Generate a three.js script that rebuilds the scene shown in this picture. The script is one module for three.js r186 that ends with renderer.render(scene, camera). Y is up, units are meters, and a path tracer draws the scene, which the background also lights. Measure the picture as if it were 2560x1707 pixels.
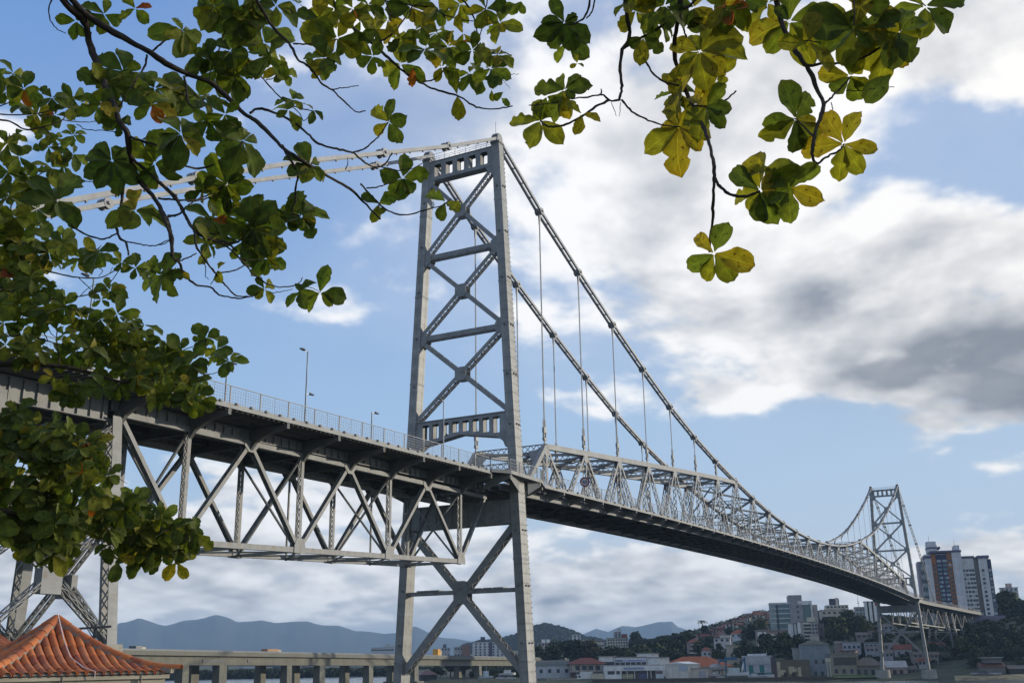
import * as THREE from 'three';
import { ImprovedNoise } from 'three/addons/math/ImprovedNoise.js';

// ---------------------------------------------------------------- camera, sky, sun, exposure
const scene = new THREE.Scene();
const renderer = new THREE.WebGLRenderer({ antialias: true });
renderer.toneMapping = THREE.LinearToneMapping;
renderer.toneMappingExposure = 1.0;
renderer.shadowMap.enabled = true;
const CP = new THREE.Vector3(-108.784, 10.539, 63.409), FPX = 2608.7;      // x along the bridge, y up, z towards the camera's side of it
const CR = new THREE.Vector3(0.46636755, -0.01446347, 0.88447279), CU = new THREE.Vector3(-0.24971497, 0.95704704, 0.14732073), CF = new THREE.Vector3(0.84861284, 0.2895717, -0.44272394);
const camera = new THREE.PerspectiveCamera(36.17, 1024 / 682, 0.1, 60000);
camera.position.copy(CP);
camera.quaternion.setFromRotationMatrix(new THREE.Matrix4().makeBasis(CR, CU, CF.clone().negate()));
scene.add(camera);
const SUN_AZ = 47 * Math.PI / 180, SUN_EL = 10.5 * Math.PI / 180;
const SUN_DIR = new THREE.Vector3(Math.cos(SUN_EL) * Math.cos(SUN_AZ), Math.sin(SUN_EL), Math.cos(SUN_EL) * Math.sin(SUN_AZ));
const sun = new THREE.DirectionalLight(new THREE.Color().setRGB(1, 0.9, 0.74), 3.6);
sun.name = 'sun'; sun.castShadow = true;
sun.position.copy(SUN_DIR).multiplyScalar(900); sun.target.position.set(0, 0, 0);
sun.shadow.camera.left = -450; sun.shadow.camera.right = 450; sun.shadow.camera.top = 250; sun.shadow.camera.bottom = -150; sun.shadow.camera.far = 2500;
scene.add(sun, sun.target);
scene.fog = new THREE.FogExp2(new THREE.Color().setRGB(0.50, 0.73, 1.0), 1.2e-4);

const { sin, cos, abs, max, min, PI, hypot, sqrt, floor } = Math;
const clamp = (x, a = 0, b = 1) => min(b, max(a, x)), lerp = (a, b, t) => a + (b - a) * t;
const sst = (a, b, x) => { const t = clamp((x - a) / (b - a)); return t * t * (3 - 2 * t); };
const V = (x, y, z) => new THREE.Vector3(x, y, z), UP = V(0, 1, 0);
function rng(seed) { let a = seed >>> 0; return () => { a = (a + 0x6d2b79f5) | 0; let t = Math.imul(a ^ (a >>> 15), 1 | a); t = (t + Math.imul(t ^ (t >>> 7), 61 | t)) ^ t; return ((t ^ (t >>> 14)) >>> 0) / 4294967296; }; }
const noiseGen = new ImprovedNoise(), N3 = (x, y, z) => noiseGen.noise(x, y, z);
function fbm(x, y, z, o, k = 0.5) { let s = 0, a = 0.5; for (let i = 0; i < o; i++) { s += a * N3(x, y, z); x = x * 2.03 + 17.1; y = y * 2.03 + 5.3; z = z * 2.03 + 9.7; a *= k; } return s; }
// where a place measured on the photograph lies: the direction of a pixel, and the point at a horizontal distance along it
function ray(px, py) { return CR.clone().multiplyScalar((px - 1280) / FPX).addScaledVector(CU, (853.5 - py) / FPX).add(CF).normalize(); }
function pix(px, py, d) { const r = ray(px, py); return CP.clone().addScaledVector(r, d / hypot(r.x, r.z)); }
const srgb = (r, g, b) => [r, g, b].map((c) => { c /= 255; return c <= 0.04045 ? c / 12.92 : ((c + 0.055) / 1.055) ** 2.4; });
// the sky: clear air bluer overhead and paler towards the horizon and the sun, under broken cumulus and thin veils
function makeSky() {
  const W = 4096, H = 2048, data = new Float32Array(W * H * 4), D = 180 / PI;
  const stops = [[-3, srgb(186, 194, 206)], [2, srgb(188, 200, 214)], [6, srgb(176, 199, 223)], [12, srgb(156, 188, 223)], [20, srgb(134, 169, 215)], [34, srgb(104, 145, 204)], [60, srgb(70, 112, 182)], [90, srgb(58, 96, 165)]];
  const pale = srgb(206, 220, 233), white = srgb(245, 246, 248), gray = srgb(138, 147, 161), warm = srgb(253, 250, 245);
  // cloud banks: [x, y, half width, half height (photograph pixels), tilt, cover, darkness]
  const banks = [
    [1420, 150, 420, 330, 0, 0.62, 0.12], [2080, 130, 520, 240, -0.15, 0.62, 0.0], [1750, 330, 420, 180, 0.1, 0.4, 0.0], [2560, 120, 260, 200, 0, 0.5, 0],
    [1850, 560, 700, 220, 0.1, 0.62, 0.0], [2420, 600, 360, 190, -0.2, 0.85, 0.0], [2120, 730, 420, 120, 0.15, 0.6, 0.35], [1600, 780, 420, 150, 0.1, 0.36, 0.0],
    [2330, 930, 380, 120, 0.22, 0.85, 1.1], [2560, 1000, 300, 150, 0.15, 0.9, 1.2], [2080, 760, 260, 70, 0.1, 0.4, 0.55], [1850, 960, 420, 100, 0.05, 0.36, 0.05], [1480, 620, 250, 120, 0, 0.25, 0],
    [820, 270, 330, 110, 0.25, 0.34, 0.0], [620, 190, 200, 80, 0.5, 0.2, 0], [1000, 400, 220, 90, 0.3, 0.2, 0], [60, 130, 110, 60, 0.3, 0.3, 0], [60, 330, 160, 90, 0.2, 0.3, 0], [930, 770, 110, 45, 0.3, 0.2, 0], [860, 530, 110, 40, 0, 0.2, 0],
    [620, 1220, 560, 90, 0.02, 0.62, 0.0], [950, 1290, 320, 60, 0.02, 0.5, 0.1], [500, 1390, 800, 75, 0.0, 0.75, 0.5], [700, 1500, 900, 45, 0.0, 0.6, 0.2], [150, 1480, 500, 90, 0, 0.5, 0.3],
    [1560, 1400, 420, 80, 0.05, 0.6, 0.1], [1500, 1490, 520, 60, 0.0, 0.62, 0.3], [1900, 1470, 300, 50, 0.0, 0.55, 0.3], [1400, 1560, 700, 30, 0.0, 0.5, 0.1], [2480, 1400, 170, 80, 0, 0.7, 0.15], [2330, 1440, 90, 60, 0, 0.45, 0.1], [2240, 1400, 60, 40, 0, 0.35, 0], [2510, 1180, 130, 25, 0.1, 0.3, 0],
  ].map(([x, y, rx, ry, t, c, dk]) => { const r = ray(x, y), k = 45.53; return { az: Math.atan2(r.z, r.x) * D, el: Math.asin(r.y) * D, ca: sqrt(1 - r.y * r.y), rx: rx / k, ry: ry / k, c: cos(t), s: sin(t), cov: c, dk }; });
  // thin even veils: [x, y, half width, half height, opacity, grayness]
  const veils = [[1420, 130, 420, 330, 0.6, 0.22], [950, 220, 420, 170, 0.34, 0.3], [1150, 480, 260, 180, 0.25, 0.25], [1800, 720, 760, 200, 0.4, 0.12], [2300, 880, 420, 150, 0.45, 0.75], [2200, 200, 600, 250, 0.25, 0.05], [300, 1410, 900, 110, 0.66, 0.34], [900, 1460, 700, 100, 0.62, 0.22], [1550, 1480, 600, 85, 0.62, 0.2], [2300, 1460, 400, 90, 0.4, 0.2], [800, 1580, 1500, 60, 0.5, 0.22], [1900, 1590, 900, 50, 0.5, 0.2]]
    .map(([x, y, rx, ry, o, g]) => { const r = ray(x, y), k = 45.53; return { az: Math.atan2(r.z, r.x) * D, el: Math.asin(r.y) * D, rx: rx / k, ry: ry / k, o, g }; });
  const holes = [[2330, 340, 260, 80, -0.3, -0.7], [2520, 470, 160, 60, -0.2, -0.4], [2150, 520, 160, 36, -0.1, -0.35], [1380, 440, 110, 110, 0.4, -0.32], [1300, 640, 120, 70, 0.1, -0.2], [1720, 560, 140, 40, 0.3, -0.25], [2250, 440, 200, 40, -0.2, -0.35], [2000, 560, 90, 50, 0, -0.25], [1900, 1090, 500, 60, 0.15, -0.6], [2200, 1200, 400, 80, 0.1, -0.7], [300, 600, 420, 320, 0, -0.25], [560, 950, 500, 140, 0, -0.3], [1100, 900, 160, 300, 0, -0.3]]
    .map(([x, y, rx, ry, t, c]) => { const r = ray(x, y), k = 45.53; return { az: Math.atan2(r.z, r.x) * D, el: Math.asin(r.y) * D, ca: sqrt(1 - r.y * r.y), rx: rx / k, ry: ry / k, c: cos(t), s: sin(t), cov: c, dk: 0 }; });
  const all = [...banks, ...holes];
  const base = [0, 0, 0];
  for (let row = 0; row < H; row++) {
    const el = ((row + 0.5) / H - 0.5) * PI, eld = el * D, y = sin(el), ce = cos(el);
    if (eld < -1.5) continue;
    let i = 0; while (i < stops.length - 2 && eld > stops[i + 1][0]) i++;
    const t = clamp((eld - stops[i][0]) / (stops[i + 1][0] - stops[i][0])), yy = max(y, 0) + 0.22;
    for (let col = 0; col < W; col++) {
      const a = ((col + 0.5) / W - 0.5) * 2 * PI, x = cos(a) * ce, z = sin(a) * ce, azd = a * D;
      const toSun = x * SUN_DIR.x + y * SUN_DIR.y + z * SUN_DIR.z, glow = 0.42 * sst(0.05, 1, toSun) * (1 - 0.5 * sst(10, 50, eld));
      for (let c = 0; c < 3; c++) base[c] = lerp(lerp(stops[i][1][c], stops[i + 1][1][c], t), pale[c], glow);
      // cover
      let cov = 0, dk = 0, near = 0, va = 0, vg = 0;
      if (azd > -95 && azd < 40 && eld < 60) {
        for (const b of all) {
          let da = azd - b.az, de = eld - b.el; da *= ce;
          if (abs(da) > b.rx * 2.6 + b.ry || abs(de) > b.ry * 2.6 + b.rx) continue;
          const u = (da * b.c + de * b.s) / b.rx, v = (-da * b.s + de * b.c) / b.ry, r2 = u * u + v * v;
          if (r2 > 5) continue;
          const g = Math.exp(-r2 * 1.1); cov += b.cov * g; dk += b.dk * g * max(b.cov, 0);
        }
        for (const b of veils) { const u = (azd - b.az) * ce / b.rx, v = (eld - b.el) / b.ry, g = b.o * Math.exp(-(u * u + v * v)); va = 1 - (1 - va) * (1 - g); vg += g * b.g; }
        vg /= max(va, 0.02); near = sst(-95, -70, azd) * (1 - sst(12, 40, azd)) * (1 - sst(38, 60, eld));
      }
      cov = lerp(0.16 + 0.05 * sst(-0.2, 0.9, toSun) + 0.25 * fbm(x / yy * 0.6 + 3, 2, z / yy * 0.6, 2), cov - 0.12, near);
      // texture of the clouds, on a sheet overhead seen in perspective
      const qx = x / yy, qz = z / yy, wq = 0.35 * N3(qx * 1.6 + 31, 4.2, qz * 1.6);
      const n1 = fbm(qx * 3.1 + wq, 1.7, qz * 3.1 - wq, 8, 0.56), n2 = fbm(qx * 9 + 9 + wq * 2, 8.1 + y * 2, qz * 9, 5, 0.58), bl = 1 - 2.2 * abs(N3(qx * 6 + wq * 3, 5.5, qz * 6)) - 0.9 * abs(N3(qx * 13, 2.5, qz * 13));
      const f = cov * 0.92 + n1 * 1.25 + n2 * 0.42 + bl * 0.16 - 0.2, alpha = sst(-0.08, 0.40, f) * sst(-1.2, 1.5, eld), thick = clamp(f / 1.0);
      const s1 = fbm((qx + 0.05) * 3.1 + wq, 1.7, (qz + 0.055) * 3.1 - wq, 5), s2 = fbm(qx * 1.7 - 7, 3.3, qz * 1.7 + 4, 3), d = clamp(dk * (0.75 + 0.9 * s2));
      const lit = clamp(0.86 + (n1 - s1) * 1.5 + n2 * 0.3 + (bl - 0.3) * 0.16 + s2 * 0.25 + 0.14 * (1 - thick) - d * (0.30 + 0.75 * thick) - 0.1 * thick, 0.06 + 0.3 * abs(n1), 1.04);
      const o = (row * W + col) * 4;
      va = clamp(va * (0.95 + 0.7 * n1 + 0.5 * s2)) * sst(-1.2, 1, eld); vg = clamp(vg - n1 * 0.5);
      for (let c = 0; c < 3; c++) data[o + c] = lerp(lerp(base[c], lerp(white[c], gray[c], vg) * 0.96, va), lerp(gray[c] * (1 - 0.25 * d), lerp(white[c], warm[c], sst(0.2, 1, toSun)), lit), alpha * 0.97);
      data[o + 3] = 1;
    }
  }
  const t = new THREE.DataTexture(data, W, H, THREE.RGBAFormat, THREE.FloatType);
  t.mapping = THREE.EquirectangularReflectionMapping; t.magFilter = t.minFilter = THREE.LinearFilter; t.wrapS = THREE.RepeatWrapping; t.needsUpdate = true;
  // below the horizon: the sea's own mean colour
  for (let row = 0; row < H; row++) { if (((row + 0.5) / H - 0.5) * 180 >= -1.5) break; for (let col = 0; col < W; col++) data.set([0.12, 0.15, 0.18, 1], (row * W + col) * 4); }
  return t;
}
const skyTexture = makeSky();
scene.background = skyTexture; scene.environment = skyTexture;
scene.backgroundIntensity = 1.1; scene.environmentIntensity = 1.1;
// ---------------------------------------------------------------- tools
const taken = new Map(), bases = new WeakMap();
function numbered(n) { const k = taken.get(n) ?? 0; taken.set(n, k + 1); return k ? n + '_' + String(k).padStart(3, '0') : n; }
const jit = rng(11);
class MB {                                       // collects faces in world coordinates; build() makes one mesh of them under its thing
  constructor() { this.p = []; this.n = []; this.u = []; }
  tri(a, b, c, ua, ub, uc) {
    const e = b.clone().sub(a), g = c.clone().sub(a), n = e.cross(g).normalize();
    this.p.push(a.x, a.y, a.z, b.x, b.y, b.z, c.x, c.y, c.z);
    for (let i = 0; i < 3; i++) this.n.push(n.x, n.y, n.z);
    this.u.push(...ua, ...ub, ...uc);
  }
  quad(a, b, c, d, o = [0, 0]) {
    const w = a.distanceTo(b), w2 = d.distanceTo(c), h = a.distanceTo(d), s = (w - w2) / 2;
    const A = [o[0], o[1]], B = [o[0] + w, o[1]], C = [o[0] + w - s, o[1] + h], Dd = [o[0] + s, o[1] + h];
    this.tri(a, b, c, A, B, C); this.tri(a, c, d, A, C, Dd); return this;
  }
  hexa(q) {                                       // eight corners: 0-3 one end, 4-7 the other, both in the same sense
    const o = [jit() * 9, jit() * 9], m = V(0, 0, 0); for (const v of q) m.addScaledVector(v, 1 / 8);
    const face = (a, b, c, d) => { const n = b.clone().sub(a).cross(d.clone().sub(a)), f = a.clone().add(c).multiplyScalar(0.5).sub(m); if (n.dot(f) < 0) this.quad(a, d, c, b, o); else this.quad(a, b, c, d, o); };
    face(q[0], q[1], q[2], q[3]); face(q[4], q[5], q[6], q[7]);
    for (let i = 0; i < 4; i++) { const j = (i + 1) % 4; face(q[i], q[j], q[j + 4], q[i + 4]); }
    return this;
  }
  bar(a, b, w, h, up = UP, w2 = w, h2 = h) {      // w across, h along up
    const d = b.clone().sub(a).normalize(); let s = d.clone().cross(up); if (s.lengthSq() < 1e-6) s = d.clone().cross(V(1, 0, 0)); s.normalize();
    const t = s.clone().cross(d), e = (c, ww, hh) => [[-1, -1], [1, -1], [1, 1], [-1, 1]].map(([i, j]) => c.clone().addScaledVector(s, i * ww / 2).addScaledVector(t, j * hh / 2));
    const A = e(a, w, h), B = e(b, w2, h2);
    return this.hexa([...A, ...B]);
  }
  box(x0, x1, y0, y1, z0, z1) { return this.hexa([V(x0, y0, z0), V(x1, y0, z0), V(x1, y0, z1), V(x0, y0, z1), V(x0, y1, z0), V(x1, y1, z0), V(x1, y1, z1), V(x0, y1, z1)]); }
  plate(pts, th) {                                // flat outline given a thickness vector
    const n = th.clone().normalize(), e1 = pts[1].clone().sub(pts[0]).normalize(), e2 = n.clone().cross(e1), o = [jit() * 9, jit() * 9];
    const f = pts.map((p) => { const q = p.clone().sub(pts[0]); return new THREE.Vector2(q.dot(e1), q.dot(e2)); });
    if (THREE.ShapeUtils.isClockWise(f)) { pts = pts.slice().reverse(); f.reverse(); }
    const T = pts.map((p) => p.clone().add(th)), uv = f.map((q) => [q.x + o[0], q.y + o[1]]);
    for (const [i, j, k] of THREE.ShapeUtils.triangulateShape(f, [])) { this.tri(T[i], T[j], T[k], uv[i], uv[j], uv[k]); this.tri(pts[k], pts[j], pts[i], uv[k], uv[j], uv[i]); }
    for (let i = 0; i < pts.length; i++) { const j = (i + 1) % pts.length; this.quad(pts[i], pts[j], T[j], T[i], o); }
    return this;
  }
  disc(c, axis, r, th, n = 14) { const e1 = V(0, 1, 0); if (abs(axis.y) > 0.9) e1.set(1, 0, 0); e1.cross(axis).normalize(); const e2 = axis.clone().cross(e1), pts = []; for (let i = 0; i < n; i++) pts.push(c.clone().addScaledVector(e1, r * cos(2 * PI * i / n)).addScaledVector(e2, r * sin(2 * PI * i / n)).addScaledVector(axis, -th / 2)); return this.plate(pts, axis.clone().multiplyScalar(th)); }
  lace(a, b, W, H, up, pitch, t = 0.03, bw = 0.07, sides = [1, -1]) {   // two plates tied by zigzag bars on the open sides
    const d = b.clone().sub(a), L = d.length(); d.normalize(); const s = d.clone().cross(up).normalize(), u = s.clone().cross(d);
    for (const k of [-1, 1]) this.bar(a.clone().addScaledVector(s, k * W / 2), b.clone().addScaledVector(s, k * W / 2), t, H, u);
    const n = max(2, Math.round(L / pitch));
    for (const g of sides) for (let i = 0; i < n; i++) {
      const k = i % 2 ? 1 : -1, o = u.clone().multiplyScalar(g * (H / 2 - 0.02));
      const p = a.clone().addScaledVector(d, L * i / n).addScaledVector(s, k * (W / 2 - t)).add(o), q = a.clone().addScaledVector(d, L * (i + 1) / n).addScaledVector(s, -k * (W / 2 - t)).add(o);
      this.bar(p, q, bw, 0.016, u);
    }
    return this;
  }
  tube(pts, r0, r1, n = 7, rf) {                  // tapering round limb along points
    const rings = []; let prev = null, len = 0;
    for (let i = 0; i < pts.length; i++) {
      const d = pts[min(i + 1, pts.length - 1)].clone().sub(pts[max(i - 1, 0)]).normalize();
      let s = prev ? prev.clone().addScaledVector(d, -prev.dot(d)) : d.clone().cross(abs(d.y) > 0.9 ? V(1, 0, 0) : UP);
      if (s.lengthSq() < 1e-9) s = d.clone().cross(V(0.3, 0.2, 1)); s.normalize(); prev = s; const t = d.clone().cross(s);
      if (i) len += pts[i].distanceTo(pts[i - 1]);
      const r = rf ? rf(i / (pts.length - 1)) : lerp(r0, r1, i / (pts.length - 1)); rings.push({ len, v: [], nn: [], r });
      for (let k = 0; k <= n; k++) { const q = s.clone().multiplyScalar(cos(2 * PI * k / n)).addScaledVector(t, sin(2 * PI * k / n)); rings[i].nn.push(q); rings[i].v.push(pts[i].clone().addScaledVector(q, r)); }
    }
    const put = (R, k, w) => { this.p.push(R.v[k].x, R.v[k].y, R.v[k].z); this.n.push(R.nn[k].x, R.nn[k].y, R.nn[k].z); this.u.push(k / n * w, R.len); };
    for (let i = 0; i + 1 < rings.length; i++) { const w = max(0.05, rings[0].r * 6.28); for (let k = 0; k < n; k++) { const A = rings[i], B = rings[i + 1]; put(A, k, w); put(A, k + 1, w); put(B, k + 1, w); put(A, k, w); put(B, k + 1, w); put(B, k, w); } }
    return this;
  }
  geo() {
    const g = new THREE.BufferGeometry();
    g.setAttribute('position', new THREE.BufferAttribute(new Float32Array(this.p), 3)); g.setAttribute('normal', new THREE.BufferAttribute(new Float32Array(this.n), 3)); g.setAttribute('uv', new THREE.BufferAttribute(new Float32Array(this.u), 2));
    return g;
  }
  build(name, mat, parent) {
    const g = this.geo(), b = parent && bases.get(parent); if (b) g.translate(-b.x, -b.y, -b.z);
    return mesh(name, g, mat, parent, b);
  }
}
function mesh(name, g, mat, parent, b) { const m = new THREE.Mesh(g, mat); m.name = parent ? name : numbered(name); m.castShadow = m.receiveShadow = true; (parent ?? scene).add(m); if (b) bases.set(m, b); return m; }
function tag(o, label, category, group, kind) { if (label) o.userData.label = label; if (category) o.userData.category = category; if (group) o.userData.group = group; if (kind) o.userData.kind = kind; return o; }
function thing(name, pos, label, category, group) { const o = new THREE.Group(); o.name = numbered(name); o.position.copy(pos); bases.set(o, pos.clone()); scene.add(o); return tag(o, label, category, group); }
function part(name, parent) { const o = new THREE.Group(); o.name = name; parent.add(o); bases.set(o, bases.get(parent)); return o; }
const structure = (m) => tag(m, null, null, null, 'structure');

// ---------------------------------------------------------------- materials
function texture(w, h, f, rep = [1, 1], color = true) {
  const d = new Uint8Array(w * h * 4);
  for (let y = 0; y < h; y++) for (let x = 0; x < w; x++) { const c = f(x / w, y / h, x, y), o = (y * w + x) * 4; d[o] = clamp(c[0]) * 255; d[o + 1] = clamp(c[1] ?? c[0]) * 255; d[o + 2] = clamp(c[2] ?? c[0]) * 255; d[o + 3] = 255; }
  const t = new THREE.DataTexture(d, w, h); t.wrapS = t.wrapT = THREE.RepeatWrapping; t.magFilter = t.minFilter = THREE.LinearFilter; t.repeat.set(1 / rep[0], 1 / rep[1]); if (color) t.colorSpace = THREE.SRGBColorSpace; t.needsUpdate = true; return t;
}
function loopNoise(x, y, f, o, s) { let v = 0, a = 0.5; for (let i = 0; i < o; i++) { const A = 2 * PI * x, B = 2 * PI * y, r = f / (2 * PI); v += a * N3(cos(A) * r + s, sin(A) * r + cos(B) * r + s * 1.7, sin(B) * r + s * 0.3); f *= 2; a *= 0.55; } return v; }
// weathered paint: cloudy tone, vertical streaks and faint grime
const grime = texture(256, 256, (x, y) => { const v = 0.9 + 0.16 * loopNoise(x, y, 3, 4, 2) + 0.10 * loopNoise(x, y * 0.25, 14, 2, 7); const r = sst(0.2, 0.42, loopNoise(x, y, 6, 5, 13)) + 0.7 * sst(0.12, 0.4, loopNoise(x, y * 0.18, 20, 3, 21)); return [v - 0.06 * r, v - 0.12 * r, v - 0.19 * r]; }, [5.3, 5.3]);
// riveted plates: seams every metre with a row of rivets on each side
const rivets = texture(256, 256, (x, y) => { const fy = abs(((y * 2) % 1) - 0.5), seam = fy > 0.485 ? 0.1 : 0.5, ry = abs(fy - 0.455) * 60, rx = abs(((x * 16) % 1) - 0.5) * 4; const rv = ry * ry + rx * rx < 1 ? 0.5 : 0; const vx = abs(((x * 2) % 1) - 0.5) > 0.47 && abs(((y * 16) % 1) - 0.5) < 0.2 ? 0.4 : 0; return [seam + max(rv, vx)]; }, [2.2, 2.2], false);
const plates = texture(256, 256, (x, y) => { const fy = abs(((y * 2) % 1) - 0.5); let v = 0.93 + 0.14 * loopNoise(x, y, 3, 4, 5) - (fy > 0.488 ? 0.16 : 0); v *= 0.96 + 0.09 * N3(floor(y * 2) * 3.7, 1.3, floor(x * 2) * 2.2 + 0.4); const r = 0.8 * sst(0.12, 0.4, loopNoise(x, y * 0.15, 18, 3, 25)) + sst(0.24, 0.45, loopNoise(x, y, 6, 4, 33)); return [v - 0.05 * r, v * 0.995 - 0.10 * r, v * 0.98 - 0.16 * r]; }, [2.2, 2.2]);
const concreteMap = texture(256, 256, (x, y) => { const v = 0.93 + 0.14 * loopNoise(x, y, 4, 5, 3) + 0.10 * loopNoise(x, y * 0.2, 12, 3, 8); return [v, v * 0.985, v * 0.95]; }, [6, 6]);
const barkMap = texture(128, 256, (x, y) => { const v = 0.62 + 0.5 * loopNoise(x, y * 0.5, 10, 4, 1) + 0.35 * sst(0.1, 0.35, loopNoise(x, y, 5, 3, 9)); return [v, v * 0.93, v * 0.82]; }, [0.25, 0.5]);
const lin = (r, g, b) => new THREE.Color().setRGB(r, g, b);
function mat(color, o = {}) { const { map = grime, rough = 0.6, ...rest } = o; return new THREE.MeshStandardMaterial({ color: lin(...color), map, roughness: rough, side: THREE.DoubleSide, ...rest }); }
const M = {
  steel: mat([0.285, 0.29, 0.28], { rough: 0.6 }),
  plate: mat([0.31, 0.315, 0.30], { map: plates, bumpMap: rivets, bumpScale: 0.02, rough: 0.5 }),
  bracket: mat([0.17, 0.17, 0.16], { rough: 0.75 }),
  dark: mat([0.18, 0.185, 0.19], { rough: 0.7 }),
  chain: mat([0.33, 0.335, 0.33], { rough: 0.5 }),
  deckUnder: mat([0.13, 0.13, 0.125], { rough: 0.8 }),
  rail: mat([0.15, 0.175, 0.2], { rough: 0.5 }),
  concrete: mat([0.36, 0.35, 0.32], { map: concreteMap, rough: 0.9 }),
  lamp: mat([0.06, 0.065, 0.07], { rough: 0.5 }), pole: mat([0.22, 0.25, 0.28], { rough: 0.45, metalness: 0.4 }),
  bark: mat([0.10, 0.085, 0.07], { map: barkMap, rough: 0.95, bumpMap: barkMap, bumpScale: 0.01 }),
  white: mat([0.74, 0.74, 0.72], { rough: 0.7 }),
};
// ---------------------------------------------------------------- the suspension bridge
const SPAN = 339.47, MID = SPAN / 2, PAN = 12.642, U = (k) => MID + (k - 13.5) * PAN, HV = 5.12;
const chordB = (u) => 31.9 - 2.5 * ((u - MID) / 163) ** 2, tipY = (u) => 32.2 - 1.75 * ((u - MID) / 157) ** 2;
const chainH = [75.4, 69.77, 64.87, 60.24, 56.03, 52.15, 49.0, 46.46, 44.28, 42.38, 40.81, 39.64, 38.87, 38.5], topH = [0, 37.06, 38.17, 39.27, 40.37, 41.45, 42.5, 43.5, 44.35];
const kk = (k) => min(k, 27 - k), chainAt = (k) => V(k === 0 ? -0.6 : k === 27 ? SPAN + 0.6 : U(k), chainH[kk(k)], 0), topAt = (k) => (kk(k) <= 8 ? topH[kk(k)] : chainH[kk(k)]);
const bridge = thing('suspension_bridge', V(MID, 0, 0), 'grey steel eyebar suspension bridge with two braced towers crossing the water', 'bridge');
function roundWindow(sh, x0, x1, y0, y1, r) { const h = new THREE.Path(); h.moveTo(x0 + r, y0); h.lineTo(x1 - r, y0); h.quadraticCurveTo(x1, y0, x1, y0 + r); h.lineTo(x1, y1 - r); h.quadraticCurveTo(x1, y1, x1 - r, y1); h.lineTo(x0 + r, y1); h.quadraticCurveTo(x0, y1, x0, y1 - r); h.lineTo(x0, y0 + r); h.quadraticCurveTo(x0, y0, x0 + r, y0); sh.holes.push(h); }
function pierced(mb, sh, u, th) {                  // a flat plate in the y-z plane at u with window openings, added to mb
  const g = new THREE.ExtrudeGeometry(sh, { depth: th, bevelEnabled: false, curveSegments: 5 }), p = g.attributes.position, n = g.attributes.normal;
  for (let i = 0; i < p.count; i += 3) for (const j of [0, 1, 2]) { mb.p.push(u - p.getZ(i + j), p.getY(i + j), p.getX(i + j)); mb.n.push(-n.getZ(i + j), n.getY(i + j), n.getX(i + j)); mb.u.push(p.getX(i + j), p.getY(i + j)); }
}
const vo = (y) => 5.75 + (75.2 - y) * 0.047, ht = (y) => 0.6 + (75.2 - y) * 0.0052, LW = 1.1;
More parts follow.
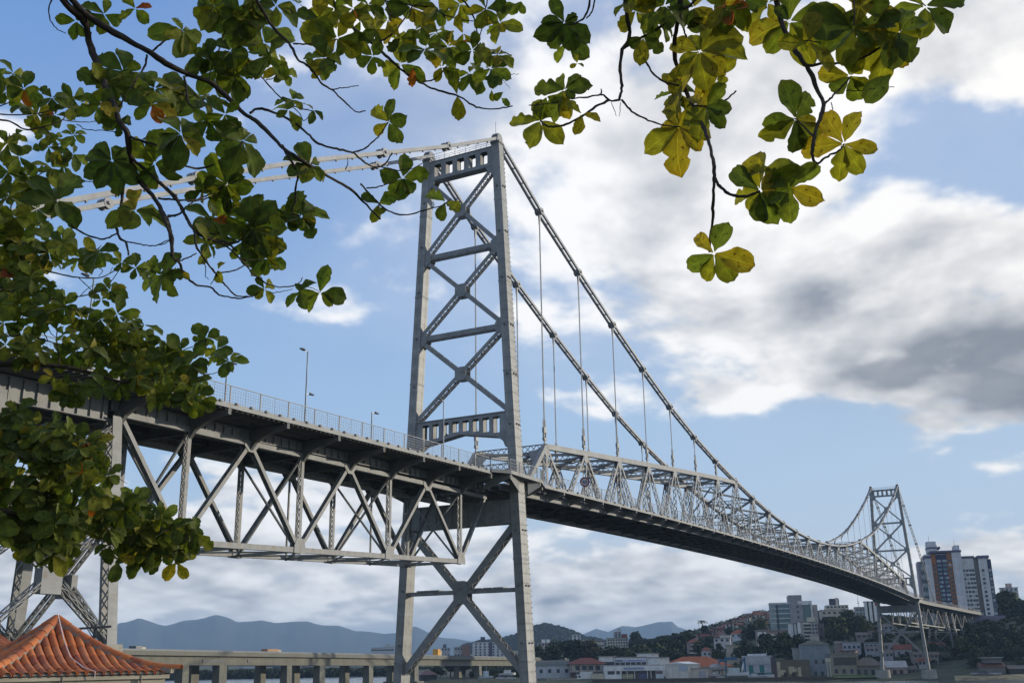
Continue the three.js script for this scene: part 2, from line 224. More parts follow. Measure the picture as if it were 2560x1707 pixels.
function makeTower(uc, f) {                        // f: -1 when the near side of the tower looks down -x
  const t = part('tower', bridge), X = (u) => uc + u;
  for (const s of [1, -1]) {
    const ring = (y, e = 0) => { const o = vo(y) + e, i = vo(y) - LW - e, h = ht(y) + e; return [V(X(-h), y, s * o), V(X(h), y, s * o), V(X(h), y, s * i), V(X(-h), y, s * i)]; };
    const ys = [3.9, 14, 26, 38, 50, 62, 74.5], leg = new MB(); for (let i = 0; i + 1 < ys.length; i++) leg.hexa([...ring(ys[i]), ...ring(ys[i + 1])]);
    leg.build('leg', M.plate, t);
    for (const y of [10, 21.2, 32, 43.6, 55.2, 66.4]) new MB().hexa([...ring(y, 0.035), ...ring(y + 0.22, 0.035)]).build('splice_band', M.steel, t); for (const y of [15.4, 27.2, 38, 49.8, 61]) new MB().hexa([...ring(y, 0.02), ...ring(y + 0.06, 0.02)]).build('splice_band', M.steel, t);
    const st = new MB(), c = vo(74.9) - LW / 2;
    st.hexa([...ring(74.5, 0.12), ...ring(74.75, 0.12)]);
    for (const e of [-1, 1]) { const z = s * (c + e * 0.42), pts = [[-0.78, 74.75], [0.78, 74.75], [0.62, 75.5], [0.35, 75.9], [-0.35, 75.9], [-0.62, 75.5]].map(([u, y]) => V(X(u), y, z - 0.05)); st.plate(pts, V(0, 0, 0.1)); }
    for (let i = 0; i < 4; i++) st.box(X(-0.6), X(0.6), 74.75, 75.84, s * (c - 0.28 + i * 0.187) - 0.03, s * (c - 0.28 + i * 0.187) + 0.03);
    st.build('saddle', M.steel, t);
    const ru = new MB(); for (let y = 6; y < 74; y += 0.62) { const z = s * vo(y); ru.box(X(-f * ht(y) - 0.09), X(-f * ht(y) + 0.03), y, y + 0.07, z - 0.25 - 0.15, z + 0.08); } tag(ru.build('rungs', M.dark, t), 0, 0, 0, 'stuff');
    for (let y = 12; y < 70; y += 6.25) { const h = ht(y) * f, z = s * vo(y), fl = (b) => b.build('flood_light', M.dark, t); fl(new MB().box(X(h) - 0.16, X(h) + 0.16, y, y + 0.18, z - s * 0.6 - 0.1, z - s * 0.6 + 0.1)); for (const e of [-0.3, 0.45]) fl(new MB().box(X(e * ht(y)) - 0.1, X(e * ht(y)) + 0.1, y, y + 0.18, z - 0.16, z + 0.16)); }
    const pier = new MB(), pb = vo(3.9) - LW / 2, pts = []; pier.tube([V(X(0), -8, s * pb), V(X(0), -0.2, s * pb), V(X(0), 0.4, s * pb), V(X(0), 3.7, s * pb), V(X(0), 3.9, s * pb), V(X(0), 3.9, s * pb)], 0, 0, 22, (k) => [3.0, 3.0, 2.95, 2.75, 2.62, 0.01][Math.round(k * 5)]); pier.build('concrete_pier', M.concrete, t);
  }
  const inner = (y) => vo(y) - LW;
  const diag = (y0, y1, y, name = 'diagonal') => { for (const s of [1, -1]) { const d = new MB(); d.lace(V(X(0), y0, s * (inner(y0) + 0.1)), V(X(0), y1, -s * (inner(y1) + 0.1)), 1.0, y, V(0, 1, 0).cross(V(1, 0, 0)).length() ? V(0, 1, 0) : UP, 0.62, 0.05, 0.11); d.build(name, M.steel, t); } };
  const gus = (pts, name) => { for (const e of [-1, 1]) new MB().plate(pts.map(([z, y]) => V(X(e * 0.56) - 0.03, y, z)), V(0.06, 0, 0)).build(name, M.steel, t); };
  for (const [a, b] of [[71.3, 60.7], [60.2, 49.8], [49.3, 38.9]]) { diag(a, b, 0.5); const m = (a + b) / 2 + 0.15, q = new MB(); gus([[-0.8, m - 0.55], [-0.5, m - 0.85], [0.5, m - 0.85], [0.8, m - 0.55], [0.8, m + 0.55], [0.5, m + 0.85], [-0.5, m + 0.85], [-0.8, m + 0.55]], 'gusset_plate'); }
  diag(25.3, 9.0, 0.75);
  gus([[-0.95, 17], [-0.6, 16.6], [0.6, 16.6], [0.95, 17], [0.95, 18.8], [0.6, 19.2], [-0.6, 19.2], [-0.95, 18.8]], 'gusset_plate');
  for (const y of [60.45, 49.55, 17.95]) { const b = new MB(), w = inner(y) + 0.05; b.lace(V(X(0), y, -w), V(X(0), y, w), 1.0, y < 20 ? 0.42 : 0.62, UP, 0.7, 0.05, 0.1); if (y < 20) { for (const [z, l] of [[-5.2, 1.6], [-3.6, 1.4], [2.2, 1.2], [3.6, 1.1], [5, 1.3]]) b.box(X(-0.62), X(0.62), y + 0.2, y + 0.34, z - l / 2, z + l / 2); } b.build('strut', M.steel, t); if (y > 20) for (const s of [1, -1]) gus([[s * (w - 0.95), y - 0.5], [s * (w - 0.95), y + 0.5], [s * (w - 0.15), y + 1.15], [s * (w + 0.15), y + 1.15], [s * (w + 0.15), y - 1.15], [s * (w - 0.15), y - 1.15]], 'gusset_plate'); }
  { // beam at the top, five windows
    const b = new MB(), w0 = inner(74.1) + 0.02, w1 = inner(71.4) + 0.02;
    for (const e of [-1, 1]) { const sh = new THREE.Shape([[-w1, 71.4], [w1, 71.4], [w0, 74.1], [-w0, 74.1]].map((q) => new THREE.Vector2(...q))); for (let i = -2; i <= 2; i++) roundWindow(sh, i * 1.76 - 0.53, i * 1.76 + 0.53, 71.85, 73.6, 0.16); pierced(b, sh, X(e * 0.5) + 0.03, 0.06); }
    b.box(X(-0.62), X(0.62), 74.1, 74.18, -w0, w0); b.box(X(-0.62), X(0.62), 71.3, 71.4, -w1, w1); for (let i = -2; i <= 2; i++) for (const e of [-0.6, 0.6]) b.box(X(-0.46), X(0.46), 71.4, 74.1, i * 1.76 + e - 0.02, i * 1.76 + e + 0.02);
    b.build('portal_beam', M.steel, t);
    for (const s of [1, -1]) gus([[s * (w1 + 0.1), 71.35], [s * (w1 - 1.1), 71.35], [s * (w1 - 0.8), 70.8], [s * (w1 + 0.1), 69.9]], 'gusset_plate');
    const h = new MB(); for (const e of [-0.6, 0.6]) { for (const y of [75.15, 74.7]) h.bar(V(X(e), y, -w0), V(X(e), y, w0), 0.035, 0.035); for (let z = -4; z <= 4; z += 1.6) h.bar(V(X(e), 74.18, z), V(X(e), 75.15, z), 0.04, 0.04, V(1, 0, 0)); } h.bar(V(X(-0.4), 75.9, vo(75) - 0.5), V(X(-0.4), 77.6, vo(75) - 0.5), 0.04, 0.04, V(1, 0, 0)); h.build('top_railing', M.rail, t);
  }
  { // haunched portal beam over the roadway
    const b = new MB(), w = inner(38.7) + 0.02, lo = (z) => 36.62 - 0.155 * abs(z), o = [[-w, 38.67], [-w - 0.22, 34.5], [-w + 0.15, 34.5], [-w + 0.45, 35.2], [-w + 1.2, lo(w - 1.2) - 0.05], [0, 36.62], [w - 1.2, lo(w - 1.2) - 0.05], [w - 0.45, 35.2], [w - 0.15, 34.5], [w + 0.22, 34.5], [w, 38.67]];
    for (const e of [-1, 1]) { const sh = new THREE.Shape(o.map((q) => new THREE.Vector2(...q))); for (let i = 0; i < 8; i++) { const z = (i - 3.5) * 1.42; roundWindow(sh, z - 0.47, z + 0.47, lo(abs(z) + 0.47) + 0.48, 38.25, 0.14); } pierced(b, sh, X(e * 0.55) + 0.03, 0.06); }
    b.box(X(-0.68), X(0.68), 38.67, 38.76, -w, w); for (let i = 0; i < o.length - 3; i++) if (i > 1) b.bar(V(X(0), o[i][1] - 0.03, o[i][0]), V(X(0), o[i + 1][1] - 0.03, o[i + 1][0]), 1.3, 0.06);
    for (let i = 0; i < 9; i++) { const z = (i - 4) * 1.42; for (const d of i % 8 ? [-0.19, 0.19] : [0]) b.box(X(-0.52), X(0.52), lo(abs(z) + 0.2) + 0.05, 38.66, z + d - 0.02, z + d + 0.02); }
    b.build('portal_beam', M.steel, t);
  }
  { const b = new MB(), w = inner(26.7) + 0.05; for (const e of [-1, 1]) b.box(X(e * 0.6) - 0.04, X(e * 0.6) + 0.04, 25.5, 28.05, -w, w); b.box(X(-0.75), X(0.75), 25.42, 25.5, -w, w); b.box(X(-0.75), X(0.75), 28.05, 28.15, -w, w); for (let z = -5.6; z <= 5.7; z += 1.12) for (const e of [-1, 1]) b.box(X(e * 0.7) - 0.06, X(e * 0.7) + 0.06, 25.5, 28.05, z - 0.03, z + 0.03); b.build('cross_girder', M.steel, t); }
  return t;
}
makeTower(-0.62, -1); makeTower(SPAN + 0.62, -1);

// chains of four eyebars, jointed by pins, with clamps along each length
for (const s of [1, -1]) {
  const c = part('eyebar_chain', bridge), back = [V(-0.6, 75.4, 0), V(-13.1, 68.6, 0), V(-26.2, 61.9, 0), V(-39.3, 55.2, 0), V(-52.2, 48.1, 0), V(-65, 40.8, 0), V(-78, 33, 0), V(-91, 24.6, 0), V(-104, 16, 0)];
  const runs = [[...Array(28).keys()].map(chainAt), back, back.map((p) => V(SPAN - p.x, p.y, 0))];
  runs.forEach((pts, ri) => {
    for (let i = 0; i + 1 < pts.length; i++) {
      const a = pts[i], b = pts[i + 1], L = a.distanceTo(b), d = b.clone().sub(a).divideScalar(L), nn = V(-d.y, d.x, 0), bars = new MB();
      for (const o of [-0.42, -0.2, 0.2, 0.42]) bars.bar(a.clone().setZ(s * HV + o), b.clone().setZ(s * HV + o), 0.07, 0.38, nn);
      bars.build('eyebar', M.chain, c);
      for (let j = 1; j <= 4; j++) { const q = a.clone().addScaledVector(d, L * j / 5); const cl = new MB(); cl.bar(q.clone().addScaledVector(d, -0.03).setZ(s * HV), q.clone().addScaledVector(d, 0.03).setZ(s * HV), 0.92, 0.06, nn); cl.bar(q.clone().addScaledVector(nn, 0.05).setZ(s * HV), q.clone().addScaledVector(nn, 0.36).setZ(s * HV), 0.16, 0.13, d); cl.build('clamp', M.chain, c); }
      if (i && i < pts.length) { const h = new MB(); for (const o of [-0.42, -0.2, 0.2, 0.42]) h.disc(a.clone().setZ(s * HV + o), V(0, 0, 1), 0.5, 0.13, 16); h.disc(a.clone().setZ(s * HV), V(0, 0, 1), 0.17, 1.3, 10); h.build('pin_joint', M.chain, c); }
    }
  });
  for (let k = 1; k <= 26; k++) if (kk(k) < 8) {
    const h = new MB(), u = U(k), y0 = topAt(k), y1 = chainH[kk(k)] - 0.5, z = s * HV, r = 0.034;
    for (const e of [-0.1, 0.1]) h.bar(V(u + e, y0 + 1.0, z), V(u + e, y1 - 0.9, z), r * 2, r * 2, V(1, 0, 0));
    h.bar(V(u, y1 - 1.5, z), V(u, y1 + 0.3, z), 0.12, 0.3, V(1, 0, 0), 0.3, 0.34);
    for (const e of [-0.3, 0.3]) { h.bar(V(u + e, y0 + 0.9, z), V(u + e, y0 + 3.2, z), 0.09, 0.09, V(1, 0, 0)); h.box(u + e - 0.05, u + e + 0.05, y0 + 0.55, y0 + 1.5, z - 0.1, z + 0.1); }
    h.box(u - 0.36, u + 0.36, y0 + 1.45, y0 + 2.15, z - 0.16, z + 0.16); h.box(u - 0.36, u + 0.36, y0 + 0.45, y0 + 0.8, z - 0.16, z + 0.16); h.bar(V(u, y0 - 0.05, z), V(u, y0 + 0.5, z), 0.16, 0.34, V(1, 0, 0));
    h.build('hanger', M.chain, c);
  }
}

// stiffening trusses
for (const s of [1, -1]) {
  const t = part('stiffening_truss', bridge), z = s * HV, Z = V(0, 0, 1), bY = (u) => chordB(u) + 0.35;
  for (const [k0, k1] of [[1, 8], [19, 26]]) { const tc = new MB(); for (let k = k0; k < k1; k++) tc.bar(V(U(k), topAt(k) - 0.36, z), V(U(k + 1), topAt(k + 1) - 0.36, z), 0.62, 0.72); tc.build('top_chord', M.steel, t); }
  const bc = new MB(); for (let j = 1; j < 54; j++) bc.bar(V(U(j / 2), bY(U(j / 2)), z), V(U(j / 2 + 0.5), bY(U(j / 2 + 0.5)), z), 0.5, 0.68); bc.build('bottom_chord', M.steel, t);
  for (const [k, e] of [[1, 0.5], [26, 26.5]]) { const m = new MB(); m.bar(V(U(k), topAt(k) - 0.3, z), V(U(e) - (e < 5 ? 0.6 : -0.6), bY(U(e)), z), 0.62, 0.62); m.build('end_post', M.steel, t); }
  for (let k = 1; k <= 26; k++) {
    const u = U(k), y = topAt(k) - (kk(k) < 8 ? 0.6 : 0.2), far = u > 190;
    for (const e of [-0.5, 0.5]) { if ((k === 1 && e < 0) || (k === 26 && e > 0)) continue; const m = new MB(); m.lace(V(u + e * 0.5, y, z), V(U(k + e), bY(U(k + e)) + 0.3, z), 0.52, 0.42, V(1, 0, 0), far ? 1.1 : 0.6, 0.05, 0.09); m.build('diagonal', M.steel, t); }
    const m = new MB(); m.lace(V(u, y, z), V(u, bY(u) + 0.3, z), 0.5, k === 1 || k === 26 ? 0.55 : 0.28, V(1, 0, 0), far ? 1.1 : 0.6, 0.045, 0.08); m.build('vertical', M.steel, t);
    const yb = y - 0.9; for (const e of [-0.29, 0.29]) new MB().plate([[-0.7, y + 0.2], [0.7, y + 0.2], [0.55, yb], [0.2, yb - 0.25], [-0.2, yb - 0.25], [-0.55, yb]].map(([a, b]) => V(u + a, b, z + e - 0.015)), V(0, 0, 0.03)).build('gusset_plate', M.steel, t); if (kk(k) >= 8) new MB().box(u - 0.4, u + 0.4, y + 0.1, y + 0.75, z - 0.42, z + 0.42).build('pin_housing', M.steel, t);
  }
}
// bracing between the trusses
function lattice(mb, a, b, H, pitch, w = 0.09) { const d = b.clone().sub(a), L = d.length(), n = max(3, Math.round(L / pitch)); for (const e of [-0.5, 0.5]) mb.bar(a.clone().setY(a.y + e * H), b.clone().setY(b.y + e * H), 0.3, w); for (let i = 0; i < n; i++) { const p = a.clone().addScaledVector(d, i / n), q = a.clone().addScaledVector(d, (i + 1) / n), k = i % 2 ? 0.5 : -0.5; for (const f of [1, -1]) mb.bar(p.clone().setY(p.y + k * f * H), q.clone().setY(q.y - k * f * H), 0.05, 0.08); } return mb; }
{
  const t = part('top_bracing', bridge);
  for (let k = 1; k <= 26; k++) {
    const u = U(k), y = topAt(k) - 0.5, far = u > 200, w = HV - 0.3;
    lattice(new MB(), V(u, y, -w), V(u, y, w), kk(k) < 8 ? 0.9 : 0.7, far ? 1.6 : 0.9).build('cross_strut', M.steel, t);
    const lowY = tipY(u) + 5.6;
    if (kk(k) >= 8 && y - lowY > 1.2) { lattice(new MB(), V(u, lowY, -w), V(u, lowY, w), 0.7, far ? 1.6 : 0.9).build('cross_strut', M.steel, t); for (const e of [1, -1]) { const m = new MB(); m.lace(V(u, lowY + 0.3, e * w), V(u, y - 0.4, 0), 0.3, 0.2, UP, 0.9, 0.04, 0.06); m.build('sway_brace', M.steel, t); } }
    if (k < 26) {
      const a = U(k), b = U(k + 1), ya = topAt(k) - 0.5, yb = topAt(k + 1) - 0.5;
      for (const e of [1, -1]) { const m = new MB(); m.lace(V(a, ya, e * w), V(b, yb, -e * w), 0.42, 0.3, UP, far ? 1.5 : 0.8, 0.05, 0.08); m.build('lateral_brace', M.steel, t); }
      const g = new MB(); g.box((a + b) / 2 - 0.5, (a + b) / 2 + 0.5, (ya + yb) / 2 - 0.34, (ya + yb) / 2 + 0.34, -0.5, 0.5); g.build('centre_gusset', M.steel, t);
    }
  }
  for (const [k, e] of [[1, 0.5], [26, 26.5]]) { const m = new MB(), y1 = topAt(k) - 1.1, y0 = topAt(k) - 2.6, f = 0.24 * (e < 5 ? -1 : 1); lattice(m, V(U(k) + f * 4, y0, -4.6), V(U(k) + f * 4, y0, 4.6), 0.8, 0.9); for (const s of [1, -1]) m.plate([[0, y1 + 0.3], [0, y0 - 1.6], [s * -1.9, y1 + 0.3]].map(([dz, y]) => V(U(k) + f * (topAt(k) - y) * 2.2, y, s * 4.85 + dz)), V(0.05, 0, 0)); m.build('portal_bracing', M.steel, t); }
}
// deck, floor beams, brackets, railing
{
  const t = part('deck', bridge), us = []; for (let j = 0; j <= 54; j++) us.push(j === 0 ? 1.2 : j === 54 ? SPAN - 1.2 : U(j / 2));
  const seg = (name, m, f) => { const b = new MB(); for (let i = 0; i < 54; i++) f(b, us[i], us[i + 1]); return b.build(name, m, t); };
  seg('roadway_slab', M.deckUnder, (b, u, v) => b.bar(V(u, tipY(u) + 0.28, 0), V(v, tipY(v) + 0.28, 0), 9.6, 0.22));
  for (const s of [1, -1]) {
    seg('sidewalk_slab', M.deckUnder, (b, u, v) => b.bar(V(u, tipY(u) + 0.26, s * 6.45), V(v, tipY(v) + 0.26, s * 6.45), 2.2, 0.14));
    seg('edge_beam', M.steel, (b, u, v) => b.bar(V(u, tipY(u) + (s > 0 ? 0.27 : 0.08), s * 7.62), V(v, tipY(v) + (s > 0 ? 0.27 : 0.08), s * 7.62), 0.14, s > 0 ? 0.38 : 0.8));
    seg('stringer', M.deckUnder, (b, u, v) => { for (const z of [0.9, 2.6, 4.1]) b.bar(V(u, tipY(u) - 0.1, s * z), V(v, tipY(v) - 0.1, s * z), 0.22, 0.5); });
    for (let j = 1; j < 54; j++) {
      const u = us[j], cb = chordB(u), ty = tipY(u), b = new MB();
      const cb2 = s > 0 ? cb : cb + 0.75; b.plate([[5.42, cb2 + 0.02], [5.42, ty + 0.1], [7.6, ty + 0.1], [7.6, ty - 0.22]].map(([z, y]) => V(u - 0.04, y, s * z)), V(0.08, 0, 0)); b.bar(V(u, cb2, s * 5.42), V(u, ty - 0.25, s * 7.6), 0.26, 0.05); b.box(u - 0.1, u + 0.1, ty - 0.28, ty + 0.08, s * 7.68 - 0.04, s * 7.68 + 0.04);
      b.build('bracket', M.steel, t);
    }
  }
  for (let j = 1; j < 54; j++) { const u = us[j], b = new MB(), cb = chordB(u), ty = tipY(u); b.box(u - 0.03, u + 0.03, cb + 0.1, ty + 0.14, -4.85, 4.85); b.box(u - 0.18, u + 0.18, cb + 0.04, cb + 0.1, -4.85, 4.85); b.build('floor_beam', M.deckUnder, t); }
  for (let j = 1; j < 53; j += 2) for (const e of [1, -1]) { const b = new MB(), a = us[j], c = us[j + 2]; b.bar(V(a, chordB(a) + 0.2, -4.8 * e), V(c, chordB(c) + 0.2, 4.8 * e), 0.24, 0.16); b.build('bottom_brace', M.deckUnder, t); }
}
// railing along one edge: posts, rails and the mesh infill between them
function railing(parent, z, us, yb, H, near, step) {
  const t = part('railing', parent), tr = new MB(), inf = new MB(), rails = [0.18, 0.42, 0.66, 0.92, 1.16];
  for (let i = 0; i < us.length; i++) {
    const u = us[i], y = yb(u), p = new MB(); p.bar(V(u, y - 0.25, z), V(u, y + H, z), 0.07, 0.11, V(1, 0, 0)); p.build('railing_post', M.rail, t);
    if (i + 1 < us.length) {
      const v = us[i + 1], w = yb(v); tr.bar(V(u, y + H, z), V(v, w + H, z), 0.07, 0.06);
      for (const r of rails) inf.bar(V(u, y + r * H / 1.4, z), V(v, w + r * H / 1.4, z), 0.024, 0.024);
      const n = Math.round((v - u) / step); for (let j = 1; j < n; j++) { const q = lerp(u, v, j / n), yy = lerp(y, w, j / n); inf.bar(V(q, yy, z), V(q, yy + 1.16 * H / 1.4, z), 0.014, 0.014, V(1, 0, 0)); }
      inf.bar(V((u + v) / 2, y, z), V((u + v) / 2, yb((u + v) / 2) + H, z), 0.03, 0.03, V(1, 0, 0));
    }
  }
  tr.build('top_rail', M.rail, t); inf.build('rail_mesh', M.rail, t); return t;
}
{
  const us = []; for (let u = U(0.5) + 3.1; u < U(26.5); u += PAN / 4) us.push(u);
  for (const s of [1, -1]) { const t = railing(bridge, s * 7.58, us, (u) => tipY(u) + 0.46, 1.42, true, 0.5); us.forEach((u, i) => { if (i % 1 === 0 && i < 60) { const l = new MB(), q = u + 1.2; l.box(q - 0.16, q + 0.16, tipY(q) + 0.36, tipY(q) + 0.56, s * 7.72 - 0.12, s * 7.72 + 0.1); l.build('edge_light', M.lamp, t); } }); }
}
// balcony of the walkway round each tower leg
for (const [c, e] of [[0, 1], [SPAN, -1]]) for (const s of [1, -1]) {
  const t = part('walkway_balcony', bridge), y = 30.45, Q = (u, z, yy) => V(c + e * u, yy, s * z), o = [[-7.4, 5.4], [-7.4, 7.6], [-5.2, 8.9], [2.6, 8.9], [6.2, 7.6], [6.2, 5.4]], b = new MB();
  b.plate(o.map(([u, z]) => Q(u, z, y)), V(0, 0.16, 0)); b.build('walkway_slab', M.deckUnder, t);
  const f = new MB(); for (let i = 1; i < 4; i++) f.bar(Q(o[i][0], o[i][1] + 0.05, y + 0.14), Q(o[i + 1][0], o[i + 1][1] + 0.05, y + 0.14), 0.14, 0.4); f.build('edge_beam', M.steel, t);
  for (const u of [-5, 2.4]) { const k = new MB(); k.plate([[5.6, 29.0], [5.6, 30.44], [8.9, 30.44], [8.9, 30.1]].map(([z, yy]) => Q(u - 0.1, z, yy)), V(0.2, 0, 0)); k.bar(Q(u, 5.6, 28.98), Q(u, 8.9, 30.08), 0.4, 0.06); k.build('bracket', M.steel, t); }
  { const k = new MB(); k.hexa([Q(-5.2, 8.85, 29.95), Q(-5.2, 8.85, 30.44), Q(-4.9, 8.75, 30.44), Q(-4.9, 8.75, 29.95), Q(-1.3, 8.0, 28.9), Q(-1.3, 8.0, 30.44), Q(-1.1, 7.9, 30.44), Q(-1.1, 7.9, 28.9)]); k.hexa([Q(2.2, 8.8, 29.9), Q(2.2, 8.8, 30.44), Q(2.5, 8.75, 30.44), Q(2.5, 8.75, 29.9), Q(0.9, 8.0, 28.9), Q(0.9, 8.0, 30.44), Q(1.1, 7.9, 30.44), Q(1.1, 7.9, 28.9)]); k.build('bracket', M.steel, t); }
  const r = new MB(), P = o.slice(1, 5).map(([u, z]) => [u, z + 0.02]); for (let i = 0; i < 3; i++) { const [u0, z0] = P[i], [u1, z1] = P[i + 1]; for (const h of [0.3, 0.65, 1.0, 1.42]) r.bar(Q(u0, z0, y + 0.2 + h), Q(u1, z1, y + 0.2 + h), h > 1.3 ? 0.06 : 0.03, h > 1.3 ? 0.06 : 0.03); const n = Math.round(hypot(u1 - u0, z1 - z0) / 0.25); for (let j = 0; j <= n; j++) r.bar(Q(lerp(u0, u1, j / n), lerp(z0, z1, j / n), y), Q(lerp(u0, u1, j / n), lerp(z0, z1, j / n), y + 1.6), j % 9 ? 0.02 : 0.08, j % 9 ? 0.02 : 0.08, V(1, 0, 0)); } r.build('railing', M.rail, t);
}
// ---------------------------------------------------------------- the approach viaduct on this side
const tipA = (u) => (u < -49.5 ? 29.1 + 0.027 * (u + 49.5) : 29.1 + 0.0208 * (u + 49.5));
const viaduct = thing('approach_viaduct', V(-56.5, 0, 0), 'steel deck truss viaduct on a laced trestle leading up to the near tower', 'viaduct');
{
  const W = 3.5, cy = (u) => 19.41 + 0.0351 * (u + 47.5), ty = (u) => 28.05 + 0.012 * (u + 49), bn = [-49.2, -35.25, -21.3, -7.3], tn = [-56.2, -42.2, -28.3, -14.4, -1.6];
  for (const s of [1, -1]) {
    const t = part('deck_truss', viaduct), z = s * W, X = V(1, 0, 0);
    const ch = new MB(); ch.bar(V(-56.4, cy(-56.4), z), V(-6.4, cy(-6.4), z), 0.42, 0.46); ch.build('bottom_chord', M.steel, t);
    const tc = new MB(); tc.bar(V(-56.4, ty(-56.4), z), V(-1.4, ty(-1.4), z), 0.5, 0.42); tc.build('top_chord', M.steel, t);
    bn.forEach((u, i) => {
      for (const e of [0, 1]) { const m = new MB(), v = tn[i + e]; m.lace(V(u, cy(u), z), V(v, ty(v), z), 0.42, 0.34, X, 0.55, 0.05, 0.075, [-1]); m.bar(V(u, cy(u) + 0.05, z), V(v, ty(v) + 0.05, z), 0.40, 0.02, X.clone()); m.build('diagonal', M.steel, t); }
      const p = new MB(); p.lace(V(u, cy(u), z), V(u, ty(u) + 0.3, z), 0.4, 0.36, X, 0.5, 0.05, 0.07); p.build('post', M.steel, t);
      for (const e of [-0.26, 0.26]) new MB().plate([[-0.75, -0.3], [0.75, -0.3], [0.75, 0.35], [0.45, 1.0], [-0.45, 1.0], [-0.75, 0.35]].map(([a, b]) => V(u + a, cy(u) + b, z + e - 0.015)), V(0, 0, 0.03)).build('gusset_plate', M.steel, t);
      const d = new MB(); d.bar(V(u, cy(u), W * 0.95), V(u, ty(u) - 0.3, -W * 0.95), 0.2, 0.16); if (s > 0) d.build('sway_brace', M.steel, t);
      const d2 = new MB(); d2.bar(V(u + 0.05, cy(u), -W * 0.95), V(u + 0.05, ty(u) - 0.3, W * 0.95), 0.2, 0.16); if (s < 0) d2.build('sway_brace', M.steel, t);
    });
    tn.forEach((u) => { if (u < -50 || u > -5) return; for (const e of [-0.28, 0.28]) new MB().plate([[-0.9, 0.2], [0.9, 0.2], [0.8, -0.3], [0.3, -0.75], [-0.3, -0.75], [-0.8, -0.3]].map(([a, b]) => V(u + a, ty(u) + b, z + e - 0.015)), V(0, 0, 0.03)).build('gusset_plate', M.steel, t); const h = new MB(); h.bar(V(u, ty(u), z), V(u, s < 0 ? cy(u) - 0.3 : ty(u) - 0.5, z), 0.16, 0.16, X); if (s < 0) h.build('hanger', M.steel, t); });
  }
  const lb = part('bottom_bracing', viaduct), all = [...bn, ...tn].filter((u) => u < -6).sort((a, b) => a - b);
  for (let i = 0; i < all.length; i++) { const u = all[i], m = new MB(); m.bar(V(u, cy(u) - 0.1, -W), V(u, cy(u) - 0.1, W), 0.22, 0.2); m.build('cross_strut', M.steel, lb); if (i + 1 < all.length) for (const e of [1, -1]) { const q = new MB(); q.bar(V(u, cy(u) - 0.14, -W * e), V(all[i + 1], cy(all[i + 1]) - 0.14, W * e), 0.16, 0.12); q.build('lateral_brace', M.steel, lb); } }
  // longitudinal girders with stiffeners
  const gp = part('girders', viaduct);
  for (const [z, k] of [[W, 1], [-W, 1], [1.2, 0], [-1.2, 0]]) {
    for (const [a, b, lo, hi, st] of [[-112, -57.2, (u) => tipA(u) - 1.65, (u) => tipA(u) + 0.0, 1.1], [-56.9, -1.6, (u) => tipA(u) - 0.78, (u) => tipA(u) + 0.0, 1.03]]) {
      const m = new MB(), n = 12; m.hexa([V(a, lo(a), z - 0.03), V(a, lo(a), z + 0.03), V(a, hi(a), z + 0.03), V(a, hi(a), z - 0.03), V(b, lo(b), z - 0.03), V(b, lo(b), z + 0.03), V(b, hi(b), z + 0.03), V(b, hi(b), z - 0.03)]); for (const f of [lo, hi]) m.bar(V(a, f(a), z), V(b, f(b), z), 0.42, 0.06); m.build('girder', k ? M.steel : M.deckUnder, gp);
      if (k) { for (let u = b - 0.5; u > max(a, -84); u -= st) new MB().bar(V(u, lo(u) + 0.04, z), V(u, hi(u) - 0.04, z), 0.09, 0.34, V(0, 0, 1)).build('stiffener', M.steel, gp); }
    }
  }
  const dk = part('deck', viaduct), seg = (name, m, f) => { const b = new MB(); for (const [u, v] of [[-112, -80], [-80, -49.5], [-49.5, -25], [-25, -1.4]]) f(b, u, v); b.build(name, m, dk); };
  seg('roadway_slab', M.deckUnder, (b, u, v) => b.bar(V(u, tipA(u) + 0.28, 0), V(v, tipA(v) + 0.28, 0), 9.4, 0.24));
  for (const s of [1, -1]) {
    seg('sidewalk_slab', M.deckUnder, (b, u, v) => b.bar(V(u, tipA(u) + 0.3, s * 6.1), V(v, tipA(v) + 0.3, s * 6.1), 2.7, 0.14));
    seg('edge_beam', M.steel, (b, u, v) => b.bar(V(u, tipA(u) + 0.44, s * 7.5), V(v === -1.4 ? -7 : v, tipA(v === -1.4 ? -7 : v) + 0.44, s * 7.5), 0.16, 0.4));
    for (let u = -84; u < -8; u += 0.62) new MB().bar(V(u, tipA(u) + 0.2, s * 4.8), V(u, tipA(u) + 0.2, s * 7.35), 0.2, 0.12).build('pan_rib', M.deckUnder, dk);
    for (let i = -4; i < 8; i++) {
      const u = -7.3 - i * 6.975; if (u > -3 || u < -92) continue; const y = tipA(u), b = new MB();
      for (const e of [-0.13, 0.13]) b.plate([[3.6, y - 1.9], [3.6, y + 0.1], [7.5, y + 0.1], [7.5, y - 0.22], [5.4, y - 0.62], [4.3, y - 1.1]].map(([z, yy]) => V(u + e - 0.015, yy, s * z)), V(0.03, 0, 0));
      for (const [[z0, y0], [z1, y1]] of [[[3.6, -1.9], [4.3, -1.12]], [[4.3, -1.12], [5.4, -0.64]], [[5.4, -0.64], [7.5, -0.24]]]) b.bar(V(u, y + y0, s * z0), V(u, y + y1, s * z1), 0.3, 0.03);
      b.box(u - 0.16, u + 0.16, y - 0.28, y + 0.2, s * 7.6 - 0.03, s * 7.6 + 0.03); b.build('bracket', M.bracket, dk);
      if (s > 0) { const f = new MB(); f.box(u - 0.03, u + 0.03, y - 1.35, y + 0.12, -W, W); f.box(u - 0.2, u + 0.2, y - 1.4, y - 1.35, -W, W); f.build('floor_beam', M.deckUnder, dk); }
    }
  }
  const us = []; for (let u = -94.5; u < -6; u += 3.49) us.push(u + 0.1);
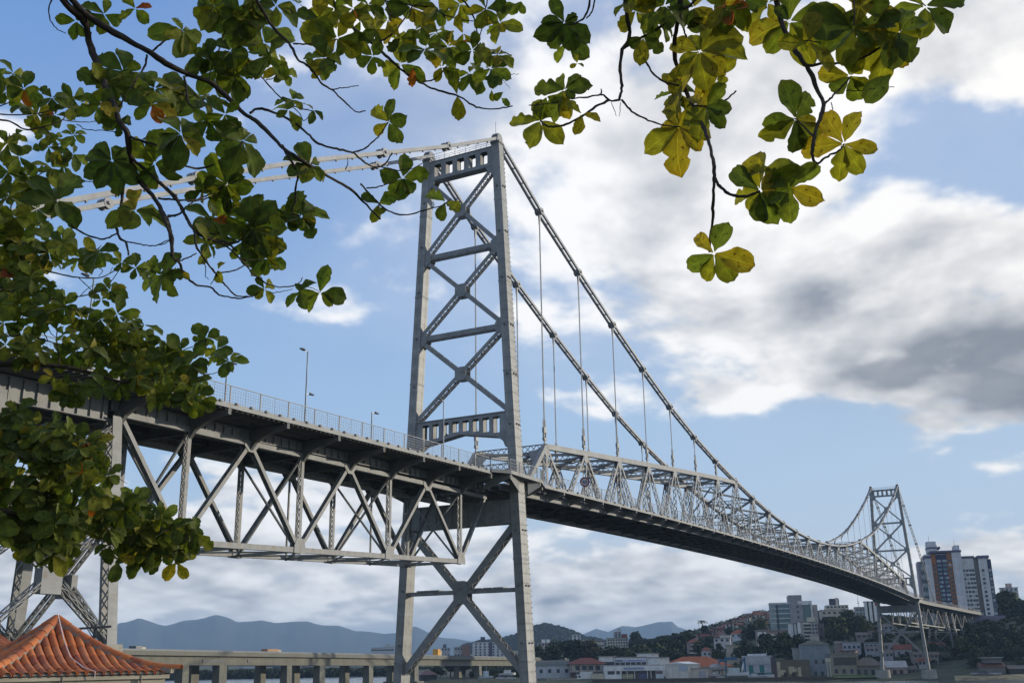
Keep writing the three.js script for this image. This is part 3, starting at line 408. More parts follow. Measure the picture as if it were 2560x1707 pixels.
  for (const s of [1, -1]) { const t = railing(viaduct, s * 7.46, us, (u) => tipA(u) + 0.62, 1.4, true, 0.28); us.forEach((u, i) => { if (s > 0) for (const e of [0.6, 2.3]) { const q = u + e, l = new MB(); l.box(q - 0.11, q + 0.11, tipA(q) + 0.56, tipA(q) + 0.72, 7.5, 7.74); l.build('edge_light', M.steel, t); } }); }
  // trestle tower
  const tr = part('trestle', viaduct), u0 = -56.7, u1 = -66.2, bw = (y) => 3.62 + (27.4 - y) * 0.075, bu = (u, y) => u + (u === u0 ? 1 : -1) * (27.4 - y) * 0.02;
  for (const u of [u0, u1]) for (const s of [1, -1]) {
    const P = (y) => V(bu(u, y), y, s * bw(y)), m = new MB(); m.lace(P(27.6), P(11.8), 0.8, 0.84, V(1, 0, 0), 0.75, 0.06, 0.12); m.hexa([[-1, 1], [1, 1], [1, 0.94], [-1, 0.94]].map(([a, c]) => P(27.6).add(V(0, 0, 0)).add(V(a * 0.43, 0, s * c * 0.42))).concat([[-1, 1], [1, 1], [1, 0.94], [-1, 0.94]].map(([a, c]) => P(11.8).add(V(a * 0.43, 0, s * c * 0.42))))); m.build('leg', M.steel, tr);
    const p = new MB(), q = P(11.8); p.hexa([[-0.7, -0.7], [0.7, -0.7], [0.7, 0.7], [-0.7, 0.7]].map(([a, c]) => q.clone().add(V(a, 0, c))).concat([[-1.1, -1.1], [1.1, -1.1], [1.1, 1.1], [-1.1, 1.1]].map(([a, c]) => q.clone().add(V(a, -9, c))))); p.build('pedestal', M.concrete, tr);
  }
  const X4 = (P, Q, side) => { for (const [a, b] of [[0, 1], [1, 0]]) { const m = new MB(); m.lace(P(a, 20.2), Q(b, 11.9), 0.24, 0.2, side, 0.5, 0.035, 0.05); m.lace(P(a, 27), Q(b, 20.6), 0.24, 0.2, side, 0.5, 0.035, 0.05); m.build('brace', M.steel, tr); } };
  for (const u of [u0, u1]) { const at = (a, y) => V(bu(u, y), y, (a ? 1 : -1) * bw(y)); for (const e of [-0.28, 0.28]) { const f = (a, y) => at(a, y).add(V(e, 0, 0)); X4(f, f, V(1, 0, 0)); } const g = new MB(); g.box(u + 0.2, u + 0.7, 15.0, 16.6, -0.8, 0.8); g.build('gusset_plate', M.steel, tr); const m = new MB(); m.lace(at(0, 20.4), at(1, 20.4), 0.4, 0.4, UP, 0.6); m.build('strut', M.steel, tr); }
  for (const s of [1, -1]) { const at = (a, y) => V(bu(a ? u0 : u1, y), y, s * bw(y)); for (const e of [-0.28, 0.28]) { const f = (a, y) => at(a, y).add(V(0, 0, e)); X4(f, f, V(0, 0, 1)); } const g = new MB(), z = s * bw(15.6); g.box((u0 + u1) / 2 - 0.8, (u0 + u1) / 2 + 0.8, 14.9, 16.5, z - 0.38, z + 0.38); g.build('gusset_plate', M.steel, tr); const m = new MB(); m.lace(at(0, 20.4), at(1, 20.4), 0.4, 0.4, UP, 0.6); m.build('strut', M.steel, tr); }
}
// street lamps on the viaduct's walkway
function lampHead(t, y, dir) { const a = new MB(); a.bar(V(0, y, 0), V(dir * 0.55, y + 0.06, 0), 0.06, 0.06); a.build('arm', M.pole, t); const h = new MB(); h.hexa([[0.45, 0.16], [1.05, 0.1], [1.05, -0.1], [0.45, -0.16]].map(([x, z]) => V(dir * x, y + 0.02 + (x > 1 ? 0.03 : 0), z)).concat([[0.5, 0.1], [1.0, 0.06], [1.0, -0.06], [0.5, -0.1]].map(([x, z]) => V(dir * x, y + 0.15, z)))); h.box(min(dir * 0.52, dir * 0.7), max(dir * 0.52, dir * 0.7), y + 0.15, y + 0.22, -0.05, 0.05); h.build('lamp_head', M.lamp, t); }
function lamp(u, H, heads, label) { const y = tipA(u) + 0.45, t = thing('street_lamp', V(u, y, 6.9), label, 'street lamp', 'lamp posts along the viaduct'); bases.set(t, V(0, 0, 0)); const p = new MB(); p.tube([V(0, 0, 0), V(0, 0.3, 0), V(0, H * 0.5, 0), V(0, H, 0)], 0.085, 0.055, 8); p.build('pole', M.pole, t); for (const [h, d] of heads) lampHead(t, h, d); return t; }
lamp(-39.2, 6.75, [[6.65, -1], [2.9, 1]], 'tall lamp post with two heads rising left of the near tower above the viaduct railing');
lamp(-29.35, 3.0, [[2.95, 1]], 'short single headed lamp post on the viaduct between two tall ones');
lamp(-16.4, 6.6, [[6.5, -1], [2.9, 1]], 'tall two headed lamp post standing in front of the near tower portal');
lamp(-49.0, 3.6, [[3.55, 1]], 'short lamp post on the viaduct beside the leafy branch tips');
lamp(-62.4, 6.7, [[6.6, -1], [2.9, 1]], 'tall lamp post mostly hidden by leaves at the left end of the viaduct');
// round sign on the bridge railing
{
  const p = V(18.2, 32.75, 7.75), n = V(-0.8, 0, 0.6), t = thing('speed_limit_sign', p, 'round white sign with red ring reading 40 on the bridge railing', 'sign'), c = document.createElement('canvas'); c.width = c.height = 128;
  const g = c.getContext('2d'); g.fillStyle = '#b9b2b4'; g.fillRect(0, 0, 128, 128); g.fillStyle = '#23232b'; g.font = 'bold 64px sans-serif'; g.textAlign = 'center'; g.textBaseline = 'middle'; g.fillText('40', 64, 67); g.strokeStyle = '#7c2430'; g.lineWidth = 17; g.beginPath(); g.arc(64, 64, 54, 0, 7); g.stroke();
  const tx = new THREE.CanvasTexture(c); tx.colorSpace = THREE.SRGBColorSpace;
  const f = mesh('sign_face', new THREE.CircleGeometry(0.66, 28), new THREE.MeshStandardMaterial({ map: tx, roughness: 0.6 }), t); f.position.copy(n).multiplyScalar(0.05); f.lookAt(p.clone().add(n.clone().multiplyScalar(5)));
  const d = new MB(); d.disc(p.clone(), n, 0.67, 0.06, 28); d.build('sign_plate', M.rail, t); const q = new MB(); q.bar(p.clone().addScaledVector(n, -0.08).add(V(0, -1.9, 0)), p.clone().addScaledVector(n, -0.08).add(V(0, 0.5, 0)), 0.09, 0.09, V(1, 0, 0)); q.build('sign_post', M.rail, t);
}
// ---------------------------------------------------------------- water, land and mountains
const RC = rng(5);
{
  const wave = texture(256, 256, (x, y) => [0.5 + 0.9 * loopNoise(x, y, 9, 4, 4)], [14, 14], false), g = new THREE.PlaneGeometry(60000, 60000, 1, 1); g.rotateX(-PI / 2); const uv = g.attributes.uv; for (let i = 0; i < uv.count; i++) uv.setXY(i, uv.getX(i) * 60000, uv.getY(i) * 60000);
  structure(mesh('water', g, new THREE.MeshStandardMaterial({ color: lin(0.035, 0.05, 0.055), roughness: 0.16, bumpMap: wave, bumpScale: 0.25 })));
}
const soilMap = texture(256, 256, (x, y) => { const v = 0.8 + 0.5 * loopNoise(x, y, 6, 5, 6); return [v, v, v * 0.95]; }, [23, 23]);
function sheet(name, m, nu, nv, f, kind = 'structure') {
  const g = new THREE.PlaneGeometry(1, 1, nu, nv), p = g.attributes.position, u = g.attributes.uv;
  for (let i = 0; i < p.count; i++) { const q = f(u.getX(i), u.getY(i)); p.setXYZ(i, q.x, q.y, q.z); u.setXY(i, q.x, q.z); }
  g.computeVertexNormals(); return tag(mesh(name, g, m), null, null, null, kind);
}
const grassMat = mat([0.085, 0.10, 0.05], { map: soilMap, rough: 1 }), earthMat = mat([0.10, 0.095, 0.06], { map: soilMap, rough: 1 });
// bank on this side, falling from the camera to the water
sheet('near_ground', grassMat, 80, 80, (a, b) => { const x = lerp(-420, 6, a), z = lerp(-160, 260, b), d = hypot(x + 109, z - 63); return V(x, lerp(8.9, 2.6, sst(6, 45, d)) - 5.5 * sst(-22, 4, x) + 0.5 * fbm(x * 0.06, 1, z * 0.06, 3), z); });
// heights of the far shore over a grid of photograph columns and distances
const GX = [1000, 1250, 1500, 1700, 1900, 2100, 2300, 2500, 2760], GD = [436, 450, 478, 510, 550, 620, 720, 900, 1300, 2200];
const GH = [
  [-3, -2, 0.5, 1, 1.5, 2, 3, 6, 10, 4], [-3, 0.8, 1.6, 1.8, 2.2, 3, 5, 10, 18, 4], [-3, 0.6, 1.8, 2.4, 3, 5, 9, 15, 22, 6], [-3, 0.5, 1.8, 2.6, 5, 12, 20, 27, 22, 6],
  [-3, 0.6, 1.8, 3.5, 8, 17, 30, 44, 38, 8], [-3, 0.8, 2, 4.5, 11, 22, 33, 42, 40, 10], [-3, 0.8, 2, 6, 20, 25, 29, 34, 34, 12], [-3, 1, 3, 12, 22, 26, 30, 34, 34, 14], [-3, 1, 5, 16, 26, 33, 42, 48, 46, 16]];
function shoreY(px, d) { const f = (A, x) => { let i = 0; while (i < A.length - 2 && x > A[i + 1]) i++; return [i, clamp((x - A[i]) / (A[i + 1] - A[i]))]; }; const [i, s] = f(GX, px), [j, t] = f(GD, d); return lerp(lerp(GH[i][j], GH[i][j + 1], t), lerp(GH[i + 1][j], GH[i + 1][j + 1], t), s); }
sheet('terrain', grassMat, 170, 90, (a, b) => { const px = lerp(1000, 3000, a), d = 432 * (2200 / 432) ** b, q = pix(px, 1640, d); q.y = shoreY(min(px, 2760), d) + (d > 470 ? 0.8 * fbm(q.x * 0.03, 2, q.z * 0.03, 3) : 0); return q; });
sheet('far_shore', grassMat, 60, 20, (a, b) => { const px = lerp(-700, 1420, a), d = lerp(700, 2600, b), q = pix(px, 1650, d); q.y = 5 * sst(0, 0.1, b) - 1.5 + 6 * sst(0.1, 1, b); return q; });
sheet('beach', mat([0.42, 0.34, 0.2], { map: soilMap, rough: 1 }), 40, 4, (a, b) => { const px = lerp(2385, 2600, a), d = lerp(441, 458, b), q = pix(px, 1690, d); q.y = shoreY(px, d) + 0.12; return q; });
sheet('lawn', mat([0.10, 0.16, 0.03], { map: soilMap, rough: 1 }), 30, 3, (a, b) => { const px = lerp(2070, 2205, a), d = lerp(452, 468, b), q = pix(px, 1690, d); q.y = shoreY(px, d) + 0.25; return q; });
// sea walls along the far shore
function seawall(x0, x1, y0, y1, d0, d1, m, label) { const b = new MB(), n = 6; for (let i = 0; i < n; i++) { const A = pix(lerp(x0, x1, i / n), y0, lerp(d0, d1, i / n)), B = pix(lerp(x0, x1, (i + 1) / n), y0, lerp(d0, d1, (i + 1) / n)); const top = CP.y + y1; A.y = B.y = (top - 2.4) / 2 + 0.0; b.bar(A, B, 1.2, top + 2.4); } const t = thing('sea_wall', pix((x0 + x1) / 2, y0, d0).setY(0), label, 'wall'); b.build('wall_face', m, t); }
seawall(1480, 2085, 1700, -8.9, 452, 450, mat([0.09, 0.075, 0.06], { map: concreteMap, rough: 1 }), 'low dark quay wall at the waterline below the boatyard and houses');
seawall(1075, 1300, 1700, -8.2, 452, 455, mat([0.3, 0.28, 0.2], { map: concreteMap, rough: 1 }), 'pale concrete quay wall beneath the road bridge by the moored cars');
// mountains
function ridge(pts, dist, name) {
  const yAt = (x) => { let i = 0; while (i < pts.length - 2 && x > pts[i + 1][0]) i++; const t = clamp((x - pts[i][0]) / (pts[i + 1][0] - pts[i][0])); return lerp(pts[i][1], pts[i + 1][1], t); };
  const x0 = pts[0][0], x1 = pts[pts.length - 1][0];
  sheet(name, mat([0.035, 0.05, 0.03], { map: soilMap, rough: 1 }), 220, 16, (a, b) => {
    const x = lerp(x0, x1, a), k = b < 0.5 ? b * 2 : 2 - b * 2, d = dist * (0.88 + 0.24 * b), q = pix(x, yAt(x) + 1.6 * fbm(x * 0.045, 3, 1, 4), d), top = q.y; q.y = lerp(-20, top, Math.pow(k, 0.8)) + (k < 0.98 ? (top * 0.2) * fbm(x * 0.02, b * 6, 4, 4) * k : 0); return q; });
}
ridge([[-300, 1650], [-60, 1610], [100, 1600], [195, 1590], [240, 1592], [275, 1570], [300, 1556], [318, 1554], [348, 1543], [375, 1552], [400, 1560], [415, 1563], [440, 1556], [460, 1550], [490, 1548], [515, 1543], [540, 1535], [570, 1542], [592, 1554], [625, 1552], [655, 1549], [690, 1556], [730, 1553], [770, 1552], [800, 1561], [850, 1563], [890, 1577], [920, 1577], [960, 1583], [1000, 1580], [1036, 1563], [1060, 1574], [1095, 1592], [1140, 1595], [1185, 1603], [1230, 1612], [1330, 1630]], 7000, 'mountain');
ridge([[1380, 1620], [1440, 1592], [1490, 1570], [1520, 1578], [1555, 1563], [1590, 1566], [1610, 1562], [1635, 1556], [1650, 1553], [1680, 1553], [1695, 1566], [1730, 1578], [1780, 1590], [1860, 1606], [1960, 1622]], 7600, 'mountain');
{ const P = [[1150, 1612], [1200, 1606], [1290, 1590], [1335, 1568], [1355, 1560], [1366, 1559], [1385, 1564], [1400, 1570], [1420, 1575], [1440, 1586], [1470, 1596], [1500, 1598], [1540, 1606], [1600, 1612]]; ridge(P, 1900, 'hill'); }
// ---------------------------------------------------------------- the town on the far shore
const paints = new Map();
function paint(r, g, b, rough = 0.85, map = concreteMap) { const k = [r, g, b, rough].join(); if (!paints.has(k)) paints.set(k, mat([r, g, b], { map, rough })); return paints.get(k); }
const GLASS = new THREE.MeshStandardMaterial({ color: lin(0.03, 0.04, 0.05), roughness: 0.12 }), TEAL = new THREE.MeshStandardMaterial({ color: lin(0.10, 0.16, 0.16), roughness: 0.15 });
const tileMap = texture(256, 256, (x, y) => { const r = abs(((x * 24) % 1) - 0.5) * 2, row = (y * 14) % 1; const v = (0.72 + 0.3 * sqrt(1 - r * r * 0.9)) * (row < 0.1 ? 0.75 : 1) * (0.9 + 0.35 * loopNoise(x, y, 8, 3, 3)); return [v, v * 0.97, v * 0.94]; }, [5, 5]);
const ROOF = mat([0.42, 0.13, 0.055], { map: tileMap, rough: 0.9 }), ROOF2 = mat([0.27, 0.075, 0.045], { map: tileMap, rough: 0.9 }), ROOF3 = mat([0.22, 0.19, 0.16], { map: tileMap, rough: 0.9 });
const unit = new THREE.BoxGeometry(1, 1, 1);
function box(t, name, m, x0, x1, y0, y1, z0, z1) { const b = new MB(); b.box(min(x0, x1), max(x0, x1), min(y0, y1), max(y0, y1), min(z0, z1), max(z0, z1)); bases.set(t, V(0, 0, 0)); return b.build(name, m, t); }
function place(name, x, yb, d, yaw, label, cat, group) { const p = pix(x, yb, d), t = thing(name, p, label, cat, group); t.rotation.y = Math.atan2(CP.x - p.x, CP.z - p.z) + yaw * PI / 180; bases.set(t, V(0, 0, 0)); return t; }
// metres per photograph pixel at a distance, and heights
const scaleAt = (x, y, d) => { const r = ray(x, y); return (d / hypot(r.x, r.z)) * r.dot(CF) / FPX; };
function groundHit(px, py, d0 = 447) { const r = ray(px, py), k = r.y / hypot(r.x, r.z); for (let d = d0; d < 1400; d += 3) if ((shoreY(min(px, 2760), d) - CP.y) / d >= k) return d; return 1000; }
function roofOn(t, kind, m, w, h, dp, over = 0.4, rise) {
  const b = new MB(), x = w / 2 + over, z0 = over, z1 = -dp - over, r = rise ?? w * 0.22;
  if (kind === 'flat') { b.box(-x, x, h, h + 0.35, z1, z0); }
  else if (kind === 'hip') { const c = (z0 + z1) / 2, k = min(x, -c + over) * 0.75, A = V(-x, h, z0), B = V(x, h, z0), C = V(x, h, z1), D = V(-x, h, z1), E = V(-x + k, h + r, c), F = V(x - k, h + r, c); b.quad(A, B, F, E); b.quad(C, D, E, F); b.tri(B, C, F, [0, 0], [z0 - z1, 0], [(z0 - z1) / 2, k]); b.tri(D, A, E, [0, 0], [z0 - z1, 0], [(z0 - z1) / 2, k]); b.quad(D, C, B, A); }
  else if (kind === 'gable') { const A = V(-x, h, z0), B = V(x, h, z0), C = V(x, h, z1), D = V(-x, h, z1), E = V(0, h + r, z0), F = V(0, h + r, z1); b.quad(A, E, F, D); b.quad(E, B, C, F); b.tri(A, B, E, [0, 0], [w, 0], [w / 2, r]); b.tri(C, D, F, [0, 0], [w, 0], [w / 2, r]); b.quad(D, C, B, A); }
  else if (kind === 'side') { const c = (z0 + z1) / 2, A = V(-x, h, z0), B = V(x, h, z0), C = V(x, h, z1), D = V(-x, h, z1), E = V(-x, h + r, c), F = V(x, h + r, c); b.quad(A, B, F, E); b.quad(C, D, E, F); b.tri(B, C, F, [0, 0], [w, 0], [w / 2, r]); b.tri(D, A, E, [0, 0], [w, 0], [w / 2, r]); b.quad(D, C, B, A); }
  return b.build('roof', m, t);
}
function windows(t, rows, cols, x0, x1, y0, y1, z, ww, wh, m = GLASS, frame) {
  for (let r = 0; r < rows; r++) for (let c = 0; c < cols; c++) {
    const x = cols > 1 ? lerp(x0, x1, c / (cols - 1)) : (x0 + x1) / 2, y = rows > 1 ? lerp(y0, y1, r / (rows - 1)) : (y0 + y1) / 2;
    const w = new THREE.Mesh(unit, m); w.name = 'window'; w.scale.set(ww, wh, 0.1); w.position.set(x, y, z + 0.03); t.add(w);
    if (frame) { const f = new THREE.Mesh(unit, frame); f.name = 'sill'; f.scale.set(ww + 0.3, 0.18, 0.25); f.position.set(x, y - wh / 2 - 0.1, z + 0.1); t.add(f); }
  }
}
function sideWindows(t, rows, cols, s, w, z0, z1, y0, y1, ww, wh, m = GLASS) { for (let r = 0; r < rows; r++) for (let c = 0; c < cols; c++) { const q = new THREE.Mesh(unit, m); q.name = 'window'; q.scale.set(0.1, wh, ww); q.position.set(s * w / 2 + s * 0.03, rows > 1 ? lerp(y0, y1, r / (rows - 1)) : y0, cols > 1 ? lerp(z0, z1, c / (cols - 1)) : z0); t.add(q); } }
// a building from its outline in the photograph: left, right, top, base, distance
function house(name, label, cat, x0, x1, yt, yb, d, o = {}) {
  const t = place(name, (x0 + x1) / 2, yb, d, o.yaw ?? 8, label, cat, o.group), s = scaleAt((x0 + x1) / 2, yb, d), w = (x1 - x0) * s * (o.yaw === undefined ? 0.93 : o.wf ?? 1), h = (yb - yt) * s, dp = o.depth ?? w * 0.8, wall = paint(...(o.wall ?? [0.6, 0.58, 0.54]));
  const hr = o.roof && o.roof !== 'flat' ? h - (o.rise ?? w * 0.22) : h - 0.35;
  box(t, 'wall', wall, -w / 2, w / 2, -6, hr, -dp, 0);
  roofOn(t, o.roof ?? 'flat', o.roofMat ?? paint(0.3, 0.29, 0.28), w, hr, dp, o.over ?? 0.35, o.rise);
  if (o.win) { const [r, c, ww, wh, lo = 0.18, hi = 0.85] = o.win; windows(t, r, c, -w / 2 + w * 0.5 / c, w / 2 - w * 0.5 / c, hr * lo, hr * hi, 0, ww ?? 1.1, wh ?? 1.2, o.glass ?? GLASS, o.sill && paint(...o.sill)); sideWindows(t, r, 2, 1, w, -dp * 0.3, -dp * 0.7, hr * lo, hr * hi, 1, wh ?? 1.2); }
  if (o.more) o.more(t, w, hr, dp, s);
  return t;
}
const WHITE = [0.82, 0.82, 0.8], CREAM = [0.62, 0.57, 0.46], GREY = [0.36, 0.37, 0.38], BRICK = [0.25, 0.13, 0.1];
// ---- lettering cut as a flat printed strip on a wall
function sign(t, text, w, h, x, y, z, ink, bg) { const c = document.createElement('canvas'); c.width = 512; c.height = max(16, Math.round(512 * h / w)); const g = c.getContext('2d'); g.fillStyle = bg; g.fillRect(0, 0, c.width, c.height); g.fillStyle = ink; g.font = 'bold ' + Math.round(c.height * 0.8) + 'px sans-serif'; g.textAlign = 'center'; g.textBaseline = 'middle'; const k = min(1, 500 / g.measureText(text).width); g.setTransform(k, 0, 0, 1, c.width / 2, c.height / 2); g.fillText(text, 0, 0); const tx = new THREE.CanvasTexture(c); tx.colorSpace = THREE.SRGBColorSpace; const m = new THREE.Mesh(new THREE.PlaneGeometry(w, h), new THREE.MeshStandardMaterial({ map: tx, roughness: 0.7 })); m.name = 'lettering'; m.position.set(x, y, z); t.add(m); }
// ---- boatyard front row
house('boat_fuel_station', 'white waterfront building lettered POSTO NAUTICO with open ground floor', 'shop', 1511, 1660, 1663, 1704, 468, { yaw: 4, wf: 0.99, wall: [0.76, 0.8, 0.84], depth: 12, more(t, w, h) {
  const W = paint(...WHITE), k = w / 149;
  box(t, 'canopy', W, -w / 2, w / 2, h - 1.9, h + 0.05, 0, 1.2);
  sign(t, 'POSTO NAUTICO', 54 * k, 1.3, (1585 - 1585.5) * k - 0 * k, h - 1.0, 1.23, '#4a4560', '#b4bac6');
  box(t, 'side_block', W, -w / 2, (1554 - 1585.5) * k, -1, h - 1.95, 0, 1.1);
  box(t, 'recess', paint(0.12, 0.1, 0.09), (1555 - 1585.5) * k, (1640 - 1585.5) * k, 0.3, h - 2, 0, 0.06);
  box(t, 'shed_wall', paint(0.6, 0.52, 0.34), (1556 - 1585.5) * k, (1584 - 1585.5) * k, 0.2, h * 0.5, 0.07, 0.3); box(t, 'banner', paint(0.08, 0.09, 0.25), (1598 - 1585.5) * k, (1618 - 1585.5) * k, 1.2, 3.6, 0.07, 0.4);
  for (const x of [1568, 1587, 1619, 1628]) box(t, 'column', W, (x - 1586) * k, (x - 1584.6) * k, 0, h - 1.95, 0.5, 1.0);
  for (const y of [0.42, 0.62]) box(t, 'shelf', paint(0.3, 0.26, 0.22), (1555 - 1585.5) * k, (1640 - 1585.5) * k, h * y * 0.7, h * y * 0.7 + 0.15, 0.1, 0.5);
  windows(t, 1, 1, (1528 - 1585.5) * k, (1528 - 1585.5) * k, h * 0.62, h * 0.62, 1.1, 3, 1.5); windows(t, 1, 1, (1545.5 - 1585.5) * k, (1545.5 - 1585.5) * k, h * 0.62, h * 0.62, 1.1, 1.5, 1.5);
  box(t, 'door', paint(0.05, 0.04, 0.06), (1631 - 1585.5) * k, (1639 - 1585.5) * k, 1.4, 5.0, 0.1, 0.3); box(t, 'right_block', paint(0.6, 0.66, 0.72), (1640 - 1585.5) * k, w / 2, -1, h - 1.95, 0, 0.8); box(t, 'shutter', paint(0.22, 0.13, 0.12), (1641 - 1585.5) * k, (1657 - 1585.5) * k, h * 0.5, h - 2.2, 0.8, 0.9); } });
house('marina_office', 'white two storey block lettered PIONEIRA DA COSTA behind the fuel station', 'office', 1537, 1616, 1641, 1662, 486, { yaw: 4, wall: WHITE, depth: 10, more(t, w, h) { box(t, 'glass_band', GLASS, -w / 2, w / 2, 0.2, h * 0.42, 0, 0.12); for (let i = 0; i < 7; i++) box(t, 'mullion', paint(...WHITE), -w / 2 + w * i / 6 - 0.1, -w / 2 + w * i / 6 + 0.1, 0.2, h * 0.42, 0, 0.22); sign(t, 'PIONEIRA DA COSTA', w * 0.7, h * 0.24, w * 0.13, h * 0.62, 0.16, '#3d3f7c', '#aeb2cc'); box(t, 'banner', paint(0.2, 0.22, 0.36), -w * 0.49, -w * 0.24, h * 0.5, h * 0.74, 0, 0.15); } });
house('white_block', 'plain white box building left of the lettered marina office', 'building', 1500, 1540, 1639, 1662, 488, { yaw: 4, wall: WHITE, depth: 8, more(t, w, h) { box(t, 'glass_band', GLASS, -w / 2, w / 2 - 0.5, 0.2, h * 0.42, 0, 0.1); } });
house('water_tank_block', 'small white rooftop block standing highest above the marina office', 'building', 1590, 1632, 1632, 1660, 495, { yaw: -28, wall: WHITE, depth: 7 });
house('stair_block', 'white windowless stair block sunlit beside the orange roof', 'building', 1616, 1652, 1642, 1664, 484, { yaw: -40, wall: WHITE, depth: 7 });
house('red_roof_house', 'two storey house with wide red hip roof and brown lower floor', 'house', 1428, 1512, 1645, 1698, 480, { yaw: 5, wall: [0.5, 0.47, 0.42], roof: 'hip', roofMat: ROOF2, rise: 2.6, over: 1.2, depth: 14, more(t, w, h) { box(t, 'lower_floor', paint(0.14, 0.08, 0.07), -w / 2 - 0.4, w / 2 + 0.4, -4, h * 0.48, 0, 0.7); box(t, 'balcony_slab', paint(0.3, 0.28, 0.26), -w / 2 - 1, w / 2 + 1, h * 0.48, h * 0.53, 0, 2); for (const x of [-0.36, -0.1]) box(t, 'shutter', paint(0.5, 0.56, 0.6), w * x, w * (x + 0.16), 0.6, h * 0.42, 0.7, 0.8); windows(t, 1, 4, -w * 0.3, w * 0.3, h * 0.76, h * 0.76, 0, 2, 1.9); for (let i = 0; i < 5; i++) box(t, 'column', paint(0.2, 0.09, 0.08), -w / 2 + w * i / 4 - 0.15, -w / 2 + w * i / 4 + 0.15, h * 0.53, h, 1.3, 1.6); } });
house('long_shed', 'long low house with grey green roof beside the tower leg', 'house', 1342, 1428, 1651, 1692, 486, { yaw: 10, wall: [0.5, 0.54, 0.58], roof: 'side', roofMat: mat([0.14, 0.16, 0.15], { map: tileMap, rough: 0.9 }), rise: 2.2, depth: 12, win: [1, 4, 1.4, 1.6, 0.5, 0.6] });
house('orange_roof_hall', 'large hall with long bright orange hip roof above the boatyard', 'building', 1642, 1800, 1642, 1690, 485, { yaw: -18, wall: [0.68, 0.62, 0.5], roof: 'hip', roofMat: mat([0.52, 0.15, 0.045], { map: tileMap, rough: 0.9 }), rise: 4.3, over: 0.8, depth: 22 });
house('boat_shed', 'white gabled boat shed with sunlit side in front of the orange roof', 'building', 1659, 1726, 1655, 1704, 466, { yaw: -32, wall: [0.72, 0.68, 0.62], roof: 'gable', roofMat: paint(...WHITE), rise: 1.0, depth: 10, more(t, w, h) { box(t, 'sign_panel', paint(0.5, 0.53, 0.62), w * 0.1, w * 0.48, h * 0.62, h * 0.95, 0, 0.15); } });
house('cream_annex', 'cream garage annex with grey roller door by the boats', 'building', 1715, 1772, 1670, 1702, 464, { yaw: -24, wall: [0.7, 0.62, 0.52], depth: 8, more(t, w, h) { box(t, 'roller_door', paint(0.42, 0.4, 0.44), w * 0.08, w * 0.42, 0, h * 0.85, 0, 0.15); } });
house('boathouse', 'white slatted boathouse with stepped roof and teal doors', 'building', 1866, 1932, 1640, 1690, 475, { yaw: 6, wall: [0.62, 0.62, 0.66], depth: 12, roofMat: paint(0.6, 0.62, 0.64), more(t, w, h) { for (let i = 0; i < 4; i++) box(t, 'slat', paint(0.66, 0.66, 0.7), -w / 2 - 0.2, w / 2 + 0.2, h * (0.62 + i * 0.09), h * (0.62 + i * 0.09) + 0.45, 0, 0.3); box(t, 'upper_roof', paint(0.62, 0.66, 0.68), -w * 0.32, w * 0.32, h + 0.36, h + 1.2, -10, -1); for (const x of [-0.38, 0.02]) box(t, 'door', paint(0.05, 0.26, 0.24), w * x, w * (x + 0.16), h * 0.22, h * 0.58, 0, 0.2); box(t, 'base_band', paint(0.12, 0.3, 0.3), -w / 2, w / 2, -1, h * 0.2, 0, 0.4); } });
{ // overgrown ruin
  const t = place('ruined_wall', 1978, 1700, 466, 4, 'overgrown ruined wall with cream plaster patches and dark pier', 'ruin'), s = scaleAt(1978, 1700, 466);
  box(t, 'pier', paint(0.09, 0.07, 0.075), -46 * s, -34 * s, -2, 58 * s, -2, 0.6); box(t, 'wall', paint(0.15, 0.13, 0.09), -33 * s, 48 * s, -2, 50 * s, -1.2, 0); const P = (x0, x1, y0, y1) => box(t, 'plaster_patch', paint(0.55, 0.47, 0.33), x0 * s, x1 * s, y0 * s, y1 * s, 0, 0.12);
  P(-33, -24, 2, 46); P(-24, -12, 14, 26); P(-4, 10, 16, 34); P(18, 26, 10, 32); P(-28, -16, 0, 9); P(10, 16, 22, 29); for (const x of [-17, 3]) box(t, 'opening', paint(0.05, 0.03, 0.03), x * s, (x + 8) * s, 0, 20 * s, 0.02, 0.2);
}
house('grey_gabled_house', 'tall blue grey windowless gabled house beside the ruined wall', 'house', 2008, 2079, 1601, 1692, 472, { yaw: 3, wall: [0.25, 0.29, 0.33], roof: 'gable', roofMat: paint(0.3, 0.29, 0.25), rise: 2.0, depth: 16, more(t, w, h) { windows(t, 1, 2, 0, w * 0.25, h * 0.48, h * 0.48, 0, 0.9, 1.7); windows(t, 1, 2, -w * 0.05, w * 0.18, h * 0.1, h * 0.1, 0, 1.2, 2.2); box(t, 'chimney', paint(0.4, 0.38, 0.34), -w * 0.1, w * 0.2, h + 1.5, h + 4, -6, -3); } });
house('low_grey_annex', 'low pale annex with white parapet against the grey house', 'building', 1983, 2024, 1618, 1632, 484, { yaw: 3, wall: [0.4, 0.4, 0.38], depth: 6 });
{ const t = place('gate_pillars', 2074, 1694, 458, 0, 'pair of tall cream pillars on the shore by the grey house', 'pillar'), s = scaleAt(2074, 1694, 458), c = paint(0.62, 0.58, 0.46); for (const x of [-4.5, 2]) box(t, 'pillar', c, x * s, (x + 2.6) * s, -2, 42 * s, -0.5, 0); box(t, 'cap', c, -6.5 * s, 6.5 * s, 40 * s, 48 * s, -0.7, 0.2); }
house('shore_warehouse', 'long beige warehouse with dark upper windows behind the green lawn', 'building', 2080, 2142, 1634, 1688, 470, { yaw: 4, wall: [0.32, 0.3, 0.24], depth: 14, more(t, w, h) { box(t, 'glass_band', paint(0.10, 0.085, 0.075), -w * 0.36, w / 2, h * 0.5, h * 0.86, 0, 0.15); windows(t, 1, 3, -w * 0.3, w * 0.3, h * 0.22, h * 0.22, 0, 1.2, 1.6); } });
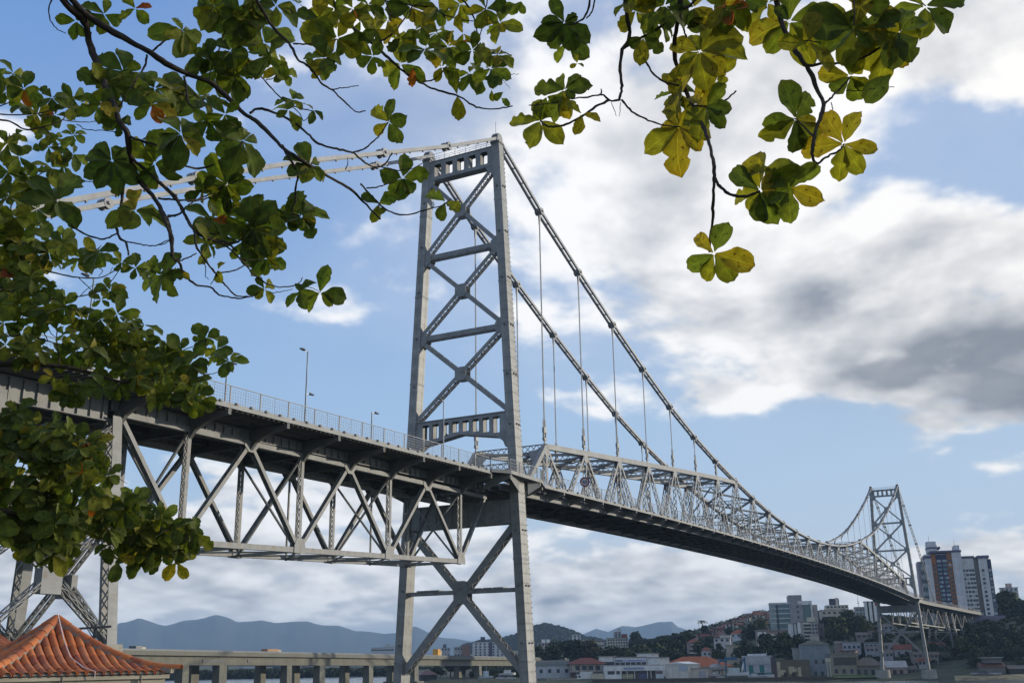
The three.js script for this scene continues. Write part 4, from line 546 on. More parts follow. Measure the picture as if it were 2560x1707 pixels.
house('brown_hip_roof_shed', 'low shed with broad grey brown hip roof left of the far pier', 'building', 2140, 2208, 1644, 1688, 472, { yaw: 2, wall: [0.26, 0.25, 0.22], roof: 'hip', roofMat: ROOF3, rise: 3.2, over: 0.9, depth: 14, win: [1, 4, 1.3, 2.2, 0.3, 0.4] });
house('shore_shop', 'low white shop with pitched roof between the two far piers', 'shop', 2212, 2268, 1652, 1690, 475, { yaw: 5, wall: [0.4, 0.32, 0.3], roof: 'side', roofMat: paint(0.5, 0.5, 0.5), rise: 2.6, depth: 12, more(t, w, h) { for (const x of [-0.4, -0.12, 0.16]) box(t, 'opening', paint(0.08, 0.06, 0.06), w * x, w * (x + 0.16), 0, h * 0.75, 0, 0.12); } });
// ---- slope above
house('office_block', 'grey glass office block with white bands and tall blank tower', 'office', 1931, 1985, 1507, 1572, 625, { yaw: 4, wall: [0.3, 0.36, 0.36], depth: 14, roofMat: paint(0.66, 0.68, 0.68), more(t, w, h, dp, s) {
  for (let i = 0; i < 5; i++) { box(t, 'glass_band', TEAL, -w * 0.28, w / 2, h * (0.06 + i * 0.185), h * (0.06 + i * 0.185) + h * 0.14, 0, 0.12); box(t, 'band', paint(0.6, 0.66, 0.66), -w / 2, w / 2, h * (0.22 + i * 0.185), h * (0.22 + i * 0.185) + 0.5, 0, 0.3); }
  box(t, 'dark_strip', GLASS, -w * 0.25, -w * 0.17, -2, h * 0.95, 0.13, 0.35);
  const G = paint(0.33, 0.32, 0.34); box(t, 'tower', G, w / 2 - 8 * s, w / 2 + 24 * s, -6, h + 19 * s, -dp, 0.5); windows(t, 3, 1, w / 2 + 12 * s, w / 2 + 12 * s, h * 0.45, h * 0.85, 0.5, 1.2, 1.0);
  box(t, 'glass_wing', TEAL, w / 2 + 24.5 * s, w / 2 + 46 * s, -6, h - 4 * s, -dp, 0); box(t, 'white_frame', paint(0.7, 0.72, 0.72), w / 2 + 44 * s, w / 2 + 47.5 * s, -6, h + 1, -dp - 0.2, 0.4); box(t, 'white_frame', paint(0.7, 0.72, 0.72), w / 2 + 13 * s, w / 2 + 44 * s, h - 3.5 * s, h + 1, 0.51, 0.7); box(t, 'rear_wing', G, w / 2 + 48 * s, w / 2 + 61 * s, -6, h - 5 * s, -dp, -2); } });
house('cream_apartments', 'cream apartment block with balcony rows below the grey office', 'apartments', 1998, 2046, 1554, 1604, 590, { yaw: 4, wall: [0.42, 0.42, 0.4], depth: 12, more(t, w, h, dp, s) { box(t, 'stair_head', paint(0.6, 0.57, 0.44), w * 0.02, w * 0.42, h, h + 12 * s, -5, -1); box(t, 'white_fin', paint(...WHITE), -w * 0.5, -w * 0.36, -3, h, 0, 0.5); box(t, 'cream_bay', paint(0.64, 0.6, 0.48), -w * 0.22, w * 0.16, -3, h * 0.97, 0, 0.4); for (let i = 0; i < 5; i++) windows(t, 1, 3, -w * 0.14, w * 0.1, h * (0.12 + 0.18 * i), h * (0.12 + 0.18 * i), 0.4, 1.3, 1.2); for (let i = 0; i < 5; i++) windows(t, 1, 2, w * 0.28, w * 0.42, h * (0.12 + 0.18 * i), h * (0.12 + 0.18 * i), 0, 0.9, 1.0); } });
house('white_twin_blocks', 'narrow white building with two dark slots beside the cream apartments', 'building', 1975, 1998, 1557, 1590, 596, { yaw: 4, wall: WHITE, depth: 9, more(t, w, h) { for (const x of [-0.1, 0.25]) box(t, 'dark_strip', GLASS, w * x, w * (x + 0.1), -1, h, 0, 0.1); } });
house('brown_framed_apartments', 'low apartment block with white panels and brown frames behind dark trees', 'apartments', 1898, 1973, 1575, 1632, 570, { yaw: 6, wall: [0.3, 0.22, 0.2], depth: 12, more(t, w, h) { box(t, 'white_panel', paint(...WHITE), -w * 0.5, -w * 0.36, -4, h * 0.94, 0, 0.3); box(t, 'white_panel', paint(...WHITE), -w * 0.3, -w * 0.22, -4, h * 0.94, 0, 0.3); box(t, 'white_panel', paint(0.6, 0.55, 0.5), -w * 0.14, w * 0.3, h * 0.2, h * 0.86, 0, 0.3); windows(t, 3, 3, -w * 0.06, w * 0.22, h * 0.3, h * 0.72, 0.3, 2, 1.1); box(t, 'white_panel', paint(0.6, 0.5, 0.48), w * 0.36, w * 0.5, h * 0.2, h * 0.86, 0, 0.3); } });
house('grey_house', 'plain grey house with two square windows next to the cream apartments', 'house', 2033, 2062, 1559, 1600, 600, { yaw: 2, wall: [0.24, 0.22, 0.22], depth: 9, win: [1, 2, 1.3, 1.3, 0.7, 0.7] });
house('stepped_building', 'cream stepped building topped by a dark windowed tower', 'building', 2056, 2136, 1524, 1566, 690, { yaw: 5, wall: [0.56, 0.5, 0.42], depth: 14, more(t, w, h, dp, s) { box(t, 'upper_floor', paint(0.62, 0.57, 0.48), -w * 0.32, w * 0.36, h, h + 13 * s, -dp, -1); box(t, 'dark_tower', paint(0.06, 0.06, 0.09), -w * 0.18, w * 0.1, h + 13 * s, h + 29 * s, -9, -3); box(t, 'stair_shaft', paint(0.62, 0.55, 0.5), w * 0.0, w * 0.07, h + 13 * s, h + 31 * s, -5, -2.9); windows(t, 1, 6, -w * 0.26, w * 0.3, h + 8 * s, h + 8 * s, -1, 1.4, 1.1); windows(t, 3, 6, -w * 0.4, w * 0.4, h * 0.3, h * 0.85, 0, 1.5, 1.3); box(t, 'blue_bay', paint(0.22, 0.25, 0.36), -w * 0.47, -w * 0.24, 0, h * 0.62, 0, 0.4); } });
house('striped_apartments', 'white apartment block with dark vertical stripes under the bridge deck', 'apartments', 2166, 2202, 1503, 1556, 660, { yaw: 2, wall: WHITE, depth: 10, more(t, w, h) { for (const x of [-0.32, -0.02]) box(t, 'dark_strip', paint(0.02, 0.03, 0.025), w * x, w * (x + 0.1), -3, h, 0, 0.12); box(t, 'red_panel', paint(0.5, 0.05, 0.05), w * 0.2, w * 0.46, h * 0.8, h * 0.96, 0, 0.15); windows(t, 5, 1, w * 0.4, w * 0.4, h * 0.1, h * 0.7, 0, 1, 1.2); } });
house('pale_apartments', 'pale grey apartments with glass bays left of the striped block', 'apartments', 2142, 2168, 1517, 1558, 665, { yaw: 4, wall: [0.42, 0.42, 0.42], depth: 10, win: [4, 3, 1.3, 1.2], glass: TEAL });
{ const t = place('antenna_mast', 2147, 1528, 700, 0, 'thin lattice antenna mast on the skyline beside the bridge', 'antenna'), b = new MB(); b.bar(V(0, -3, 0), V(0, 12, 0), 0.35, 0.35, V(1, 0, 0), 0.12, 0.12); b.build('mast', M.rail, t); box(t, 'aerial', M.rail, -0.6, 0.6, 5, 5.4, -0.2, 0.2); box(t, 'aerial', M.rail, -0.4, 0.4, 6.2, 6.5, -0.2, 0.2); }
house('orange_roof_villa', 'white villa with orange tiled roof high among the hillside houses', 'house', 1829, 1866, 1574, 1616, 640, { yaw: -6, wall: [0.6, 0.64, 0.7], roof: 'hip', roofMat: ROOF, rise: 2.2, depth: 9, win: [2, 3, 1.2, 1.1, 0.3, 0.85] });
house('white_terrace_house', 'white stacked terrace house with flat roofs in the middle of the slope', 'house', 1786, 1827, 1594, 1626, 600, { yaw: -8, wall: [0.66, 0.64, 0.64], depth: 9, win: [2, 3, 1.3, 1.2], more(t, w, h) { box(t, 'roof_terrace', paint(0.62, 0.56, 0.52), -w * 0.15, w * 0.5, h, h + 1.6, -6, -1); } });
house('pink_apartment_house', 'narrow pinkish house with balconies at the foot of the slope', 'house', 1722, 1753, 1598, 1643, 560, { yaw: 4, wall: [0.34, 0.27, 0.25], roof: 'hip', roofMat: ROOF2, rise: 1.6, depth: 9, win: [3, 2, 2.2, 1.2], more(t, w, h) { for (let i = 1; i < 4; i++) box(t, 'balcony', paint(0.55, 0.52, 0.5), -w * 0.4, w * 0.5, h * i * 0.27, h * i * 0.27 + 0.6, 0, 1.1); } });
house('small_red_roof_house', 'small pale house with red hip roof near the orange hall', 'house', 1757, 1779, 1617, 1641, 545, { yaw: 6, wall: [0.5, 0.53, 0.55], roof: 'hip', roofMat: ROOF2, rise: 1.7, depth: 7, win: [1, 2, 1, 1.1, 0.5, 0.5] });
house('beige_block', 'beige windowless block beside a narrow dark framed house', 'building', 1817, 1848, 1612, 1650, 540, { yaw: -6, wall: [0.48, 0.44, 0.35], depth: 9 });
house('white_row_house', 'white row house with low roof behind the beige warehouse', 'house', 2108, 2152, 1603, 1628, 530, { yaw: 4, wall: [0.46, 0.48, 0.54], depth: 8, win: [1, 4, 1.2, 1.2, 0.5, 0.5] });
house('pink_row_house', 'small pinkish house left of the white row house', 'house', 2090, 2109, 1602, 1630, 532, { yaw: 4, wall: [0.34, 0.27, 0.25], depth: 8, roof: 'side', roofMat: ROOF3, rise: 1.2 });
house('blue_row_house', 'pale blue patched house just left of the far tower leg', 'house', 2165, 2206, 1605, 1636, 525, { yaw: 3, wall: [0.34, 0.4, 0.48], depth: 8, win: [2, 4, 1.1, 1.1, 0.3, 0.75] });
house('red_roof_cottage', 'cottage with red roof framed by the far tower legs', 'house', 2240, 2282, 1611, 1656, 520, { yaw: 4, wall: [0.44, 0.4, 0.46], roof: 'side', roofMat: ROOF2, rise: 2.2, depth: 9, win: [2, 2, 1.1, 1.4, 0.3, 0.7] });
house('flat_white_shed', 'flat white shed roof between the far tower legs', 'house', 2226, 2300, 1577, 1596, 560, { yaw: 0, wall: [0.42, 0.43, 0.45], depth: 8, win: [1, 5, 1.2, 1, 0.4, 0.4] });
house('beach_shed', 'low boat shed with rusty roof on the sandy beach', 'building', 2455, 2512, 1656, 1684, 462, { yaw: 8, wall: [0.2, 0.19, 0.18], roof: 'side', roofMat: mat([0.2, 0.08, 0.05], { map: tileMap }), rise: 1.6, depth: 9, more(t, w, h) { box(t, 'upper_deck', paint(0.2, 0.2, 0.21), -w * 0.3, w * 0.45, h + 1.4, h + 3.2, -8, -2); box(t, 'upper_roof', paint(0.3, 0.3, 0.3), -w * 0.4, w * 0.5, h + 3.2, h + 3.6, -8, -1); } });
house('dark_beach_hut', 'dark hut at the right end of the beach', 'building', 2526, 2575, 1662, 1688, 462, { yaw: 8, wall: [0.07, 0.065, 0.06], roof: 'side', roofMat: ROOF3, rise: 1.4, depth: 8 });
house('hill_house_white', 'white house with red roof right of the apartment towers', 'house', 2498, 2526, 1486, 1520, 640, { yaw: 4, wall: [0.5, 0.5, 0.5], roof: 'hip', roofMat: ROOF2, rise: 2, depth: 9, win: [2, 3, 1, 1.1] });
house('hilltop_apartments', 'small pale apartment building on the hilltop at the right edge', 'apartments', 2506, 2546, 1468, 1500, 760, { yaw: 4, wall: [0.56, 0.55, 0.54], depth: 9, win: [3, 4, 1.2, 1.1], more(t, w, h) { box(t, 'stair_head', paint(0.5, 0.38, 0.36), -w * 0.15, w * 0.2, h, h + 3, -6, -2); } });
// ---- the big apartment towers
{
  const d = 565, t = place('apartment_tower', 2400, 1540, d, 6, 'twin white apartment tower with orange and navy vertical stripes', 'apartments'), s = scaleAt(2400, 1450, d), X = (x) => (x - 2400) * s, Y = (y) => (1540 - y) * s;
  const tilt = (y) => 0, W = paint(0.62, 0.63, 0.66), O = paint(0.34, 0.13, 0.035), N = paint(0.035, 0.04, 0.10), PU = paint(0.12, 0.12, 0.2), LG = paint(0.66, 0.66, 0.66), BR = paint(0.2, 0.18, 0.17), PK = paint(0.4, 0.35, 0.4);
  const S = (name, m, x0, x1, yt, z0, z1, yb = 1562) => box(t, name, m, X(x0), X(x1), Y(yb), Y(yt), z0, z1);
  S('wall', W, 2334, 2421, 1386, -16, -0.6); S('end_wall', PK, 2317, 2334, 1402, -15, -3); S('glass_bay', TEAL, 2323, 2334, 1402, -3, -1); S('white_panel', W, 2334.2, 2349, 1395, -0.6, 0.6); S('orange_strip', O, 2349.2, 2360, 1386, -0.6, 0.2); S('navy_strip', N, 2360.2, 2386, 1388, -0.6, -0.1); S('orange_strip', O, 2386.2, 2398, 1382, -0.6, 0.2); S('white_panel', W, 2398.2, 2420, 1383, -0.6, 0.7);
  S('parapet', PU, 2332, 2350, 1390, -16, 1.0, 1396); S('parapet', PU, 2349, 2422, 1378.5, -16, 0.9, 1383.5); S('penthouse', W, 2345, 2368, 1362, -14, -3, 1380); S('penthouse', W, 2345, 2368, 1352, -12, -5, 1363); S('penthouse_band', PU, 2344.5, 2376, 1367, -14.2, -2.8, 1371); S('penthouse', W, 2408, 2421, 1365, -12, -3, 1380);
  S('right_wall', LG, 2420.2, 2449, 1398, -20, -2.2); S('parapet', PU, 2420, 2452, 1393, -20, -1.9, 1398.5); S('stair_strip', BR, 2449.2, 2460, 1396, -20, -3.4); S('right_wall', LG, 2460.2, 2480, 1398, -20, -2.0); S('parapet', PU, 2459, 2486, 1393, -20, -1.7, 1400); S('glass_side', N, 2480.2, 2490, 1402, -18, -3); S('podium', paint(0.5, 0.5, 0.52), 2362, 2425, 1532, -3, 4); S('podium', paint(0.2, 0.19, 0.26), 2425.2, 2500, 1540, -3, 3);
  const row = (i) => Y(1398 + i * 10.4);
  const win = (x, y, z, w, h, m = GLASS) => { const q = new THREE.Mesh(unit, m); q.name = 'window'; q.scale.set(w, h, 0.12); q.position.set(X(x), y, z + 0.03); t.add(q); };
  const blind = paint(0.4, 0.45, 0.46), rw = rng(4);
  for (let i = 0; i < 13; i++) { const y = row(i) - 1.1; for (const x of [2354.6, 2392]) if (i || x > 2380) win(x, y, 0.2, 1.25, 1.2, rw() < 0.15 ? blind : GLASS); for (const x of [2364.5, 2369.5, 2378, 2383]) win(x, y, -0.1, 0.95, 1.15, rw() < 0.4 ? blind : TEAL); if (i > 1) for (const x of [2423.5, 2431.5, 2439, 2445.5]) win(x, y - 0.8, -2.2, 1.15, 1.1, rw() < 0.2 ? blind : GLASS); if (i > 1) win(2468, y - 1, -2.0, 1.3, 1.15, rw() < 0.2 ? blind : GLASS); if (i > 0) for (const x of [2325, 2331]) win(x, y - 1.2, -1, 0.95, 1.5, i % 2 ? blind : GLASS); if (i > 1) win(2485, y - 1, -3, 1.2, 1.4, rw() < 0.5 ? blind : TEAL); }
  const a = new MB(); a.bar(V(X(2353), Y(1352), -8), V(X(2353), Y(1334), -8), 0.14, 0.14, V(1, 0, 0)); a.bar(V(X(2413), Y(1365), -8), V(X(2413), Y(1348), -8), 0.12, 0.12, V(1, 0, 0)); a.build('antenna', M.rail, t);
}
// ---- centre distance
house('white_block_flats', 'white flats with dark window column behind the road bridge', 'apartments', 1184, 1262, 1604, 1640, 900, { yaw: 4, wall: [0.6, 0.63, 0.66], depth: 16, more(t, w, h, dp, s) { windows(t, 5, 7, -w * 0.42, w * 0.42, h * 0.12, h * 0.86, 0, 1.5, 1.3); box(t, 'dark_strip', paint(0.08, 0.08, 0.12), w * 0.0, w * 0.1, 0, h, 0.05, 0.25); box(t, 'roof_tower', paint(0.07, 0.07, 0.1), -w * 0.26, -w * 0.12, h, h + 13 * s, -8, -3); } });
house('brick_block', 'dark reddish block left of the white flats', 'building', 1157, 1175, 1611, 1640, 880, { yaw: 4, wall: BRICK, depth: 10 });
house('grey_roof_building', 'low pale building left of the reddish block', 'building', 1136, 1158, 1617, 1640, 890, { yaw: 4, wall: [0.5, 0.5, 0.52], depth: 10, win: [2, 3, 1.4, 1.2] });
house('water_tower_building', 'small building with rooftop tank behind the orange truck', 'building', 1103, 1125, 1619, 1640, 950, { yaw: 0, wall: [0.4, 0.42, 0.46], depth: 9, win: [2, 3, 1.3, 1.2], more(t, w, h) { box(t, 'tank', paint(0.12, 0.14, 0.18), -w * 0.3, w * 0.1, h, h + 3.4, -4, -1); } });
house('slender_white_tower', 'slender white tower block in front of the wooded hill', 'apartments', 1433, 1452, 1585, 1614, 830, { yaw: 6, wall: [0.62, 0.66, 0.68], depth: 8, win: [4, 2, 1.4, 1.3] });
house('pink_office_building', 'pinkish building with two white rooftop boxes right of the tower leg', 'building', 1346, 1378, 1606, 1632, 800, { yaw: 4, wall: [0.5, 0.38, 0.38], depth: 9, win: [2, 4, 1.4, 1.2], more(t, w, h, dp, s) { for (const x of [-0.2, 0.18]) box(t, 'roof_box', paint(...WHITE), w * x, w * (x + 0.28), h, h + 9 * s, -6, -2); } });
house('long_white_building', 'long low white building across the foot of the wooded hill', 'building', 1362, 1432, 1609, 1620, 810, { yaw: 4, wall: [0.52, 0.5, 0.48], depth: 9, win: [1, 12, 1.5, 1.2, 0.5, 0.5] });
house('long_pale_building', 'second long pale building right of the slender white tower', 'building', 1452, 1510, 1599, 1616, 840, { yaw: 4, wall: [0.5, 0.47, 0.42], depth: 9, win: [2, 9, 1.4, 1.1] });
house('beige_apartments', 'beige apartment block with grey stair tower and red roof corner', 'apartments', 1519, 1571, 1594, 1624, 760, { yaw: 4, wall: [0.52, 0.5, 0.43], depth: 10, more(t, w, h, dp, s) { windows(t, 4, 8, -w * 0.43, w * 0.43, h * 0.14, h * 0.86, 0, 1.0, 1.1); box(t, 'stair_tower', paint(0.36, 0.38, 0.4), -w * 0.16, w * 0.2, h, h + 16 * s, -7, -1); box(t, 'stair_tower', paint(0.5, 0.52, 0.54), w * 0.0, w * 0.18, h + 16 * s, h + 24 * s, -6, -2); windows(t, 3, 2, -w * 0.06, w * 0.1, h + 3 * s, h + 13 * s, -1, 1.1, 1); box(t, 'red_roof', ROOF2, w * 0.22, w * 0.48, h, h + 10 * s, -7, -2); } });
for (const [x, w, yt, yb, d, c, l] of [[615, 36, 1657, 1686, 980, [0.36, 0.42, 0.48], 'bluish apartment row seen beneath the road bridge left of the middle piers'], [622, 24, 1656, 1690, 940, [0.45, 0.5, 0.54], 'grey balconied block beside a road bridge pier'], [664, 40, 1660, 1682, 1000, [0.58, 0.52, 0.52], 'pinkish low buildings beneath the road bridge'], [695, 26, 1656, 1678, 1000, [0.12, 0.2, 0.3], 'dark blue building beneath the road bridge'], [713, 14, 1657, 1676, 1010, [0.6, 0.62, 0.64], 'small white building left of the paired piers'], [775, 44, 1659, 1676, 1020, [0.55, 0.52, 0.54], 'low pale buildings between the paired piers'], [880, 40, 1659, 1678, 1020, [0.52, 0.56, 0.6], 'pale blue building between the right piers'], [550, 40, 1656, 1672, 1000, [0.5, 0.48, 0.5], 'pale buildings between the left piers'], [450, 34, 1656, 1676, 1000, [0.4, 0.44, 0.5], 'bluish buildings beyond the tiled roof'], [968, 30, 1660, 1678, 1020, [0.5, 0.5, 0.5], 'grey buildings just left of the tower leg']])
  house('waterfront_building', l, 'building', x - w / 2, x + w / 2, yt, yb, d, { yaw: 3, wall: c, depth: 12, win: [3, max(3, Math.round(w / 5)), 1.6, 1.5] });
house('long_terminal', 'low white terminal roofline above the road bridge left of the tower', 'building', 928, 985, 1618, 1640, 1100, { yaw: 0, wall: [0.52, 0.54, 0.58], depth: 12, win: [1, 10, 2, 1.4, 0.75, 0.75], more(t, w, h, dp, s) { box(t, 'roof_box', paint(0.5, 0.52, 0.55), w * 0.1, w * 0.3, h, h + 10 * s, -6, -2); box(t, 'roof_box', paint(0.5, 0.52, 0.55), w * 0.36, w * 0.5, h, h + 6 * s, -6, -2); } });
// ---- small houses stacked up the slope
{
  const cols = [[0.4, 0.28, 0.24], [0.46, 0.38, 0.33], [0.62, 0.58, 0.52], [0.3, 0.2, 0.18], [0.55, 0.53, 0.52], [0.2, 0.42, 0.38], [0.72, 0.7, 0.66], [0.36, 0.32, 0.32]], r = rng(77);
  const sky = [[1745, 1588], [1790, 1570], [1820, 1556], [1850, 1542], [1880, 1530], [1905, 1526], [1932, 1527]];
  for (let k = 0; k < 120; k++) {
    const a = r(), x = lerp(1742, 1928, a); let i = 0; while (i < sky.length - 2 && x > sky[i + 1][0]) i++;
    const top = lerp(sky[i][1], sky[i + 1][1], clamp((x - sky[i][0]) / (sky[i + 1][0] - sky[i][0]))), dep = k < 45 ? r() * 0.12 : r(), y = lerp(top + 9, min(1612, top + 62), dep), d = min(890, groundHit(x, y)), w = lerp(11, 20, r()), h = lerp(7, 12, r()), c = cols[floor(r() * (dep < 0.15 ? 5 : cols.length))];
    if (x > 1822 && x < 1872 && y > 1570) continue;
    const rf = r() < 0.45 ? 'side' : 'flat', rm = r() < 0.5, tone = ['brown', 'tan', 'cream', 'dark brown', 'grey', 'teal', 'white', 'dull grey'][cols.indexOf(c)], where = x < 1768 ? 'beside the palm' : x < 1800 ? 'above the white terrace house' : x < 1826 ? 'left of the orange roofed villa' : x < 1868 ? 'above the orange villa' : x < 1902 ? 'between villa and office block' : 'against the grey office block', band = y < top + 16 ? 'on the skyline' : y < top + 34 ? 'halfway up slope' : 'low on the slope';
    house('hillside_house', `${tone} house with ${rf === 'flat' ? 'flat' : rm ? 'red' : 'grey'} roof ${band} ${where}`, 'house', x - w / 2, x + w / 2, y - h, y, d, { yaw: lerp(-15, 15, r()), wall: c, roof: rf, roofMat: rm ? ROOF2 : ROOF3, rise: 1.3, depth: 7, win: [h > 9.5 ? 2 : 1, 2, 1, 1.1, 0.35, 0.72], group: 'small houses crowding the hillside' });
  }
  const low = [[2120, 1640, 500], [2218, 1640, 505], [2300, 1640, 500], [2195, 1590, 560], [2215, 1572, 585], [2160, 1592, 560], [2290, 1606, 540], [2254, 1600, 550], [2330, 1640, 500], [2345, 1620, 520], [2275, 1680, 482], [2310, 1660, 490], [2180, 1625, 520], [2228, 1622, 525]];
  for (const [x, y, d] of low) { const w = lerp(20, 36, r()), h = lerp(11, 17, r()), ci = floor(r() * 4), rf = r() < 0.7 ? 'side' : 'flat', rm = r() < 0.4; house('shore_house', `low ${['grey', 'brown', 'bluish', 'dark'][ci]} house with ${rf === 'flat' ? 'flat' : rm ? 'red' : 'grey'} roof ${x < 2205 ? 'left of the far tower' : x < 2300 ? 'seen between the far tower legs' : 'right of the far tower'} ${d < 500 ? 'by the water' : d < 530 ? 'just above the shore' : 'up the slope'}`, 'house', x - w / 2, x + w / 2, y - h, y, d, { yaw: lerp(-12, 12, r()), wall: [[0.4, 0.4, 0.42], [0.3, 0.26, 0.24], [0.36, 0.38, 0.44], [0.24, 0.22, 0.21]][ci], roof: rf, roofMat: rm ? ROOF2 : ROOF3, rise: 1.4, depth: 7, win: [1, 3, 1, 1.1, 0.5, 0.5], group: 'low houses near the far tower base' }); }
}
// ---------------------------------------------------------------- the concrete road bridge
{
  const A = pix(180, 1640, 285), B = pix(1330, 1645, 545), dir = B.clone().sub(A).setY(0).normalize(), nrm = V(-dir.z, 0, dir.x), on = (px, py) => { const r = ray(px, py), t = A.clone().sub(CP).dot(nrm) / r.dot(nrm); return CP.clone().addScaledVector(r, t); };
  if (nrm.dot(CP.clone().sub(A)) < 0) nrm.negate();
  const t = thing('road_bridge', on(800, 1660).setY(0), 'long concrete girder road bridge on paired piers crossing the bay', 'bridge'), c = mat([0.2, 0.2, 0.17], { map: concreteMap, rough: 0.9 }), top = (px) => lerp(1619.5, 1641, (px - 275) / 1015) - 0;
  const xs = [60, 275, 500, 700, 900, 1080, 1200, 1330, 1420], P = xs.map((x) => on(x, top(x)));
  const band = (name, m, off, w, y1, y0) => { const b = new MB(); for (let i = 0; i + 1 < P.length; i++) { const q = (p) => p.clone().addScaledVector(nrm, off).setY(p.y + (y1 + y0) / 2); b.bar(q(P[i]), q(P[i + 1]), w, y1 - y0); } b.build(name, m, t); };
  band('parapet', M.rail, 0.1, 0.2, 0.1, -0.35); band('deck_edge', c, 0, 0.9, -0.35, -1.5); band('deck_slab', c, -8, 15, -1.0, -1.5); band('girder', c, -1.4, 1.2, -1.5, -4.0); band('girder', c, -11, 1.2, -1.5, -4.0); band('bottom_slab', c, -6, 8, -3.7, -4.0); band('parapet', c, -16, 0.3, 0.2, -1.2);
  for (const [x, w] of [[472, 2.6], [565, 3.4], [730, 2.6], [812, 3.2], [933, 2.8], [1046, 3.2], [1205, 2.6]]) { const p = on(x, 1660), y = p.y + 1.6; for (const [o, l] of [[-2, 0], [-12, 0]]) { const b = new MB(), q = p.clone().addScaledVector(nrm, o); b.bar(V(q.x, y, q.z), V(q.x, -3, q.z), w, 2.2, nrm, w * 1.12, 3.2); b.build('pier', c, t); } const b = new MB(), q = p.clone().addScaledVector(nrm, -7); b.bar(V(q.x, 1.2, q.z).addScaledVector(nrm, -7), V(q.x, 1.2, q.z).addScaledVector(nrm, 8), 6, 2.2); b.build('pile_cap', c, t); }
  for (const [x, y0, y1] of [[540, 1648, 1653], [628, 1648, 1653]]) { const a = on(x - (x < 600 ? 28 : 4), 1650.5), e = on(x + (x < 600 ? 30 : 4), 1650.5), b = new MB(); b.bar(a.addScaledVector(nrm, -0.7), e.addScaledVector(nrm, -0.7), 0.2, 0.9); b.build('drain_opening', M.dark, t); }
  const veh = (px, L, H, col, label, cat, kind) => {
    const p = on(px, top(px)).addScaledVector(nrm, -2.5); p.y -= 1.0; const v = thing(kind, p, label, cat); v.rotation.y = Math.atan2(-dir.z, dir.x); bases.set(v, V(0, 0, 0));
    box(v, 'body', paint(...col, 0.4), -L / 2, L / 2, 0.5, H, -1.2, 1.2); box(v, 'cab', paint(0.5, 0.45, 0.3, 0.4), L / 2, L / 2 + 1.5, 0.5, H * 0.85, -1.1, 1.1); box(v, 'windscreen', GLASS, L / 2 + 1.5, L / 2 + 1.56, H * 0.5, H * 0.8, -1, 1);
    for (const x of [-0.35, 0.3, 0.5]) for (const s of [1, -1]) { const w = new MB(); w.disc(V(x * L, 0.5, s * 1.05), V(0, 0, 1), 0.5, 0.3); w.build('wheel', M.dark, v); }
  };
  veh(1105, 2.3, 3.6, [0.75, 0.36, 0.03], 'bright orange lorry crossing the road bridge', 'lorry', 'orange_lorry'); veh(692, 6, 1.95, [0.34, 0.18, 0.08], 'orange brown lorry roof showing over the bridge parapet', 'lorry', 'brown_lorry'); veh(358, 2.4, 1.85, [0.08, 0.09, 0.1], 'dark car roof above the left end of the road bridge', 'car', 'dark_car');
}
